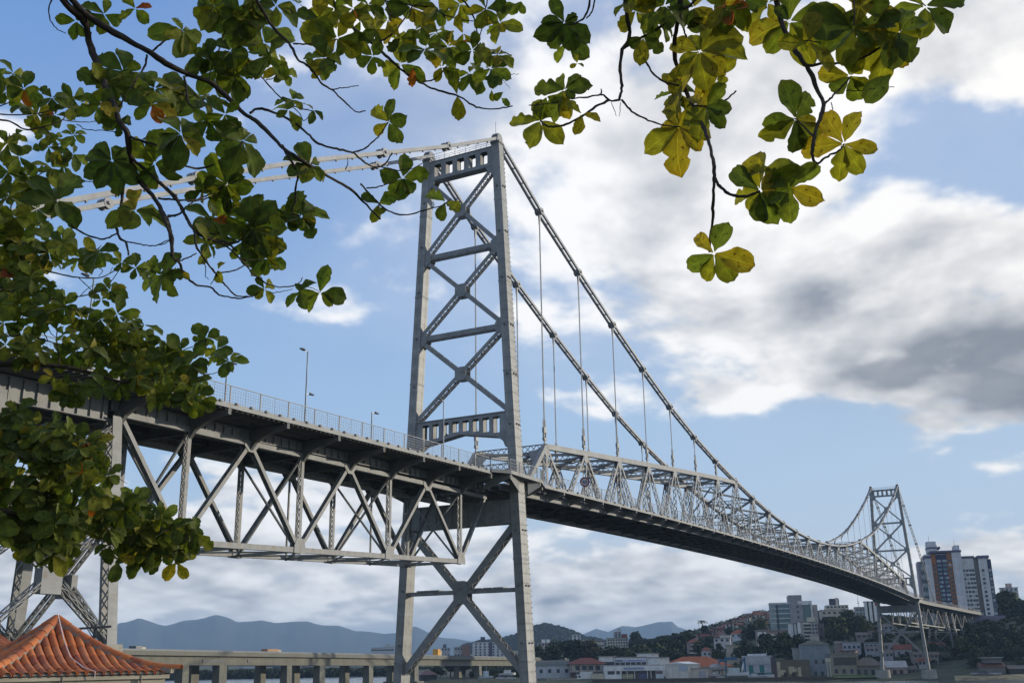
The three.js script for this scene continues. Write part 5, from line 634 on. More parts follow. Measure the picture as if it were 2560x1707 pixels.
// ---------------------------------------------------------------- the far approach, curving away to the right
{
  const pathPts = [V(339, 30.0, 0), V(372, 29.6, 1.5), V(405, 28.9, 6), V(445, 27.6, 13), V(490, 26.2, 22), V(540, 25.0, 33), V(600, 24.6, 45), V(680, 25, 58), V(760, 26, 66)], curve = new THREE.CatmullRomCurve3(pathPts), N = 44;
  const t = thing('far_viaduct', V(400, 0, 8), 'steel trestle viaduct curving away right beyond the far tower', 'viaduct'), P = [], S = []; for (let i = 0; i <= N; i++) { const p = curve.getPointAt(i / N), d = curve.getTangentAt(i / N).setY(0).normalize(); P.push(p); S.push(V(-d.z, 0, d.x)); }
  const run = (name, m, off, w, y1, y0) => { const b = new MB(); for (let i = 0; i < N; i++) { const q = (k) => P[k].clone().addScaledVector(S[k], off).setY(P[k].y + (y0 + y1) / 2); b.bar(q(i), q(i + 1), w, y1 - y0); } b.build(name, m, t); };
  run('deck_slab', M.deckUnder, 0, 13, 0.4, 0); run('edge_beam', M.concrete, 6.6, 0.3, 0.8, -0.5); run('edge_beam', M.concrete, -6.6, 0.3, 0.8, -0.5); for (const o of [3.5, -3.5]) run('girder', M.deckUnder, o, 0.4, 0, -1.4); for (const o of [6.6, -6.6]) for (const y of [1.2, 1.6, 2.0]) run('rail', M.rail, o, 0.05, y, y - 0.06);
  const rp = new MB(); for (let i = 0; i <= N * 2; i++) { const p = curve.getPointAt(i / N / 2), d = curve.getTangentAt(i / N / 2).setY(0).normalize(); rp.bar(p.clone().add(V(-d.z * 6.6, 0.8, d.x * 6.6)), p.clone().add(V(-d.z * 6.6, 2.05, d.x * 6.6)), 0.1, 0.1, V(1, 0, 0)); } tag(rp.build('railing_posts', M.rail, t), 0, 0, 0, 'stuff');
  const frame = (u) => { const p = curve.getPointAt(u), d = curve.getTangentAt(u).setY(0).normalize(); return { p, d, s: V(-d.z, 0, d.x) }; };
  // deck trusses next to the tower
  for (const o of [3.5, -3.5]) { const tr = part('deck_truss', t), low = 8.4; for (const [u0, u1, n] of [[0.012, 0.155, 4], [0.19, 0.25, 2]]) { const bc = new MB(); for (let i = 0; i <= n; i++) { const f = frame(lerp(u0, u1, i / n)), b = f.p.clone().addScaledVector(f.s, o).setY(f.p.y - low), q = b.clone().setY(f.p.y - 1.2); new MB().bar(b, q, 0.34, 0.34, V(1, 0, 0)).build('post', M.steel, tr); if (i < n) { const g = frame(lerp(u0, u1, (i + 1) / n)), m = frame(lerp(u0, u1, (i + 0.5) / n)), c = g.p.clone().addScaledVector(g.s, o).setY(g.p.y - low), a = m.p.clone().addScaledVector(m.s, o).setY(m.p.y - 1.2); bc.bar(b, c, 0.36, 0.4); new MB().bar(b, a, 0.3, 0.3).build('diagonal', M.steel, tr); new MB().bar(c, a, 0.3, 0.3).build('diagonal', M.steel, tr); } } bc.build('bottom_chord', M.steel, tr); } }
  // trestle bents
  for (const [u, b, gy] of [[0.165, 0.1, 1.5], [0.188, 0.1, 1.8], [0.262, 0.1, 3], [0.29, 0.1, 4], [0.375, 0.1, 9], [0.47, 0.09, 12], [0.60, 0.07, 16], [0.72, 0.05, 20]]) {
    const tr = part('trestle_bent', t), f = frame(u), H = f.p.y - 1.3 - gy, top = f.p.y - 1.3, L = (s, y) => f.p.clone().addScaledVector(f.s, s * (3.6 + (top - y) * b)).setY(y);
    for (const s of [1, -1]) { const m = new MB(); m.lace(L(s, top), L(s, gy - 1.5), 0.55, 0.5, f.d, 1.2, 0.08, 0.1); m.build('leg', M.steel, tr); const p = new MB(), q = L(s, gy); p.bar(q.clone().add(V(0, 0.8, 0)), q.clone().add(V(0, -6, 0)), 1.6, 1.6, V(1, 0, 0)); p.build('footing', M.concrete, tr); }
    const n = max(1, Math.round(H / 9)); for (let i = 0; i < n; i++) { const y0 = lerp(top, gy, i / n), y1 = lerp(top, gy, (i + 1) / n); for (const s of [1, -1]) new MB().bar(L(s, y0), L(-s, y1), 0.22, 0.22).build('brace', M.steel, tr); new MB().bar(L(1, y1), L(-1, y1), 0.26, 0.26).build('strut', M.steel, tr); }
  }
  const f = frame(0.4); // anchorage blocks where the chains come down
  for (const s of [1, -1]) { const k = thing('chain_anchorage', V(SPAN + 106, 0, s * HV), s > 0 ? 'pale concrete slab pair leaning under the far viaduct' : 'concrete anchorage on the hidden side of the far viaduct', 'anchorage'), b = new MB(); for (const e of [-1.2, 1.2]) b.bar(V(SPAN + 104, 3, s * HV + e), V(SPAN + 98, 20, s * HV + e), 0.9, 1.6); b.build('anchor_slab', mat([0.6, 0.57, 0.5], { map: concreteMap }), k); }
  for (const u of [0.06, 0.2, 0.34, 0.48, 0.62, 0.76]) { const g = frame(u), l = thing('far_street_lamp', g.p.clone().addScaledVector(g.s, 6.1).setY(g.p.y + 0.4), `thin lamp post ${['nearest the far tower', 'second along the curve', 'third along the curve', 'fourth along the curve', 'fifth along the curve', 'at the far end'][Math.round((u - 0.06) / 0.14)]} of the far viaduct`, 'street lamp', 'lamp posts on the far viaduct'); bases.set(l, V(0, 0, 0)); const p = new MB(); p.tube([V(0, 0, 0), V(0, 3, 0), V(0, 7, 0)], 0.1, 0.06, 6); p.build('pole', M.pole, l); lampHead(l, 6.9, -1); }
}
// ---------------------------------------------------------------- boats, lift, vehicles
const HULL = (t, L, W, H, m, name = 'hull') => { const b = new MB(), n = 8, sec = (k) => { const x = lerp(-L / 2, L / 2, k), w = W / 2 * (k < 0.55 ? 1 : sqrt(max(0.0, 1 - ((k - 0.55) / 0.45) ** 2))) * (k < 0.1 ? 0.92 : 1), sh = H * (1 + 0.25 * max(0, k - 0.4)); return [V(x, sh, -w), V(x, H * 0.42, -w * 0.88), V(x, lerp(0, H * 0.55, max(0, (k - 0.6) / 0.4) ** 2), 0), V(x, H * 0.42, w * 0.88), V(x, sh, w)]; }; for (let i = 0; i < n; i++) { const A = sec(i / n), B = sec((i + 1) / n); for (let j = 0; j < 4; j++) b.quad(A[j], B[j], B[j + 1], A[j + 1]); b.quad(A[4], B[4], B[0], A[0]); } const A = sec(0); b.quad(A[0], A[1], A[3], A[4]); b.tri(A[1], A[2], A[3], [0, 0], [1, 0], [1, 1]); return b.build(name, m, t); };
function boat(px, py, d, yaw, L, W, H, col, label, f) { const t = place('boat', px, py, d, yaw, label, 'boat'); HULL(t, L, W, H, paint(...col, 0.35)); if (f) f(t, L, W, H); const c = new MB(); for (const x of [-0.28, 0.18]) for (const z of [-0.3, 0.3]) c.bar(V(L * x, -1.6, W * z), V(L * x, 0.25 * H, W * z), 0.2, 0.2, V(1, 0, 0)); c.build('cradle', M.dark, t); return t; }
const cover = (t, L, W, H, m) => { const b = new MB(), s = (k) => [V(lerp(-L * 0.48, L * 0.36, k), H, -W * 0.48), V(lerp(-L * 0.46, L * 0.3, k), H + 1.5 * sin(PI * (0.15 + k * 0.8)), 0), V(lerp(-L * 0.48, L * 0.36, k), H, W * 0.48)]; for (let i = 0; i < 6; i++) { const A = s(i / 6), B = s((i + 1) / 6); b.quad(A[0], B[0], B[1], A[1]); b.quad(A[1], B[1], B[2], A[2]); } b.build('cover', m, t); };
boat(1797, 1676, 468, 8, 8.2, 2.8, 1.5, [0.55, 0.5, 0.48], 'boat under a rounded grey tarpaulin left of the blue lift', (t, L, W, H) => cover(t, L, W, H + 0.1, paint(0.42, 0.42, 0.42)));
boat(1785, 1692, 460, 172, 5.4, 2.1, 1.2, [0.5, 0.42, 0.44], 'pinkish open boat on the quay beside the grey door', (t, L, W, H) => box(t, 'console', paint(0.6, 0.6, 0.62), -0.5, 0.3, H, H + 0.9, -0.5, 0.5));
boat(1801, 1695, 458, 20, 3.4, 1.5, 0.8, [0.62, 0.64, 0.64], 'small white dinghy at the foot of the blue lift', (t, L, W, H) => box(t, 'thwart', paint(0.2, 0.3, 0.3), -0.3, 0.3, H * 0.8, H * 0.95, -0.7, 0.7));
boat(1845, 1692, 460, 6, 9, 3, 1.9, [0.72, 0.74, 0.76], 'white cabin cruiser with radar arch in front of the boathouse', (t, L, W, H) => { box(t, 'cabin', paint(0.55, 0.64, 0.66, 0.4), -L * 0.4, L * 0.08, H, H + 1.9, -W * 0.4, W * 0.4); box(t, 'windscreen', GLASS, L * 0.08, L * 0.26, H + 0.1, H + 1.1, -W * 0.36, W * 0.36); const a = new MB(); for (const z of [-1.2, 1.2]) a.bar(V(L * 0.16, H, z), V(L * 0.28, H + 3.4, z), 0.2, 0.35); a.bar(V(L * 0.28, H + 3.4, -1.2), V(L * 0.28, H + 3.4, 1.2), 0.2, 0.3); a.build('radar_arch', paint(...WHITE, 0.4), t); });
boat(1903, 1696, 459, 4, 10.5, 3, 1.6, [0.72, 0.74, 0.78], 'long white speedboat with low windscreen on the right of the yard', (t, L, W, H) => { box(t, 'stripe', paint(0.16, 0.12, 0.2), -L * 0.45, L * 0.2, H * 0.62, H * 0.8, W * 0.43, W * 0.47); box(t, 'windscreen', GLASS, -L * 0.12, L * 0.12, H, H + 0.8, -W * 0.36, W * 0.36); box(t, 'seat', paint(0.6, 0.64, 0.64), -L * 0.36, -L * 0.16, H, H + 0.6, -W * 0.34, W * 0.34); });
boat(1268, 1689, 500, 14, 8, 2.6, 1.4, [0.6, 0.62, 0.66], 'white motor yacht with dark canopy beside the tower leg', (t, L, W, H) => { box(t, 'cabin', paint(...WHITE, 0.4), -L * 0.2, L * 0.2, H, H + 1.4, -W * 0.36, W * 0.36); box(t, 'windscreen', GLASS, L * 0.2, L * 0.24, H + 0.3, H + 1.2, -W * 0.3, W * 0.3); box(t, 'canopy', paint(0.07, 0.07, 0.09), -L * 0.45, L * 0.1, H + 1.41, H + 1.6, -W * 0.4, W * 0.4); });
boat(1216, 1697, 480, 30, 7, 2.5, 1.3, [0.55, 0.62, 0.68], 'pale blue fishing boat with mast under the road bridge', (t, L, W, H) => { box(t, 'wheelhouse', paint(0.6, 0.68, 0.76, 0.4), -L * 0.2, L * 0.1, H, H + 2.2, -W * 0.34, W * 0.34); const m = new MB(); m.bar(V(0, H + 2.2, 0), V(0, H + 5.2, 0), 0.1, 0.1, V(1, 0, 0)); m.build('mast', M.white, t); });
{ const t = place('travel_lift', 1832, 1690, 464, 6, 'blue steel boat hoist straddling the boats in the yard', 'boat lift'), s = scaleAt(1832, 1690, 464), c = paint(0.02, 0.13, 0.24, 0.5), b = (n, x0, x1, y0, y1, z0, z1) => box(t, n, c, x0 * s, x1 * s, y0 * s, y1 * s, z0, z1); b('post', -17.5, -14, -6, 45, 0, 0.7); b('post', -31, -28, -6, 40, -6, -5.3); b('post', 29, 33, 2, 46, 0, 0.7); b('post', 26, 29, 2, 40, -6, -5.3); b('beam', -17.5, 13, 40, 47, 0.01, 0.69); b('beam', -31, -14, 36, 42, -6, 0.0); b('beam', 26, 33, 36, 42, -5.2, -0.01); b('sill_beam', -31, -14, -6, -2, -5.2, -0.01); for (const x of [-29.5, -16, 27, 31]) { const w = new MB(); w.disc(V(x * s, -7 * s, x === -29.5 || x === 27 ? -5.6 : 0.35), V(0, 0, 1), 0.75, 0.5); w.build('wheel', M.dark, t); } }
{ const t = place('box_truck', 1459, 1702, 470, 18, 'white box truck parked before the red roofed house', 'truck'), W = paint(...WHITE, 0.4); box(t, 'cargo_box', W, -0.8, 4.2, 0.9, 3.9, -2.3, 0); box(t, 'cab', W, -2.7, -0.85, 0.7, 2.7, -2.1, -0.1); box(t, 'windscreen', GLASS, -2.76, -2.7, 1.5, 2.5, -2, -0.2); box(t, 'window', GLASS, -2.3, -1.3, 1.6, 2.4, -0.1, -0.04); for (const x of [-1.9, 2.2, 3.3]) for (const z of [-2.0, -0.15]) { const w = new MB(); w.disc(V(x, 0.5, z), V(0, 0, 1), 0.5, 0.3); w.build('wheel', M.dark, t); } }
function car(px, py, d, yaw, col, label) { const t = place('parked_car', px, py, d, yaw, label, 'car'), c = paint(...col, 0.3), b = new MB(); b.hexa([[-2.1, 0.35, -0.8], [2.1, 0.35, -0.8], [2.1, 0.35, 0.8], [-2.1, 0.35, 0.8], [-2.0, 0.95, -0.76], [2.0, 0.85, -0.76], [2.0, 0.85, 0.76], [-2.0, 0.95, 0.76]].map((q) => V(...q))); b.build('body', c, t); const k = new MB(); k.hexa([[-1.7, 0.94, -0.72], [1.1, 0.9, -0.72], [1.1, 0.9, 0.72], [-1.7, 0.94, 0.72], [-1.2, 1.42, -0.6], [0.4, 1.42, -0.6], [0.4, 1.42, 0.6], [-1.2, 1.42, 0.6]].map((q) => V(...q))); k.build('cabin', GLASS, t); box(t, 'roof', c, -1.2, 0.4, 1.42, 1.46, -0.6, 0.6); for (const x of [-1.3, 1.3]) for (const z of [-0.78, 0.78]) { const w = new MB(); w.disc(V(x, 0.33, z), V(0, 0, 1), 0.33, 0.2); w.build('wheel', M.dark, t); } }
car(1252, 1697, 476, 10, [0.5, 0.53, 0.58], 'silver car parked just left of the tower leg'); car(1278, 1697, 476, 10, [0.6, 0.62, 0.64], 'white car parked against the tower leg'); car(2462, 1686, 456, 6, [0.1, 0.1, 0.12], 'dark car parked by the beach shed'); car(2488, 1686, 456, 8, [0.4, 0.42, 0.46], 'silver car on the beach right of the dark one'); car(2440, 1686, 457, 4, [0.3, 0.3, 0.32], 'grey car under the trees left of the beach shed');
for (const [x, l] of [[1841, 'white mooring post below the cabin cruiser'], [1900, 'white mooring post below the speedboat'], [1971, 'white mooring post below the ruined wall'], [2041, 'white mooring post below the grey house']]) { const t = place('mooring_post', x, 1702, 452.5, 0, l, 'post'); const b = new MB(); b.tube([V(0, -1, 0), V(0, 0.9, 0), V(0, 1.2, 0), V(0, 1.3, 0)], 0, 0, 8, (k) => [0.3, 0.26, 0.2, 0.02][Math.round(k * 3)]); b.build('post_shaft', M.white, t); const c = new MB(); c.disc(V(0, 0.2, 0), UP, 0.42, 0.2, 10); c.build('base_ring', M.white, t); }
house('lit_garden_wall', 'cream garden wall left of the box truck', 'wall', 1366, 1442, 1694, 1708, 465, { yaw: 10, wall: [0.5, 0.43, 0.32], depth: 0.8, over: 0.1 });
house('yard_wall', 'sunlit cream yard wall between truck and fuel station', 'wall', 1477, 1512, 1682, 1706, 468, { yaw: -30, wall: [0.62, 0.55, 0.4], depth: 1, over: 0.1 });
house('shore_hut', 'small hut with red roof beneath the road bridge', 'house', 1052, 1092, 1675, 1698, 500, { yaw: 10, wall: [0.1, 0.1, 0.1], roof: 'hip', roofMat: mat([0.24, 0.12, 0.1], { map: tileMap }), rise: 2, depth: 7, over: 0.6 });
// ---------------------------------------------------------------- trees of the far shore
function crownGeo(seed, n, lobes, size) {
  const r = rng(seed), L = [], p = [], nn = [], uv = [];
  for (let i = 0; i < lobes; i++) { const a = r() * 2 * PI, h = r(); L.push([cos(a) * 0.58 * (1 - 0.45 * h) * sqrt(r()), -0.25 + h * 0.8, sin(a) * 0.58 * (1 - 0.45 * h) * sqrt(r()), 0.34 + 0.2 * r()]); }
  for (let i = 0; i < n; i++) {
    const l = L[floor(r() * lobes)], d = V(r() * 2 - 1, r() * 1.7 - 0.7, r() * 2 - 1).normalize(), k = l[3] * (0.72 + 0.36 * Math.pow(r(), 0.6)), c = V(l[0], l[1], l[2]).addScaledVector(d, k), s = size * (0.6 + 0.8 * r());
    const a = V(r() - 0.5, r() - 0.5, r() - 0.5).normalize(), t = d.clone().multiplyScalar(0.4).add(a).normalize(), b = t.clone().cross(V(r() - 0.5, r() - 0.5, r() - 0.5)).normalize(), e = t.clone().cross(b);
    const q = [[-1, -0.6], [1, -0.6], [0.5, 0.9], [-0.5, 0.8]].map(([x, y]) => c.clone().addScaledVector(b, x * s * 0.6).addScaledVector(e, y * s * 0.6));
    const N = d.clone().multiplyScalar(0.7).add(t.clone().multiplyScalar(t.dot(d) < 0 ? -0.5 : 0.5)).normalize();
    for (const j of [0, 1, 2, 0, 2, 3]) { p.push(q[j].x, q[j].y, q[j].z); nn.push(N.x, N.y, N.z); uv.push(c.x * 3, c.y * 3); }
  }
  const g = new THREE.BufferGeometry(); g.setAttribute('position', new THREE.BufferAttribute(new Float32Array(p), 3)); g.setAttribute('normal', new THREE.BufferAttribute(new Float32Array(nn), 3)); g.setAttribute('uv', new THREE.BufferAttribute(new Float32Array(uv), 2)); return g;
}
const leafy = (r, g, b) => mat([r, g, b], { map: soilMap, rough: 0.95 });
const CROWNS = [crownGeo(1, 1500, 11, 0.13), crownGeo(2, 1500, 14, 0.12), crownGeo(3, 1200, 8, 0.14)], BUSH = crownGeo(9, 130, 4, 0.36), GREENS = [leafy(0.05, 0.078, 0.03), leafy(0.075, 0.105, 0.04), leafy(0.042, 0.07, 0.035), leafy(0.09, 0.115, 0.035), leafy(0.09, 0.085, 0.045)];
function tree(x, yt, yb, hw, d, label, v = 0, g = 0, group) {
  d ??= groundHit(x, yb); const b = pix(x, yb, d), top = pix(x, yt, d), H = top.y - b.y, R = hw * scaleAt(x, yb, d), t = thing('tree', b, label, 'tree', group), tr = new MB(); bases.set(t, V(0, 0, 0));
  tr.tube([V(0, -4, 0), V(0.1, H * 0.2, 0), V(-0.1, H * 0.6, 0.1)], max(0.2, H * 0.03), 0.12, 6); tr.build('trunk', M.bark, t);
  const c = new THREE.Mesh(CROWNS[v % 3], GREENS[g % 5]); c.name = 'crown'; c.castShadow = true; c.position.y = H * 0.54; c.scale.set(R * 1.08, H * 0.52, R * 1.0); c.rotation.y = (x * 7.3) % 6.28; t.add(c); return t;
}
[[1352, 1612, 1660, 30, 560, 'dark tree directly right of the tower leg above the long shed'], [1392, 1603, 1662, 38, 570, 'broad dark tree above the grey green shed roof'], [1440, 1600, 1662, 42, 575, 'rounded dark tree behind the red roofed house'], [1482, 1598, 1664, 36, 570, 'brownish crown right of the rounded dark tree', 3, 4], [1520, 1617, 1664, 36, 565, 'dark tree behind the plain white box building'], [1562, 1618, 1662, 38, 560, 'dark tree behind the marina office lettering'], [1593, 1577, 1632, 25, 760, 'tall dark round tree beside the beige apartments'], [1604, 1612, 1660, 34, 565, 'dark tree behind the rooftop water tank block'], [1642, 1604, 1660, 34, 575, 'bushy tree left of the hillside woods'], [1672, 1589, 1652, 32, 590, 'tall dark tree at the left end of the ridge'], [1700, 1590, 1650, 28, 590, 'dark tree on the ridge with a bumpy top'], [1720, 1581, 1645, 20, 600, 'pointed dark tree on the ridge before the palm'], [1690, 1618, 1662, 40, 545, 'low spreading tree behind the orange hall roof'], [1746, 1603, 1650, 20, 560, 'dark tree between pink house and slope'], [1766, 1563, 1600, 14, 700, 'umbrella shaped tree right of the palm'], [1796, 1622, 1652, 22, 545, 'dark shrubby tree under the white terrace house'], [1880, 1607, 1652, 38, 530, 'bushy tree above the boathouse roof'], [1850, 1618, 1652, 24, 528, 'small tree left of the boathouse roof'], [1878, 1556, 1610, 26, 640, 'tall tree beside the orange roofed villa'], [1902, 1548, 1600, 22, 650, 'dark tree left of the grey office block'], [1925, 1585, 1650, 34, 520, 'large dark tree in front of the brown framed apartments'], [1968, 1578, 1642, 38, 522, 'huge dark round tree above the ruined wall'], [1993, 1588, 1640, 26, 520, 'dark tree touching the grey gabled house'], [2096, 1543, 1604, 36, 590, 'massive dark tree right of the cream apartments'], [2126, 1522, 1600, 36, 610, 'tallest dark tree below the stepped building'], [2148, 1540, 1604, 28, 600, 'dark tree sloping down towards the far tower'], [2074, 1542, 1584, 20, 620, 'feathery tree before the stepped building'], [2176, 1556, 1602, 28, 580, 'dark tree under the striped apartments'], [2200, 1580, 1616, 20, 560, 'low tree beside the far tower leg'], [2535, 1478, 1560, 42, 600, 'great dark tree at the right edge of the picture'], [2562, 1500, 1580, 36, 590, 'dark tree cut by the right edge'], [2498, 1520, 1570, 22, 600, 'tree right behind the curving viaduct end']].forEach(([x, a, b, w, d, l, v, g], i) => tree(x, a, b, w, d, l, v ?? i, g ?? i % 4));
{ const r = rng(21); for (let i = 0; i < 46; i++) { const x = lerp(2318, 2580, r()), yb = lerp(1592, 1682, r()), hw = lerp(13, 26, r()); if (x < 2400 && yb > 1640) continue; tree(x, yb - hw * lerp(1.5, 2.1, r()), yb, hw, null, 'dark bushy tree on the wooded slope under the far viaduct', i, i % 4, 'trees on the slope under the far viaduct'); } for (let i = 0; i < 22; i++) { const x = lerp(1730, 2030, r()), yb = lerp(1585, 1640, r()), hw = lerp(7, 13, r()); tree(x, yb - hw * 2.1, yb, hw, null, 'small dark tree between the hillside houses', i, i % 4, 'small trees among the hillside houses'); } for (let i = 0; i < 16; i++) { const x = lerp(1080, 1200, r()), yb = lerp(1672, 1692, r()), hw = lerp(10, 20, r()); tree(x, yb - hw * 1.6, yb, hw, 520 + 30 * r(), 'dark tree in the shade of the road bridge', i, i % 3, 'trees beneath the road bridge'); } }
function scatter(name, n, f, m) { const q = new THREE.InstancedMesh(BUSH, m, n), M4 = new THREE.Matrix4(), e = new THREE.Euler(), r = rng(n + 3); for (let i = 0; i < n; i++) { const { p, s, h } = f(r, i); M4.compose(p, new THREE.Quaternion().setFromEuler(e.set(0, r() * 6.28, 0)), V(s, h ?? s * 0.8, s)); q.setMatrixAt(i, M4); } q.name = numbered(name); q.castShadow = q.receiveShadow = true; scene.add(q); return tag(q, null, null, null, 'stuff'); }
tag(scatter('undergrowth', 5200, (r) => { const x = lerp(1180, 2760, r()), d = lerp(500, 1000, Math.pow(r(), 1.4)), p = pix(x, 1600, d); p.y = shoreY(x, d) + 0.5; let s = lerp(1.2, 2.8, r() * r()); if (x > 1730 && x < 1940) s *= 0.5; return { p, s }; }, GREENS[1]), 'low green undergrowth covering the open slopes of the far shore', 'undergrowth');
tag(scatter('hill_woods', 1500, (r) => { const x = lerp(1165, 1600, r()), d = lerp(1740, 2010, r()), P = [[1150, 1612], [1200, 1606], [1290, 1590], [1335, 1568], [1355, 1560], [1385, 1564], [1420, 1575], [1440, 1586], [1470, 1596], [1540, 1606], [1600, 1612]]; let i = 0; while (i < P.length - 2 && x > P[i + 1][0]) i++; const yy = lerp(P[i][1], P[i + 1][1], clamp((x - P[i][0]) / (P[i + 1][0] - P[i][0]))), top = pix(x, yy, 1900).y, k = 1 - abs(d - 1900) / 240, p = pix(x, 1600, d); p.y = top * Math.pow(max(k, 0.02), 0.7) - 4; return { p, s: lerp(6, 12, r()) }; }, GREENS[2]), 'dark woods covering the rounded hill behind the town', 'woods');
tag(scatter('shore_woods', 900, (r) => { const x = lerp(330, 1200, r()), d = lerp(742, 860, r() * r()), p = pix(x, 1690, d); p.y = 1.2 + 1.4 * r(); return { p, s: lerp(2.2, 4.6, r()), h: lerp(2, 3.6, r()) }; }, GREENS[1]), 'belt of green trees along the far shore seen beneath the road bridge', 'woods');
{ // palm on the ridge
  const x = 1757, d = 700, b = pix(x, 1582, d), t = thing('palm_tree', b, 'tall windblown palm standing alone on the ridge skyline', 'palm tree'), H = (1582 - 1552) * scaleAt(x, 1582, d); bases.set(t, V(0, 0, 0)); const m = new MB(); m.tube([V(0, -3, 0), V(0.1, H * 0.4, 0), V(-0.3, H, 0)], 0.42, 0.3, 7); m.build('trunk', M.bark, t); const r = rng(8);
  for (let i = 0; i < 16; i++) { const a = i / 16 * 6.28 + r(), L = lerp(2.6, 4, r()), f = new MB(), dir = V(cos(a), 0, sin(a)), s = V(-sin(a), 0, cos(a)), up = r() * 0.9; let p = V(-0.3, H, 0); for (let k = 0; k < 4; k++) { const q = p.clone().addScaledVector(dir, L / 4).add(V(0.25, up * (0.8 - k * 0.6) - k * 0.22, 0)), w = 0.42 * (1 - k * 0.18), z = 0.42 * (1 - (k + 1) * 0.2); f.quad(p.clone().addScaledVector(s, -w).add(V(0, -0.25, 0)), p, q, q.clone().addScaledVector(s, -z).add(V(0, -0.25, 0))); f.quad(p, p.clone().addScaledVector(s, w).add(V(0, -0.25, 0)), q.clone().addScaledVector(s, z).add(V(0, -0.25, 0)), q); p = q; } f.build('frond', GREENS[0], t); }
}
{ const t = place('ridge_pole', 1748, 1582, 690, 0, 'thin pole beside the palm on the ridge', 'pole'), b = new MB(); b.bar(V(0, -2, 0), V(0, 8.4, 0), 0.2, 0.2, V(1, 0, 0)); b.build('pole_shaft', M.dark, t); box(t, 'crossarm', M.dark, -0.8, 0.8, 7.6, 7.8, -0.1, 0.1); }
{ const t = place('hillside_mast', 1838, 1556, 880, 0, 'slanting pale mast rising over the hillside houses', 'mast'), b = new MB(); b.bar(V(0.6, -3, 0), V(-0.4, 6, 0), 0.9, 0.5, V(1, 0, 0), 0.25, 0.2); b.build('mast_shaft', paint(0.42, 0.42, 0.34), t); }
// ---------------------------------------------------------------- the sea almond trees overhead
const leafMap = (seed, spots) => texture(96, 128, (x, y) => { const s = abs(x - 0.5) * 2, rib = s < 0.035 ? 1.25 : 1, vein = abs(((y - s * 0.32) * 9 % 1 + 1) % 1 - 0.5) < 0.06 ? 1.1 : 1, n = 0.82 + 0.34 * loopNoise(x, y, 4, 4, seed), b = sst(0.28, 0.42, loopNoise(x, y, 7, 3, seed + 9)) * spots, e = sst(0.72, 1.0, max(s, y)) * spots * 0.5 * (0.5 + loopNoise(x, y, 3, 2, seed + 3)); const v = n * rib * vein * 0.82; return [v * (1 - 0.35 * b) + 0.25 * e, v * (1 - 0.62 * b) + 0.06 * e, v * (1 - 0.5 * b)]; }, [1, 1]);
const LM = [leafMap(3, 0.35), leafMap(12, 1)], leafM = (c, m, tr = 0.42) => new THREE.MeshPhysicalMaterial({ color: lin(...c), map: m, roughness: 0.85, specularIntensity: 0.35, transmission: tr + 0.12, thickness: 0, side: THREE.DoubleSide });
const LEAVES = { dark: [leafM([0.16, 0.22, 0.02], LM[0], 0.45), leafM([0.21, 0.28, 0.025], LM[0], 0.45), leafM([0.18, 0.26, 0.025], LM[1], 0.45)], mid: [leafM([0.36, 0.44, 0.024], LM[0], 0.5), leafM([0.43, 0.45, 0.024], LM[0], 0.5), leafM([0.32, 0.43, 0.03], LM[1], 0.5)], yellow: [leafM([0.62, 0.55, 0.022], LM[1], 0.5), leafM([0.54, 0.52, 0.022], LM[0], 0.5), leafM([0.72, 0.58, 0.022], LM[1], 0.5)], orange: [leafM([0.85, 0.25, 0.012], LM[1], 0.5), leafM([0.75, 0.16, 0.015], LM[1], 0.45)] };
function leafGeo(seed) {
  const r = rng(seed), nt = 12, ns = 4, g = new THREE.PlaneGeometry(1, 1, ns, nt), p = g.attributes.position, u = g.attributes.uv, bites = []; for (let i = 0; i < [1, 0, 2, 1, 0][seed % 5]; i++) bites.push([r() < 0.5 ? -1 : 1, 0.4 + 0.55 * r(), 0.04 + 0.05 * r(), 0.2 + 0.35 * r()]);
  const bend = 0.18 + 0.35 * r(), fold = 0.05 + 0.16 * r(), tw = (r() - 0.5) * 0.5, wd = 0.29 + 0.07 * r();
  for (let i = 0; i < p.count; i++) {
    const s = u.getX(i) * 2 - 1, t = 1 - Math.pow(1 - u.getY(i), 1.45), sg = s < 0 ? -1 : 1; u.setY(i, t);
    let w = t < 0.64 ? wd * (0.06 + 0.94 * sin(PI / 2 * Math.pow(t / 0.64, 1.25))) : wd * sqrt(max(0, 1 - ((t - 0.64) / 0.362) ** 2)); w = max(w, 0.006);
    for (const b of bites) if (sg === b[0]) w *= 1 - b[3] * Math.exp(-(((t - b[1]) / b[2]) ** 2)); w *= 1 + 0.03 * sin(t * 19 + seed + sg);
    const y = t + (abs(s) * 0.03) * sin(t * 9 + seed), z = -bend * t * t + fold * abs(s) * w * 3 + tw * s * w * t + 0.02 * sin(t * 15 + s * 4 + seed);
    p.setXYZ(i, s * w, y * (t > 0.95 ? 1 - 0.05 * s * s : 1), z);
  }
  g.computeVertexNormals(); return g;
}
const LG = [...Array(10).keys()].map((i) => leafGeo(i + 40));
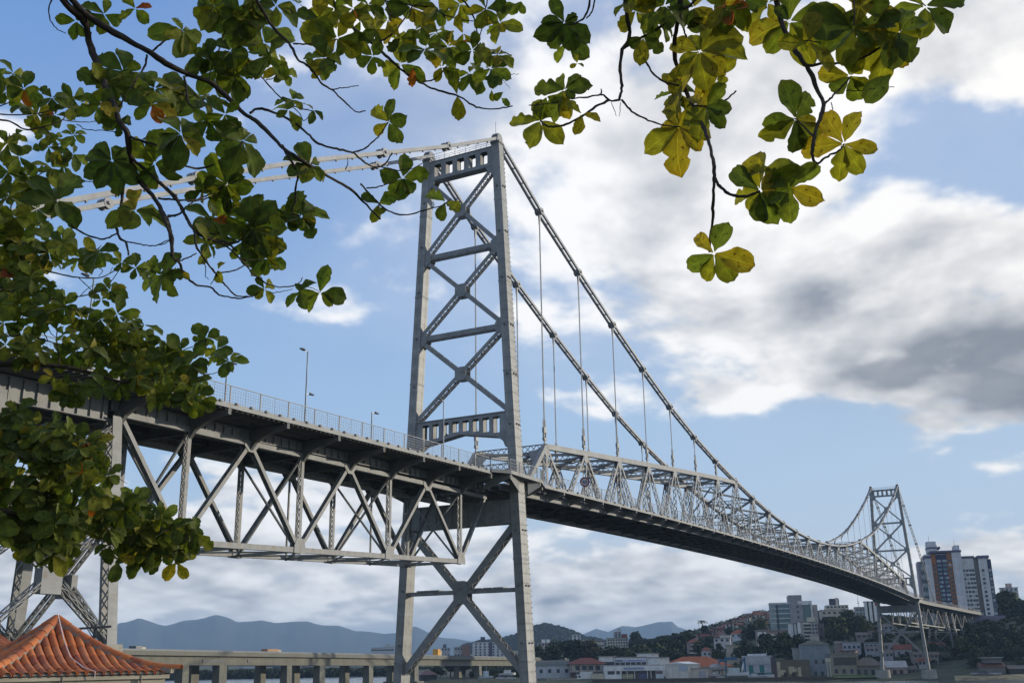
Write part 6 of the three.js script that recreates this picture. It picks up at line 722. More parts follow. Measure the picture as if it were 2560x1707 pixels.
function makeAlmond(name, base, label, d0, mixture, seed) {
  const t = thing(name, base, label, 'tree'), r = rng(seed); let count = 0; const rest = new Map(), D = (x, y) => d0 * (1 + 0.09 * N3(x / 260, y / 260, seed * 1.7));
  const at = (x, y, k = 1) => pix(x, y, 1).sub(CP).multiplyScalar(D(x, y) * k).add(CP);
  const pick = () => { let q = r(); for (const [k, w] of mixture) { if (q < w) return LEAVES[k][floor(r() * LEAVES[k].length)]; q -= w; } return LEAVES.mid[0]; };
  const o = { t, at, D };
  o.limb = (Zf, pts, w0, w1, name = 'branch') => { const s = Zf.s, q = pts.map(([x, y]) => { const [a, b] = Zf(x, y); return at(a, b); }), c = new THREE.CatmullRomCurve3(q), n = max(6, pts.length * 4), P = c.getPoints(n).map((p, i) => p.add(V(r() - 0.5, r() - 0.5, r() - 0.5).multiplyScalar(0.006))), m = new MB(), k = s * d0 / FPX * 0.5; m.tube(P, 0, 0, w0 > 9 ? 9 : 6, (f) => lerp(w0, w1, f) * k * (1 + 0.12 * sin(f * 41 + seed))); m.build(name, M.bark, t); };
  o.leaf = (p, dir, nrm, L, m) => {
    const y = dir.clone().normalize(), x = y.clone().cross(nrm).normalize(), z = x.clone().cross(y), M4 = new THREE.Matrix4().makeBasis(x.multiplyScalar(L * (0.85 + 0.35 * r())), y.multiplyScalar(L), z.multiplyScalar(L)).setPosition(p.clone().sub(base)), g = LG[floor(r() * LG.length)];
    if (count++ < 296) { const q = new THREE.Mesh(g, m); q.name = 'leaf'; q.castShadow = q.receiveShadow = true; M4.decompose(q.position, q.quaternion, q.scale); t.add(q); } else { const key = g.uuid + m.uuid; if (!rest.has(key)) rest.set(key, { g, m, list: [] }); rest.get(key).list.push(M4); }
  };
  o.rosette = (Zf, x, y, Lz, n, col) => {
    const [px, py] = Zf(x, y), c = at(px, py, 1 + (r() - 0.5) * 0.05), v = ray(px, py), N = v.clone().multiplyScalar(-0.8).add(V(0, 0.28, 0)).add(V(r() - 0.5, r() - 0.5, r() - 0.5).multiplyScalar(0.85)).normalize(), e1 = N.clone().cross(abs(N.y) > 0.8 ? V(1, 0, 0) : UP).normalize(), e2 = N.clone().cross(e1), L = Lz * Zf.s * D(px, py) / FPX * 1.26, a0 = r() * 6.28;
    for (let i = 0; i < n; i++) { const a = a0 + (i + (r() - 0.5) * 0.6) * 2 * PI / n, inner = i >= 6 ? 0.62 : 1, l = L * inner * (0.72 + 0.42 * r()), dir = e1.clone().multiplyScalar(cos(a)).addScaledVector(e2, sin(a)).addScaledVector(N, (r() - 0.35) * 0.55).add(V(0, -0.22, 0)).normalize(), nr = N.clone().add(V(r() - 0.5, r() - 0.5, r() - 0.5).multiplyScalar(0.8)); o.leaf(c.clone().addScaledVector(dir, l * 0.06), dir, nr, l, col ? LEAVES[col][floor(r() * LEAVES[col].length)] : pick()); }
  };
  o.finish = () => { const pos = [], nn = []; let k = 0; for (const { g, m, list } of rest.values()) { const q = new THREE.InstancedMesh(g, m, list.length); list.forEach((M4, i) => q.setMatrixAt(i, M4)); q.name = 'leaves'; q.castShadow = q.receiveShadow = true; tag(q, null, null, null, 'stuff'); t.add(q); k += list.length; } };
  return o;
}
const ZF = (ox, oy, s) => { const f = (x, y) => [ox + x * s, oy + y * s]; f.s = s; return f; };
const R1 = ZF(0, 0, 0.40816), R2 = ZF(500, 0, 0.38271), R3 = ZF(1250, 0, 0.48471), R4 = ZF(1600, 0, 0.48461), R5 = ZF(0, 600, 0.287), R6 = ZF(0, 950, 0.31888), R7 = ZF(400, 300, 0.31888);
{ // branches hanging in from the top: right and centre
  const T = makeAlmond('almond_tree', V(-103.4, 8.9, 67.5), 'sea almond tree whose branches of yellowing leaves hang from the top centre and right', 5.6, [['yellow', 0.28], ['mid', 0.46], ['dark', 0.25], ['orange', 0.01]], 31), B = T.limb, S = (Z, l) => l.forEach(([x, y, L, n, c]) => T.rosette(Z, x, y, L, n, c));
  B(R3, [[640, -60], [655, 100], [668, 190], [632, 260], [618, 360], [628, 450], [615, 510]], 27, 15); B(R3, [[620, 515], [570, 520], [525, 490], [500, 495], [400, 508], [330, 513], [285, 530], [150, 545]], 13, 6); B(R3, [[565, 518], [500, 550], [420, 602], [340, 642], [280, 655], [230, 645], [208, 622]], 15, 11); B(R3, [[625, 515], [680, 575], [750, 615], [830, 645], [930, 658]], 13, 8); B(R3, [[520, 492], [522, 458]], 10, 7);
  B(R3, [[1060, -60], [980, 30], [900, 75], [820, 145], [740, 190], [680, 225], [640, 250]], 16, 15); B(R3, [[705, 235], [740, 300], [790, 380], [850, 425], [925, 444]], 12, 12);
  B(R3, [[932, -60], [925, 60], [905, 180], [898, 270], [915, 350], [945, 440], [985, 530], [1030, 610], [1065, 700], [1090, 790], [1105, 880], [1100, 960], [1098, 1060], [1095, 1150], [1082, 1230], [1078, 1300]], 30, 13); B(R3, [[1000, 545], [1060, 550], [1130, 535], [1180, 505], [1216, 472]], 14, 9); B(R3, [[1106, 915], [1130, 960], [1180, 1000], [1240, 1015], [1300, 1005], [1341, 985]], 18, 14); B(R3, [[925, 60], [945, 150], [975, 220], [1030, 262]], 13, 8); B(R3, [[575, 530], [600, 600]], 5, 3); B(R3, [[620, 530], [616, 604]], 5, 3);
  B(R3, [[470, -60], [455, 50], [425, 100], [370, 128], [335, 125]], 14, 9); B(R3, [[500, -60], [470, 70], [445, 96]], 10, 8);
  B(R4, [[690, -60], [720, 80], [750, 170], [790, 250], [850, 330], [880, 380], [912, 460], [945, 545], [930, 605], [903, 690], [890, 760], [890, 820], [905, 850], [870, 890], [820, 940], [770, 968]], 32, 12); B(R4, [[868, 342], [930, 332], [1000, 330], [1080, 320]], 18, 12); B(R4, [[1150, 300], [1210, 265], [1270, 230], [1335, 175]], 15, 10); B(R4, [[1080, 322], [1150, 300]], 10, 9); B(R4, [[950, 540], [1000, 490], [1050, 440], [1082, 398]], 12, 9); B(R4, [[1060, 470], [1130, 470], [1205, 460], [1310, 450]], 6, 4); B(R4, [[892, 700], [850, 660], [798, 612]], 12, 8); B(R4, [[905, 850], [960, 812], [1030, 772], [1050, 745]], 13, 9); B(R4, [[1098, -60], [1104, 60], [1103, 135]], 9, 7); B(R4, [[1400, -60], [1470, 32]], 9, 7); B(R4, [[790, 215], [860, 212], [930, 222]], 9, 7); B(R4, [[985, 530], [998, 592]], 6, 4);
  S(R3, [[332, 118, 128, 8, 'dark'], [345, 220, 110, 4], [335, 465, 122, 7], [210, 622, 130, 5], [240, 500, 100, 3], [400, 330, 45, 3], [925, 658, 175, 7], [1028, 268, 190, 9, 'yellow'], [1100, 400, 150, 4, 'yellow'], [790, 85, 150, 7], [850, 30, 130, 6], [740, 190, 110, 4], [1102, 1308, 150, 6], [1060, 550, 130, 6], [900, 480, 125, 5], [700, 60, 130, 4], [650, 20, 100, 4], [1130, 500, 100, 3, 'yellow'], [1000, 40, 140, 6], [1150, 30, 150, 5], [1100, 110, 110, 4], [420, 590, 90, 3, 'yellow'], [960, 560, 120, 4]]);
  S(R4, [[618, 985, 190, 9], [768, 965, 135, 5], [700, 880, 120, 4], [1103, 150, 205, 8], [1200, 150, 150, 4], [768, 112, 190, 7], [1080, 392, 120, 6], [798, 614, 150, 7], [1050, 745, 160, 6, 'yellow'], [1470, 35, 165, 5], [1272, 240, 160, 6, 'yellow'], [1335, 172, 130, 5], [660, 20, 130, 4], [530, -10, 120, 4], [445, 60, 120, 4, 'orange'], [1130, 40, 140, 5], [1300, 380, 120, 2], [870, 220, 130, 3, 'yellow']]);
  B(R2, [[340, -60], [400, 50], [450, 140], [500, 210], [570, 270], [610, 330], [650, 400], [700, 430], [750, 480], [800, 550], [860, 590], [920, 640], [980, 700], [1030, 735], [1080, 725]], 24, 8); B(R2, [[610, 290], [720, 290], [820, 285], [892, 258]], 13, 9); B(R2, [[860, 585], [940, 575], [1035, 563]], 9, 6);
  B(R2, [[845, -60], [900, 80], [970, 160], [1040, 220], [1130, 290], [1200, 350], [1280, 425], [1330, 470], [1420, 530], [1520, 580], [1620, 610], [1720, 645], [1780, 690], [1850, 712], [1950, 710], [2045, 693]], 27, 9); B(R2, [[1140, 290], [1220, 250], [1290, 190], [1350, 100], [1390, 40]], 14, 10); B(R2, [[1460, 540], [1540, 515], [1600, 450], [1640, 400]], 12, 9); B(R2, [[1200, -30], [1240, 100], [1260, 200]], 13, 8); B(R2, [[1200, 5], [1400, 40], [1500, 50], [1600, 100], [1700, 130], [1850, 145]], 13, 8); B(R2, [[1690, -30], [1760, 60], [1800, 160], [1815, 280], [1815, 390]], 16, 8); B(R2, [[1880, -20], [1850, 150], [1820, 280]], 10, 8); B(R2, [[1870, 440], [1940, 490], [1980, 530], [2025, 580]], 6, 3); B(R2, [[1960, 490], [2085, 487]], 6, 4); B(R2, [[1660, 670], [1700, 730], [1728, 762]], 8, 4);
  S(R2, [[820, 380, 130, 7], [780, 430, 100, 4], [896, 252, 165, 7], [780, 120, 120, 5], [880, 60, 140, 5], [1000, 60, 110, 5], [1050, 140, 90, 3], [1150, 190, 120, 5], [1130, 370, 110, 5, 'mid'], [1310, 420, 158, 5, 'mid'], [1385, 50, 150, 8], [1230, 130, 110, 5], [1470, 330, 130, 7], [1620, 310, 130, 7], [1780, 330, 110, 5], [1720, 220, 110, 3], [1960, 150, 130, 7], [1950, 360, 110, 6], [1900, 450, 130, 5], [1760, 480, 110, 4], [1830, 510, 150, 3], [1680, 620, 125, 2], [1580, 440, 110, 5], [1985, 600, 72, 1], [1905, 588, 62, 1], [1968, 642, 66, 1], [1700, 30, 120, 6], [1560, 60, 110, 6], [1870, 60, 110, 5], [2100, 10, 95, 3], [1450, 180, 120, 5], [1310, 250, 110, 4], [1540, 220, 100, 4], [1100, 30, 100, 4]]);
  T.rosette(R2, 1392, 442, 110, 1, 'orange'); T.rosette(R2, 1785, 285, 95, 1, 'orange');
  T.limb(R3, [[640, -60], [700, -420], [1000, -800], [1900, -700]], 40, 60, 'main_limb'); T.limb(R3, [[932, -60], [960, -400], [1000, -800]], 34, 44, 'main_limb'); T.limb(R4, [[690, -60], [640, -400], [280, -800]], 36, 44, 'main_limb'); T.limb(R2, [[340, -60], [500, -500], [1600, -1000], [2240, -1010]], 30, 40, 'main_limb'); T.limb(R2, [[845, -60], [1000, -500], [1600, -1000]], 30, 40, 'main_limb');
  { const m = new MB(), h = T.at(...R3(1900, -700)); m.tube([V(-103.4, 8.5, 67.5), V(-103.5, 10.5, 67.3), V(-103.7, 12.6, 66.8), h], 0.32, 0.14, 10); m.build('trunk', M.bark, T.t); }
  T.finish();
}
{ // two big limbs and their twigs at the upper left
  const T = makeAlmond('almond_tree', V(-107.5, 8.9, 54.5), 'sea almond tree with two mottled limbs crossing the upper left sky', 7, [['dark', 0.5], ['mid', 0.44], ['yellow', 0.055], ['orange', 0.005]], 47), B = T.limb, S = (Z, l) => l.forEach(([x, y, L, n, c]) => T.rosette(Z, x, y, L, n, c));
  B(R1, [[330, -80], [440, 60], [505, 115], [532, 160], [545, 250], [580, 350], [622, 440], [652, 540], [700, 640], [732, 740], [782, 820], [792, 920], [820, 1030], [860, 1110], [920, 1180], [970, 1250], [1000, 1320], [1040, 1420], [1058, 1568]], 52, 22, 'limb');
  B(R1, [[385, -60], [530, 90], [680, 190], [800, 255], [920, 325], [1020, 390], [1150, 455], [1290, 510], [1400, 600], [1500, 700], [1568, 742], [1650, 820], [1740, 910], [1850, 985], [1965, 1055], [2060, 1110], [2160, 1170], [2240, 1250], [2330, 1340]], 46, 13, 'limb');
  B(R2, [[1050, 1200], [1110, 1270], [1180, 1340], [1260, 1390], [1350, 1405], [1450, 1380], [1520, 1360], [1590, 1340], [1640, 1300]], 14, 7); B(R2, [[325, 740], [380, 713], [450, 725], [550, 765], [640, 820], [710, 880], [760, 930], [830, 960], [920, 980], [1000, 1000], [1050, 1040], [1120, 1085], [1180, 1090], [1220, 1060], [1255, 1000]], 20, 11); B(R2, [[1000, 1000], [1080, 970], [1150, 910], [1200, 850], [1228, 800]], 13, 8); B(R2, [[1190, 1095], [1300, 1115], [1390, 1100], [1460, 1065]], 10, 6); B(R2, [[540, 950], [580, 1030], [620, 1090], [640, 1150], [626, 1230], [625, 1310], [600, 1390], [655, 1412]], 18, 11); B(R2, [[640, 1155], [700, 1120], [732, 1072]], 12, 8); B(R2, [[1090, 1230], [1170, 1220], [1245, 1193]], 11, 8); B(R2, [[950, 1110], [966, 1070], [965, 1030]], 9, 4); B(R2, [[1165, 1340], [1168, 1390]], 9, 6); B(R2, [[1450, 1380], [1525, 1352], [1526, 1320]], 8, 5);
  B(R2, [[270, 345], [320, 400], [390, 490], [450, 560], [540, 650], [600, 690], [680, 715], [742, 728]], 12, 8); B(R2, [[210, -30], [190, 120], [150, 240], [110, 370], [70, 470], [60, 545]], 15, 9); B(R2, [[560, 665], [640, 730], [680, 790], [716, 760]], 8, 5); B(R2, [[430, 525], [480, 515], [515, 480]], 8, 5);
  B(R1, [[900, 340], [890, 400], [830, 500], [760, 610], [735, 655]], 15, 11); B(R1, [[930, 320], [1000, 260], [1080, 210], [1118, 188]], 14, 10); B(R1, [[1130, 470], [1145, 570], [1160, 640], [1200, 668]], 16, 12); B(R1, [[795, 840], [880, 870], [960, 890], [1050, 960], [1120, 1010], [1200, 1032], [1290, 1020], [1380, 980], [1440, 930], [1490, 868]], 17, 12); B(R1, [[800, 960], [880, 1030], [960, 1100], [1050, 1190], [1110, 1260], [1150, 1350], [1200, 1420], [1300, 1460], [1400, 1490], [1450, 1540]], 21, 13); B(R1, [[970, 1215], [1080, 1225], [1200, 1225], [1300, 1180], [1385, 1130]], 14, 10); B(R1, [[800, 1070], [765, 1120], [750, 1200], [740, 1300], [715, 1400], [740, 1460], [770, 1480], [790, 1560]], 22, 12); B(R1, [[380, 1310], [440, 1380], [530, 1440], [640, 1465], [715, 1430]], 12, 10); B(R1, [[780, 1480], [850, 1495], [950, 1505], [1040, 1470]], 9, 6); B(R1, [[1020, 1330], [1080, 1320], [1112, 1298]], 13, 10); B(R1, [[470, 760], [530, 795], [640, 800], [740, 815]], 6, 5); B(R1, [[480, 1080], [520, 1110], [580, 1112]], 7, 5); B(R1, [[330, -20], [300, 50], [312, 130], [350, 180], [405, 207]], 10, 5); B(R1, [[580, 350], [540, 300], [560, 200]], 6, 5); B(R1, [[660, 1100], [730, 1105], [800, 1075]], 10, 9);
  B(R7, [[0, 490], [60, 540], [120, 600], [160, 680], [200, 760], [260, 850], [300, 900], [400, 940], [500, 980], [580, 1040], [640, 1100], [720, 1190], [780, 1245], [850, 1290], [950, 1310], [1040, 1300], [1090, 1280], [1118, 1235]], 22, 8); B(R7, [[0, 690], [40, 740], [80, 850], [100, 930], [105, 1080], [150, 1110], [180, 1190], [230, 1250], [300, 1300], [390, 1310], [470, 1370], [560, 1390], [640, 1400], [700, 1385]], 24, 10); B(R7, [[270, 870], [290, 1000], [350, 1090], [400, 1160], [450, 1220], [520, 1300], [590, 1370], [690, 1385], [745, 1378]], 18, 10); B(R7, [[120, 1110], [200, 1090], [285, 1045]], 13, 10); B(R7, [[450, 1195], [550, 1190], [650, 1150], [705, 1128]], 12, 10); B(R7, [[1090, 1285], [1200, 1320], [1262, 1352]], 7, 5); B(R7, [[880, 1355], [960, 1345], [1040, 1325]], 7, 5); B(R7, [[300, 870], [380, 888], [450, 890], [522, 840]], 15, 10); B(R7, [[510, 970], [600, 960], [680, 910], [735, 868]], 16, 11); B(R7, [[640, 1095], [720, 1100], [810, 1093]], 12, 8); B(R7, [[60, 750], [150, 740], [200, 690], [270, 640], [400, 605], [520, 500]], 15, 11); B(R7, [[0, 985], [60, 960], [100, 925]], 8, 6); B(R7, [[340, 1100], [360, 1170], [358, 1230], [390, 1252]], 9, 4); B(R7, [[415, 1165], [438, 1210], [400, 1290]], 9, 6);
  S(R1, [[470, 130, 95, 5], [640, 90, 100, 5], [760, 442, 140, 7], [950, 545, 150, 7], [830, 55, 100, 4], [640, 520, 120, 5], [620, 640, 120, 6], [690, 985, 150, 9, 'dark'], [830, 1290, 155, 8], [1112, 822, 170, 9], [1117, 188, 135, 8], [1340, 60, 140, 7], [1200, 330, 110, 5], [1232, 612, 185, 9], [1330, 425, 140, 6], [1480, 100, 130, 6], [1490, 865, 170, 8], [1390, 1130, 170, 9], [950, 1000, 140, 6], [352, 1232, 165, 9, 'dark'], [600, 1545, 110, 5], [720, 745, 90, 4], [1300, 1350, 130, 6], [1540, 1400, 150, 7], [930, 640, 130, 5], [1060, 560, 120, 4], [700, 520, 130, 4, 'dark'], [1440, 470, 130, 6], [1380, 700, 120, 5], [1280, 740, 130, 4], [950, 860, 110, 3]]);
  S(R7, [[1110, 762, 200, 11], [738, 862, 185, 11], [1178, 350, 170, 7], [520, 832, 160, 7], [372, 962, 140, 7], [835, 1085, 150, 8], [340, 545, 120, 5], [640, 960, 150, 6], [720, 720, 130, 5], [900, 930, 120, 4], [450, 760, 110, 4], [1000, 760, 130, 4, 'dark'], [20, 1225, 150, 6], [820, 1322, 110, 5], [1060, 1275, 72, 1], [1255, 1352, 150, 5], [1100, 1345, 120, 3], [172, 1195, 80, 2], [560, 620, 110, 4], [860, 1000, 110, 4]]); T.rosette(R7, 455, 1172, 90, 2, 'yellow');
  S(R2, [[542, 472, 100, 5], [600, 652, 95, 5], [742, 722, 80, 3], [580, 722, 100, 3], [650, 30, 85, 3], [420, 285, 170, 8], [500, 40, 130, 6], [200, 335, 120, 5], [90, 45, 150, 7], [250, 482, 120, 6], [450, 365, 130, 4], [1232, 800, 140, 5], [1325, 1162, 130, 6], [1170, 1332, 110, 3], [1230, 1370, 90, 1], [1605, 1318, 130, 3], [320, 130, 130, 5], [140, 180, 120, 4], [60, 380, 110, 4], [330, 20, 120, 5], [400, 420, 100, 3, 'yellow']]);
  { const m = new MB(), h = T.at(...R1(330, -80)); m.tube([V(-107.5, 8.5, 54.5), V(-107.3, 11, 54.8), V(-107, 13.5, 55), h.clone().add(V(-0.3, 0.9, -0.5)), h], 0.36, 0.13, 11); m.build('trunk', M.bark, T.t); }
  T.finish();
}
{ // the leafy limbs reaching in low from the left
  const T = makeAlmond('almond_tree', V(-102.5, 6.6, 46), 'dense green sea almond tree reaching in low from the left edge', 13, [['dark', 0.52], ['mid', 0.42], ['yellow', 0.05], ['orange', 0.006]], 59), B = T.limb, S = (Z, l, L0, n0) => l.forEach(([x, y, L, n, c]) => T.rosette(Z, x, y, L ?? L0, n ?? n0, c)), q = rng(61);
  B(R5, [[-250, 1075], [0, 1085], [200, 1085], [450, 1092], [700, 1130], [900, 1190], [1050, 1232], [1300, 1232], [1420, 1180]], 46, 14, 'limb'); B(R5, [[520, 1080], [515, 1000], [500, 900], [500, 800], [560, 755]], 14, 7); B(R5, [[-60, 865], [180, 830], [400, 875], [520, 915]], 16, 8); B(R5, [[200, 150], [330, 240], [500, 290], [680, 325], [860, 330], [960, 290], [1085, 195]], 16, 7); B(R5, [[690, 330], [800, 440], [830, 480], [820, 540]], 8, 5); B(R5, [[-40, 500], [200, 450], [280, 400], [350, 250], [385, 135]], 13, 6); B(R5, [[360, 520], [650, 500], [900, 430], [1065, 235]], 13, 6); B(R5, [[230, 620], [330, 700], [420, 880]], 10, 8); B(R5, [[650, 830], [672, 940], [685, 1040]], 10, 8); B(R5, [[1405, 1030], [1412, 1130], [1350, 1180]], 9, 7); B(R5, [[1500, 1060], [1600, 960], [1700, 920], [1795, 865]], 9, 7); B(R5, [[1700, 1100], [1750, 1040], [1795, 960]], 7, 5); B(R5, [[1690, 1130], [1780, 1168], [1900, 1150], [1985, 1085]], 9, 6); B(R5, [[700, 1120], [850, 1000], [960, 870]], 14, 8); B(R5, [[750, 1130], [900, 950], [1055, 878]], 13, 8); B(R5, [[1000, 1170], [1150, 1100], [1250, 1070], [1300, 975]], 12, 7); B(R5, [[1050, 1222], [1250, 1170], [1550, 1160], [1650, 1138]], 12, 6); B(R5, [[400, 700], [440, 800], [520, 860], [620, 840]], 8, 6); B(R5, [[860, 240], [895, 270], [860, 320]], 7, 5); B(R5, [[960, 290], [985, 235]], 6, 4); B(R5, [[700, 490], [770, 420], [850, 378]], 7, 4); B(R5, [[330, 470], [240, 620], [120, 760], [60, 840]], 9, 6); B(R5, [[0, 440], [140, 330], [240, 160]], 12, 8);
  B(R1, [[-60, 730], [60, 745], [160, 795], [260, 780], [380, 740], [430, 650]], 12, 7); B(R1, [[-40, 700], [120, 705], [300, 680], [350, 640]], 9, 6); B(R1, [[-40, 910], [40, 880], [60, 820]], 8, 6); B(R1, [[380, 735], [500, 750], [640, 742]], 7, 5); B(R1, [[200, 1100], [260, 1060], [300, 1030]], 8, 5); B(R1, [[120, 1400], [200, 1380], [300, 1355]], 10, 8); B(R1, [[130, 1380], [160, 1300], [210, 1220]], 9, 7); B(R1, [[320, 890], [400, 880], [460, 890]], 6, 5); B(R1, [[-20, 660], [60, 630], [120, 610]], 8, 6);
  S(R1, [[150, 545, 95, 7], [320, 600, 75, 5], [450, 600, 75, 6], [40, 560, 80, 6], [230, 700, 80, 6], [340, 705, 80, 5], [100, 830, 70, 4], [330, 845, 70, 5], [450, 830, 70, 6], [300, 900, 70, 4], [450, 945, 75, 5], [120, 960, 85, 5], [320, 1030, 85, 7], [390, 1020, 70, 4], [50, 1050, 80, 6], [50, 880, 90, 5], [215, 1115, 90, 6], [140, 1180, 90, 6], [60, 1200, 90, 7], [50, 1310, 90, 7], [240, 1390, 80, 6], [100, 1450, 85, 7], [330, 1460, 85, 6], [150, 1530, 85, 7], [380, 1500, 80, 5], [40, 1400, 85, 6], [0, 1120, 90, 6], [160, 650, 75, 5], [430, 660, 60, 4], [510, 640, 60, 4], [80, 450, 75, 5], [10, 490, 75, 5], [250, 780, 60, 4], [170, 1080, 80, 5], [20, 1500, 90, 7], [230, 1280, 80, 5], [300, 1540, 80, 5], [90, 1330, 90, 6]]);
  S(R5, [[60, 60], [200, 60], [100, 180], [200, 250], [60, 330], [150, 330], [330, 130], [430, 110], [100, 420], [200, 440], [30, 450], [380, 400], [450, 475], [550, 20], [450, 180], [260, 60], [30, 240], [280, 330], [710, 160, 130, 7], [840, 110, 130, 4], [1060, 190, 90, 5], [1182, 240, 100, 5], [960, 440, 130, 8], [885, 520, 90, 4], [1370, 300, 125, 7], [100, 600], [330, 580], [420, 600], [560, 570], [620, 600], [370, 660], [300, 690], [40, 720], [0, 560], [170, 560]], 112, 6);
  S(R5, [[700, 680], [760, 705], [880, 690], [1022, 640, 120, 4], [1080, 720], [1150, 690, 90, 4], [850, 800], [980, 800], [1120, 800], [1262, 740, 115, 3], [1235, 830], [950, 900], [1080, 920], [1200, 900], [800, 855], [625, 815, 80, 4], [900, 980], [1040, 1000], [1180, 1010], [1290, 980], [1330, 1050], [1430, 1000], [1510, 1010], [1570, 960], [1600, 1080], [1660, 1080], [1480, 1100], [1380, 1100], [1250, 1100], [1130, 1090], [1430, 1180], [1580, 1150], [1680, 1200], [1720, 1250], [1520, 1200], [1560, 1290], [1700, 1335], [1742, 1392], [1500, 1330], [1350, 1290], [1690, 1430, 90, 4], [1440, 950], [1800, 845, 120, 8], [1888, 950, 100, 6], [2000, 1050, 112, 6], [1900, 1010, 90, 4], [700, 1290], [570, 1290], [880, 1280], [1040, 1260], [600, 1350], [240, 920], [340, 950], [50, 910], [340, 1040, 80, 3, 'yellow'], [560, 825, 90, 4], [200, 1000], [620, 980], [520, 1010], [250, 900], [1200, 1180], [1300, 1200], [1620, 1380], [1400, 1390], [460, 1190, 80, 3, 'yellow'], [780, 940], [1010, 900], [880, 1090]], 112, 6);
  // the dense lowest mass
  const poly = [[-60, 230], [150, 232], [250, 262], [400, 345], [520, 385], [640, 440], [720, 490], [770, 560], [770, 640], [840, 690], [930, 740], [800, 770], [740, 800], [800, 870], [900, 905], [1010, 935], [1190, 930], [1310, 980], [1330, 1080], [1450, 1120], [1550, 1185], [1510, 1280], [1450, 1330], [1410, 1410], [1330, 1370], [1200, 1370], [1050, 1420], [940, 1400], [880, 1300], [700, 1270], [560, 1290], [520, 1330], [410, 1420], [340, 1370], [200, 1320], [100, 1240], [-60, 1230]];
  const inside = (x, y) => { let c = false; for (let i = 0, j = poly.length - 1; i < poly.length; j = i++) { const [a, b] = poly[i], [e, f] = poly[j]; if (b > y !== f > y && x < ((e - a) * (y - b)) / (f - b) + a) c = !c; } return c; };
  B(R6, [[-120, 490], [200, 510], [400, 510], [550, 550], [660, 585]], 28, 10, 'limb'); B(R6, [[-120, 1000], [300, 1080], [600, 1130], [850, 1190], [1100, 1240], [1300, 1310], [1450, 1332]], 50, 9, 'limb'); B(R6, [[640, 750], [720, 775], [790, 802]], 9, 5); B(R6, [[300, 1080], [380, 900], [480, 760], [600, 640]], 18, 8); B(R6, [[850, 1190], [960, 1080], [1100, 1010]], 14, 8); B(R6, [[1060, 1330], [1020, 1400], [1000, 1465]], 11, 6); B(R6, [[430, 1120], [420, 1250], [380, 1330]], 12, 7); B(R6, [[100, 1040], [120, 800], [200, 640]], 20, 9); B(R6, [[820, 1240], [880, 1310], [905, 1350]], 9, 6); B(R6, [[740, 540], [760, 620], [830, 680], [900, 720]], 8, 5); B(R6, [[930, 770], [1000, 810]], 6, 3);
  for (let i = 0, k = 0; k < 175 && i < 4000; i++) { const x = lerp(-60, 1560, q()), y = lerp(230, 1430, q()); if (!inside(x, y)) continue; k++; if (x > 560 && x < 800 && y > 640 && y < 900 && q() < 0.75) continue; T.rosette(R6, x, y, lerp(78, 112, q()), 5 + floor(q() * 3)); }
  S(R6, [[1390, 1420, 120, 4, 'yellow'], [400, 1440, 110, 3], [1540, 1200, 110, 4], [600, 575, 110, 3, 'orange'], [580, 545, 90, 2, 'orange'], [325, 650, 50, 2, 'orange'], [765, 1010, 70, 2, 'orange'], [930, 1400, 110, 4], [1090, 1420, 115, 4]]);
  { const m = new MB(), a = T.at(...R6(-120, 1000)), b = T.at(...R6(-120, 490)), c = T.at(...R5(-250, 1075)), tb = V(-102.5, 6.2, 46); const top = a.clone().lerp(c, 0.4).add(V(-1.2, 0.5, -2.6)); m.tube([tb, tb.clone().lerp(top, 0.5).add(V(0.1, 0, 0)), top, top.clone().add(V(-0.3, 2.5, -0.6))], 0.4, 0.16, 10); for (const e of [a, b, c]) m.tube([top, top.clone().lerp(e, 0.5).add(V(0, 0.2, 0)), e], 0.2, 0.1, 8); m.build('trunk', M.bark, T.t); }
  T.finish();
}
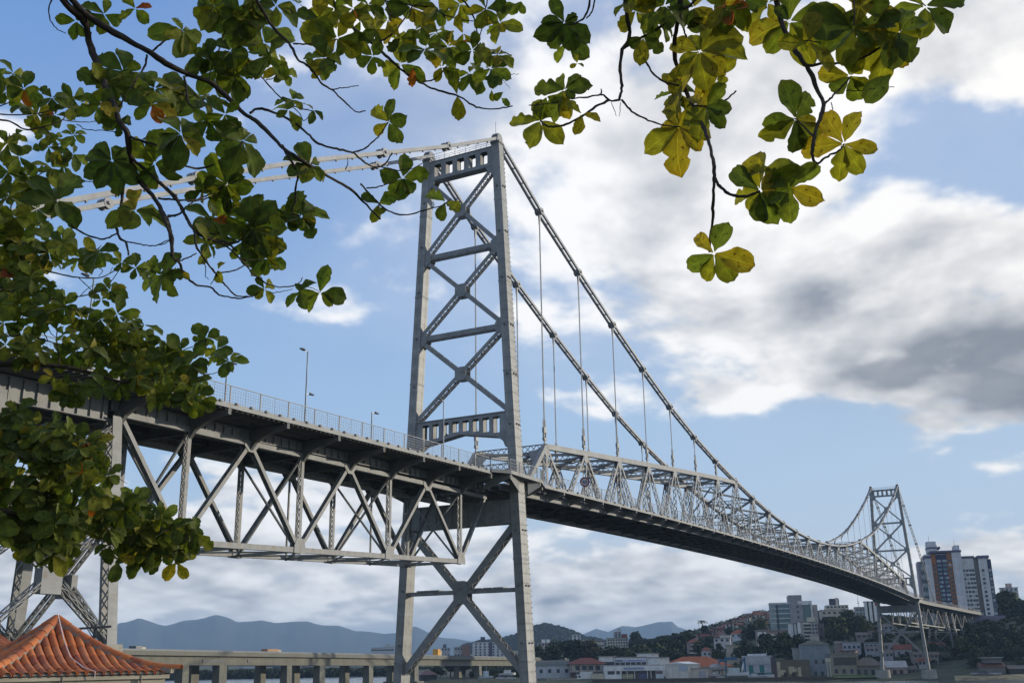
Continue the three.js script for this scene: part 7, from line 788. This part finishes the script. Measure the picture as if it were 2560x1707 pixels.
// ---------------------------------------------------------------- the tiled roof below
{
  const d = 27, C = pix(128, 1684, d + 2.6), view = Math.atan2(CP.x - C.x, CP.z - C.z), yaw = view + 0.30, t = thing('tiled_house', C.clone().setY(C.y - 4), 'small cream house with bell cast roof of orange barrel tiles at lower left', 'house'); t.rotation.y = yaw;
  bases.set(t, V(0, 0, 0)); const Y0 = 4, A = 2.2, Hh = 1.27;
  // slope profile: distance in from the eave -> height, steep above and flaring out at the eave
  const prof = (s) => { const k = clamp(s / A); return Hh * (0.16 * k + 0.84 * Math.pow(k, 1.9)); };
  const clay = [[0.60, 0.17, 0.045], [0.52, 0.14, 0.04], [0.64, 0.20, 0.055], [0.40, 0.11, 0.045], [0.56, 0.19, 0.075]].map((c) => mat(c, { map: grime, rough: 0.85 })), mortar = mat([0.32, 0.29, 0.26], { map: concreteMap, rough: 0.95 }), wallM = mat([0.52, 0.48, 0.40], { map: concreteMap, rough: 0.9 });
  const r = rng(91), tile = (() => { const n = 8, m = 3, g = new THREE.BufferGeometry(), p = [], id = []; for (const sh of [0, 0.016]) for (let j = 0; j <= m; j++) for (let i = 0; i <= n; i++) { const a = PI * i / n, w = lerp(0.098, 0.084, j / m) - sh; p.push(cos(a) * w, j / m, sin(a) * w * 1.02); } const N = (n + 1) * (m + 1); for (let k = 0; k < 2; k++) for (let j = 0; j < m; j++) for (let i = 0; i < n; i++) { const a = k * N + j * (n + 1) + i, b = a + 1, c = a + n + 1, e = c + 1; id.push(...(k ? [a, c, b, b, c, e] : [a, b, c, b, e, c])); } for (let i = 0; i < n; i++) { id.push(i, N + i, i + 1, i + 1, N + i, N + i + 1); } g.setAttribute('position', new THREE.BufferAttribute(new Float32Array(p), 3)); const u = []; for (let i = 0; i < p.length / 3; i++) u.push(p[i * 3] * 2 + 3, p[i * 3 + 1] * 0.5); g.setAttribute('uv', new THREE.BufferAttribute(new Float32Array(u), 2)); g.setIndex(id); g.computeVertexNormals(); return g; })();
  const roof = part('roof', t), pitch = 0.205;
  for (const [side, ang] of [['front', 0], ['left', -PI / 2], ['right', PI / 2]]) {
    const f = part('roof_slope', roof); f.rotation.y = ang; const sh = new MB(), ns = 10;
    for (let i = 0; i < ns; i++) { const s0 = A * i / ns, s1 = A * (i + 1) / ns, P = (s, x) => V(x, Y0 + prof(s) - 0.015, A - s); sh.quad(P(s0, -(A - s0)), P(s0, A - s0), P(s1, A - s1), P(s1, -(A - s1))); } bases.set(f, V(0, 0, 0)); sh.build('roof_bed', mat([0.2, 0.09, 0.06], { map: grime }), f);
    if (side === 'right') continue;
    for (let c = -15; c <= 15; c++) { const x = c * pitch, smax = A - abs(x) - 0.06; if (smax < 0.15) continue; const L = 0.42; for (let s = -0.06; s < smax; s += L - 0.05) { const e = min(s + L, smax + 0.05), y0 = prof(max(s, 0)) - (s < 0 ? 0.03 : 0), y1 = prof(e), len = hypot(e - s, y1 - y0); if (len < 0.1) continue; const q = new THREE.Mesh(tile, clay[floor(r() * 5)]); q.name = 'tile'; q.castShadow = q.receiveShadow = true; const yv = V(0, y1 - y0, -(e - s)).normalize(), xv = V(1, 0, 0), zv = xv.clone().cross(yv); q.matrixAutoUpdate = true; q.quaternion.setFromRotationMatrix(new THREE.Matrix4().makeBasis(xv, yv, zv)); q.position.set(x + (r() - 0.5) * 0.012, Y0 + y0 + 0.012, A - s); q.scale.set(1, len, 1 + (r() - 0.5) * 0.1); f.add(q); }
      const cap = new THREE.Mesh(new THREE.CircleGeometry(0.08, 10, 0, PI), mortar); cap.name = 'mortar_cap'; cap.position.set(x, Y0 + prof(0) - 0.012, A + 0.035); if (abs(x) < A - 0.1) f.add(cap); }
  }
  const hips = part('hip_ridges', t); bases.set(hips, V(0, 0, 0));
  for (const [sx, sz] of [[1, 1], [-1, 1], [-1, -1]]) {
    const bed = new MB(), pt = (s) => V(sx * (A - s), Y0 + prof(s), sz * (A - s)), n = 11; for (let i = 0; i < n; i++) bed.bar(pt(A * i / n).add(V(0, 0.05, 0)), pt(A * (i + 1) / n).add(V(0, 0.05, 0)), 0.2, 0.12); bed.build('mortar_bed', mortar, hips);
    for (let i = 0; i < n; i++) { const a = pt(A * i / n - (i ? 0.03 : 0.16)), b = pt(A * (i + 1) / n), y = b.clone().sub(a), len = y.length(); y.normalize(); const x = y.clone().cross(UP).normalize(), z = x.clone().cross(y), q = new THREE.Mesh(tile, clay[floor(r() * 5)]); q.name = 'hip_tile'; q.castShadow = true; q.quaternion.setFromRotationMatrix(new THREE.Matrix4().makeBasis(x, y, z)); q.position.copy(a).add(V(0, 0.085, 0)); q.scale.set(1.15, len, 1.15); hips.add(q); }
  }
  const w = new MB(); w.box(-A + 0.42, A - 0.42, -2, Y0 - 0.45, -A + 0.42, A - 0.42); w.build('wall', wallM, t);
  const co = new MB(); [[0.04, -0.13, -0.04], [0.12, -0.26, -0.13], [0.24, -0.46, -0.26]].forEach(([i, a, b]) => co.box(-A + i, A - i, Y0 + a, Y0 + b, -A + i, A - i)); co.build('cornice', wallM, t);
  const jo = new MB(); for (const x of [-0.4, 1.45]) jo.box(x - 0.008, x + 0.008, Y0 - 0.45, Y0 - 0.03, A - 0.1, A - 0.02); jo.build('cornice_joint', mortar, t);
  const wire = new MB(); wire.tube([V(0, Y0 + prof(A) + 0.2, 0.02), V(0.02, Y0 + prof(A * 0.7) + 0.12, A * 0.3), V(0.0, Y0 + prof(A * 0.4) + 0.13, A * 0.6), V(0.12, Y0 + prof(0.25) + 0.12, A - 0.25), V(0.3, Y0 + 0.06, A + 0.07), V(0.3, Y0 - 0.1, A + 0.04)], 0.011, 0.011, 5); wire.build('conductor_wire', M.white, t);
}
{ // gable corner of a second house at the left edge
  const p = pix(-12, 1640, 38), t = thing('white_gable_house', p, 'corner of a white house with orange tiles at the left edge', 'house'); t.rotation.y = Math.atan2(CP.x - p.x, CP.z - p.z); bases.set(t, V(0, 0, 0)); box(t, 'wall', M.white, -1.8, 0.42, -6, 0.35, -4, 0); const b = new MB(); b.hexa([V(-2.2, 0.35, 0.25), V(0.62, 0.3, 0.25), V(0.62, 0.3, -4), V(-2.2, 0.35, -4), V(-2.2, 1.3, -1.5), V(0.05, 0.72, -0.4), V(0.05, 0.72, -3.6), V(-2.2, 1.3, -2.5)]); b.build('roof', ROOF, t);
}
{ // pole with a crossarm beyond the roof
  const t = place('utility_pole', 232, 1620, 52, 0, 'dark utility pole with one wooden crossarm beside the trestle pedestal', 'utility pole'), b = new MB(); b.tube([V(0, -6, 0), V(0, 0, 0), V(0.06, 1.06, 0)], 0.1, 0.075, 8); b.build('pole_shaft', M.lamp, t); const c = new MB(); c.bar(V(-0.66, 0.86, 0.1), V(0.70, 0.95, 0.1), 0.09, 0.1); c.build('crossarm', M.lamp, t); const k = new MB(); k.bar(V(0.02, 0.4, 0.06), V(-0.3, 0.86, 0.06), 0.04, 0.04); k.bar(V(0.02, 0.4, 0.06), V(0.36, 0.9, 0.06), 0.04, 0.04); k.build('brace', M.lamp, t);
}
renderer.render(scene, camera);
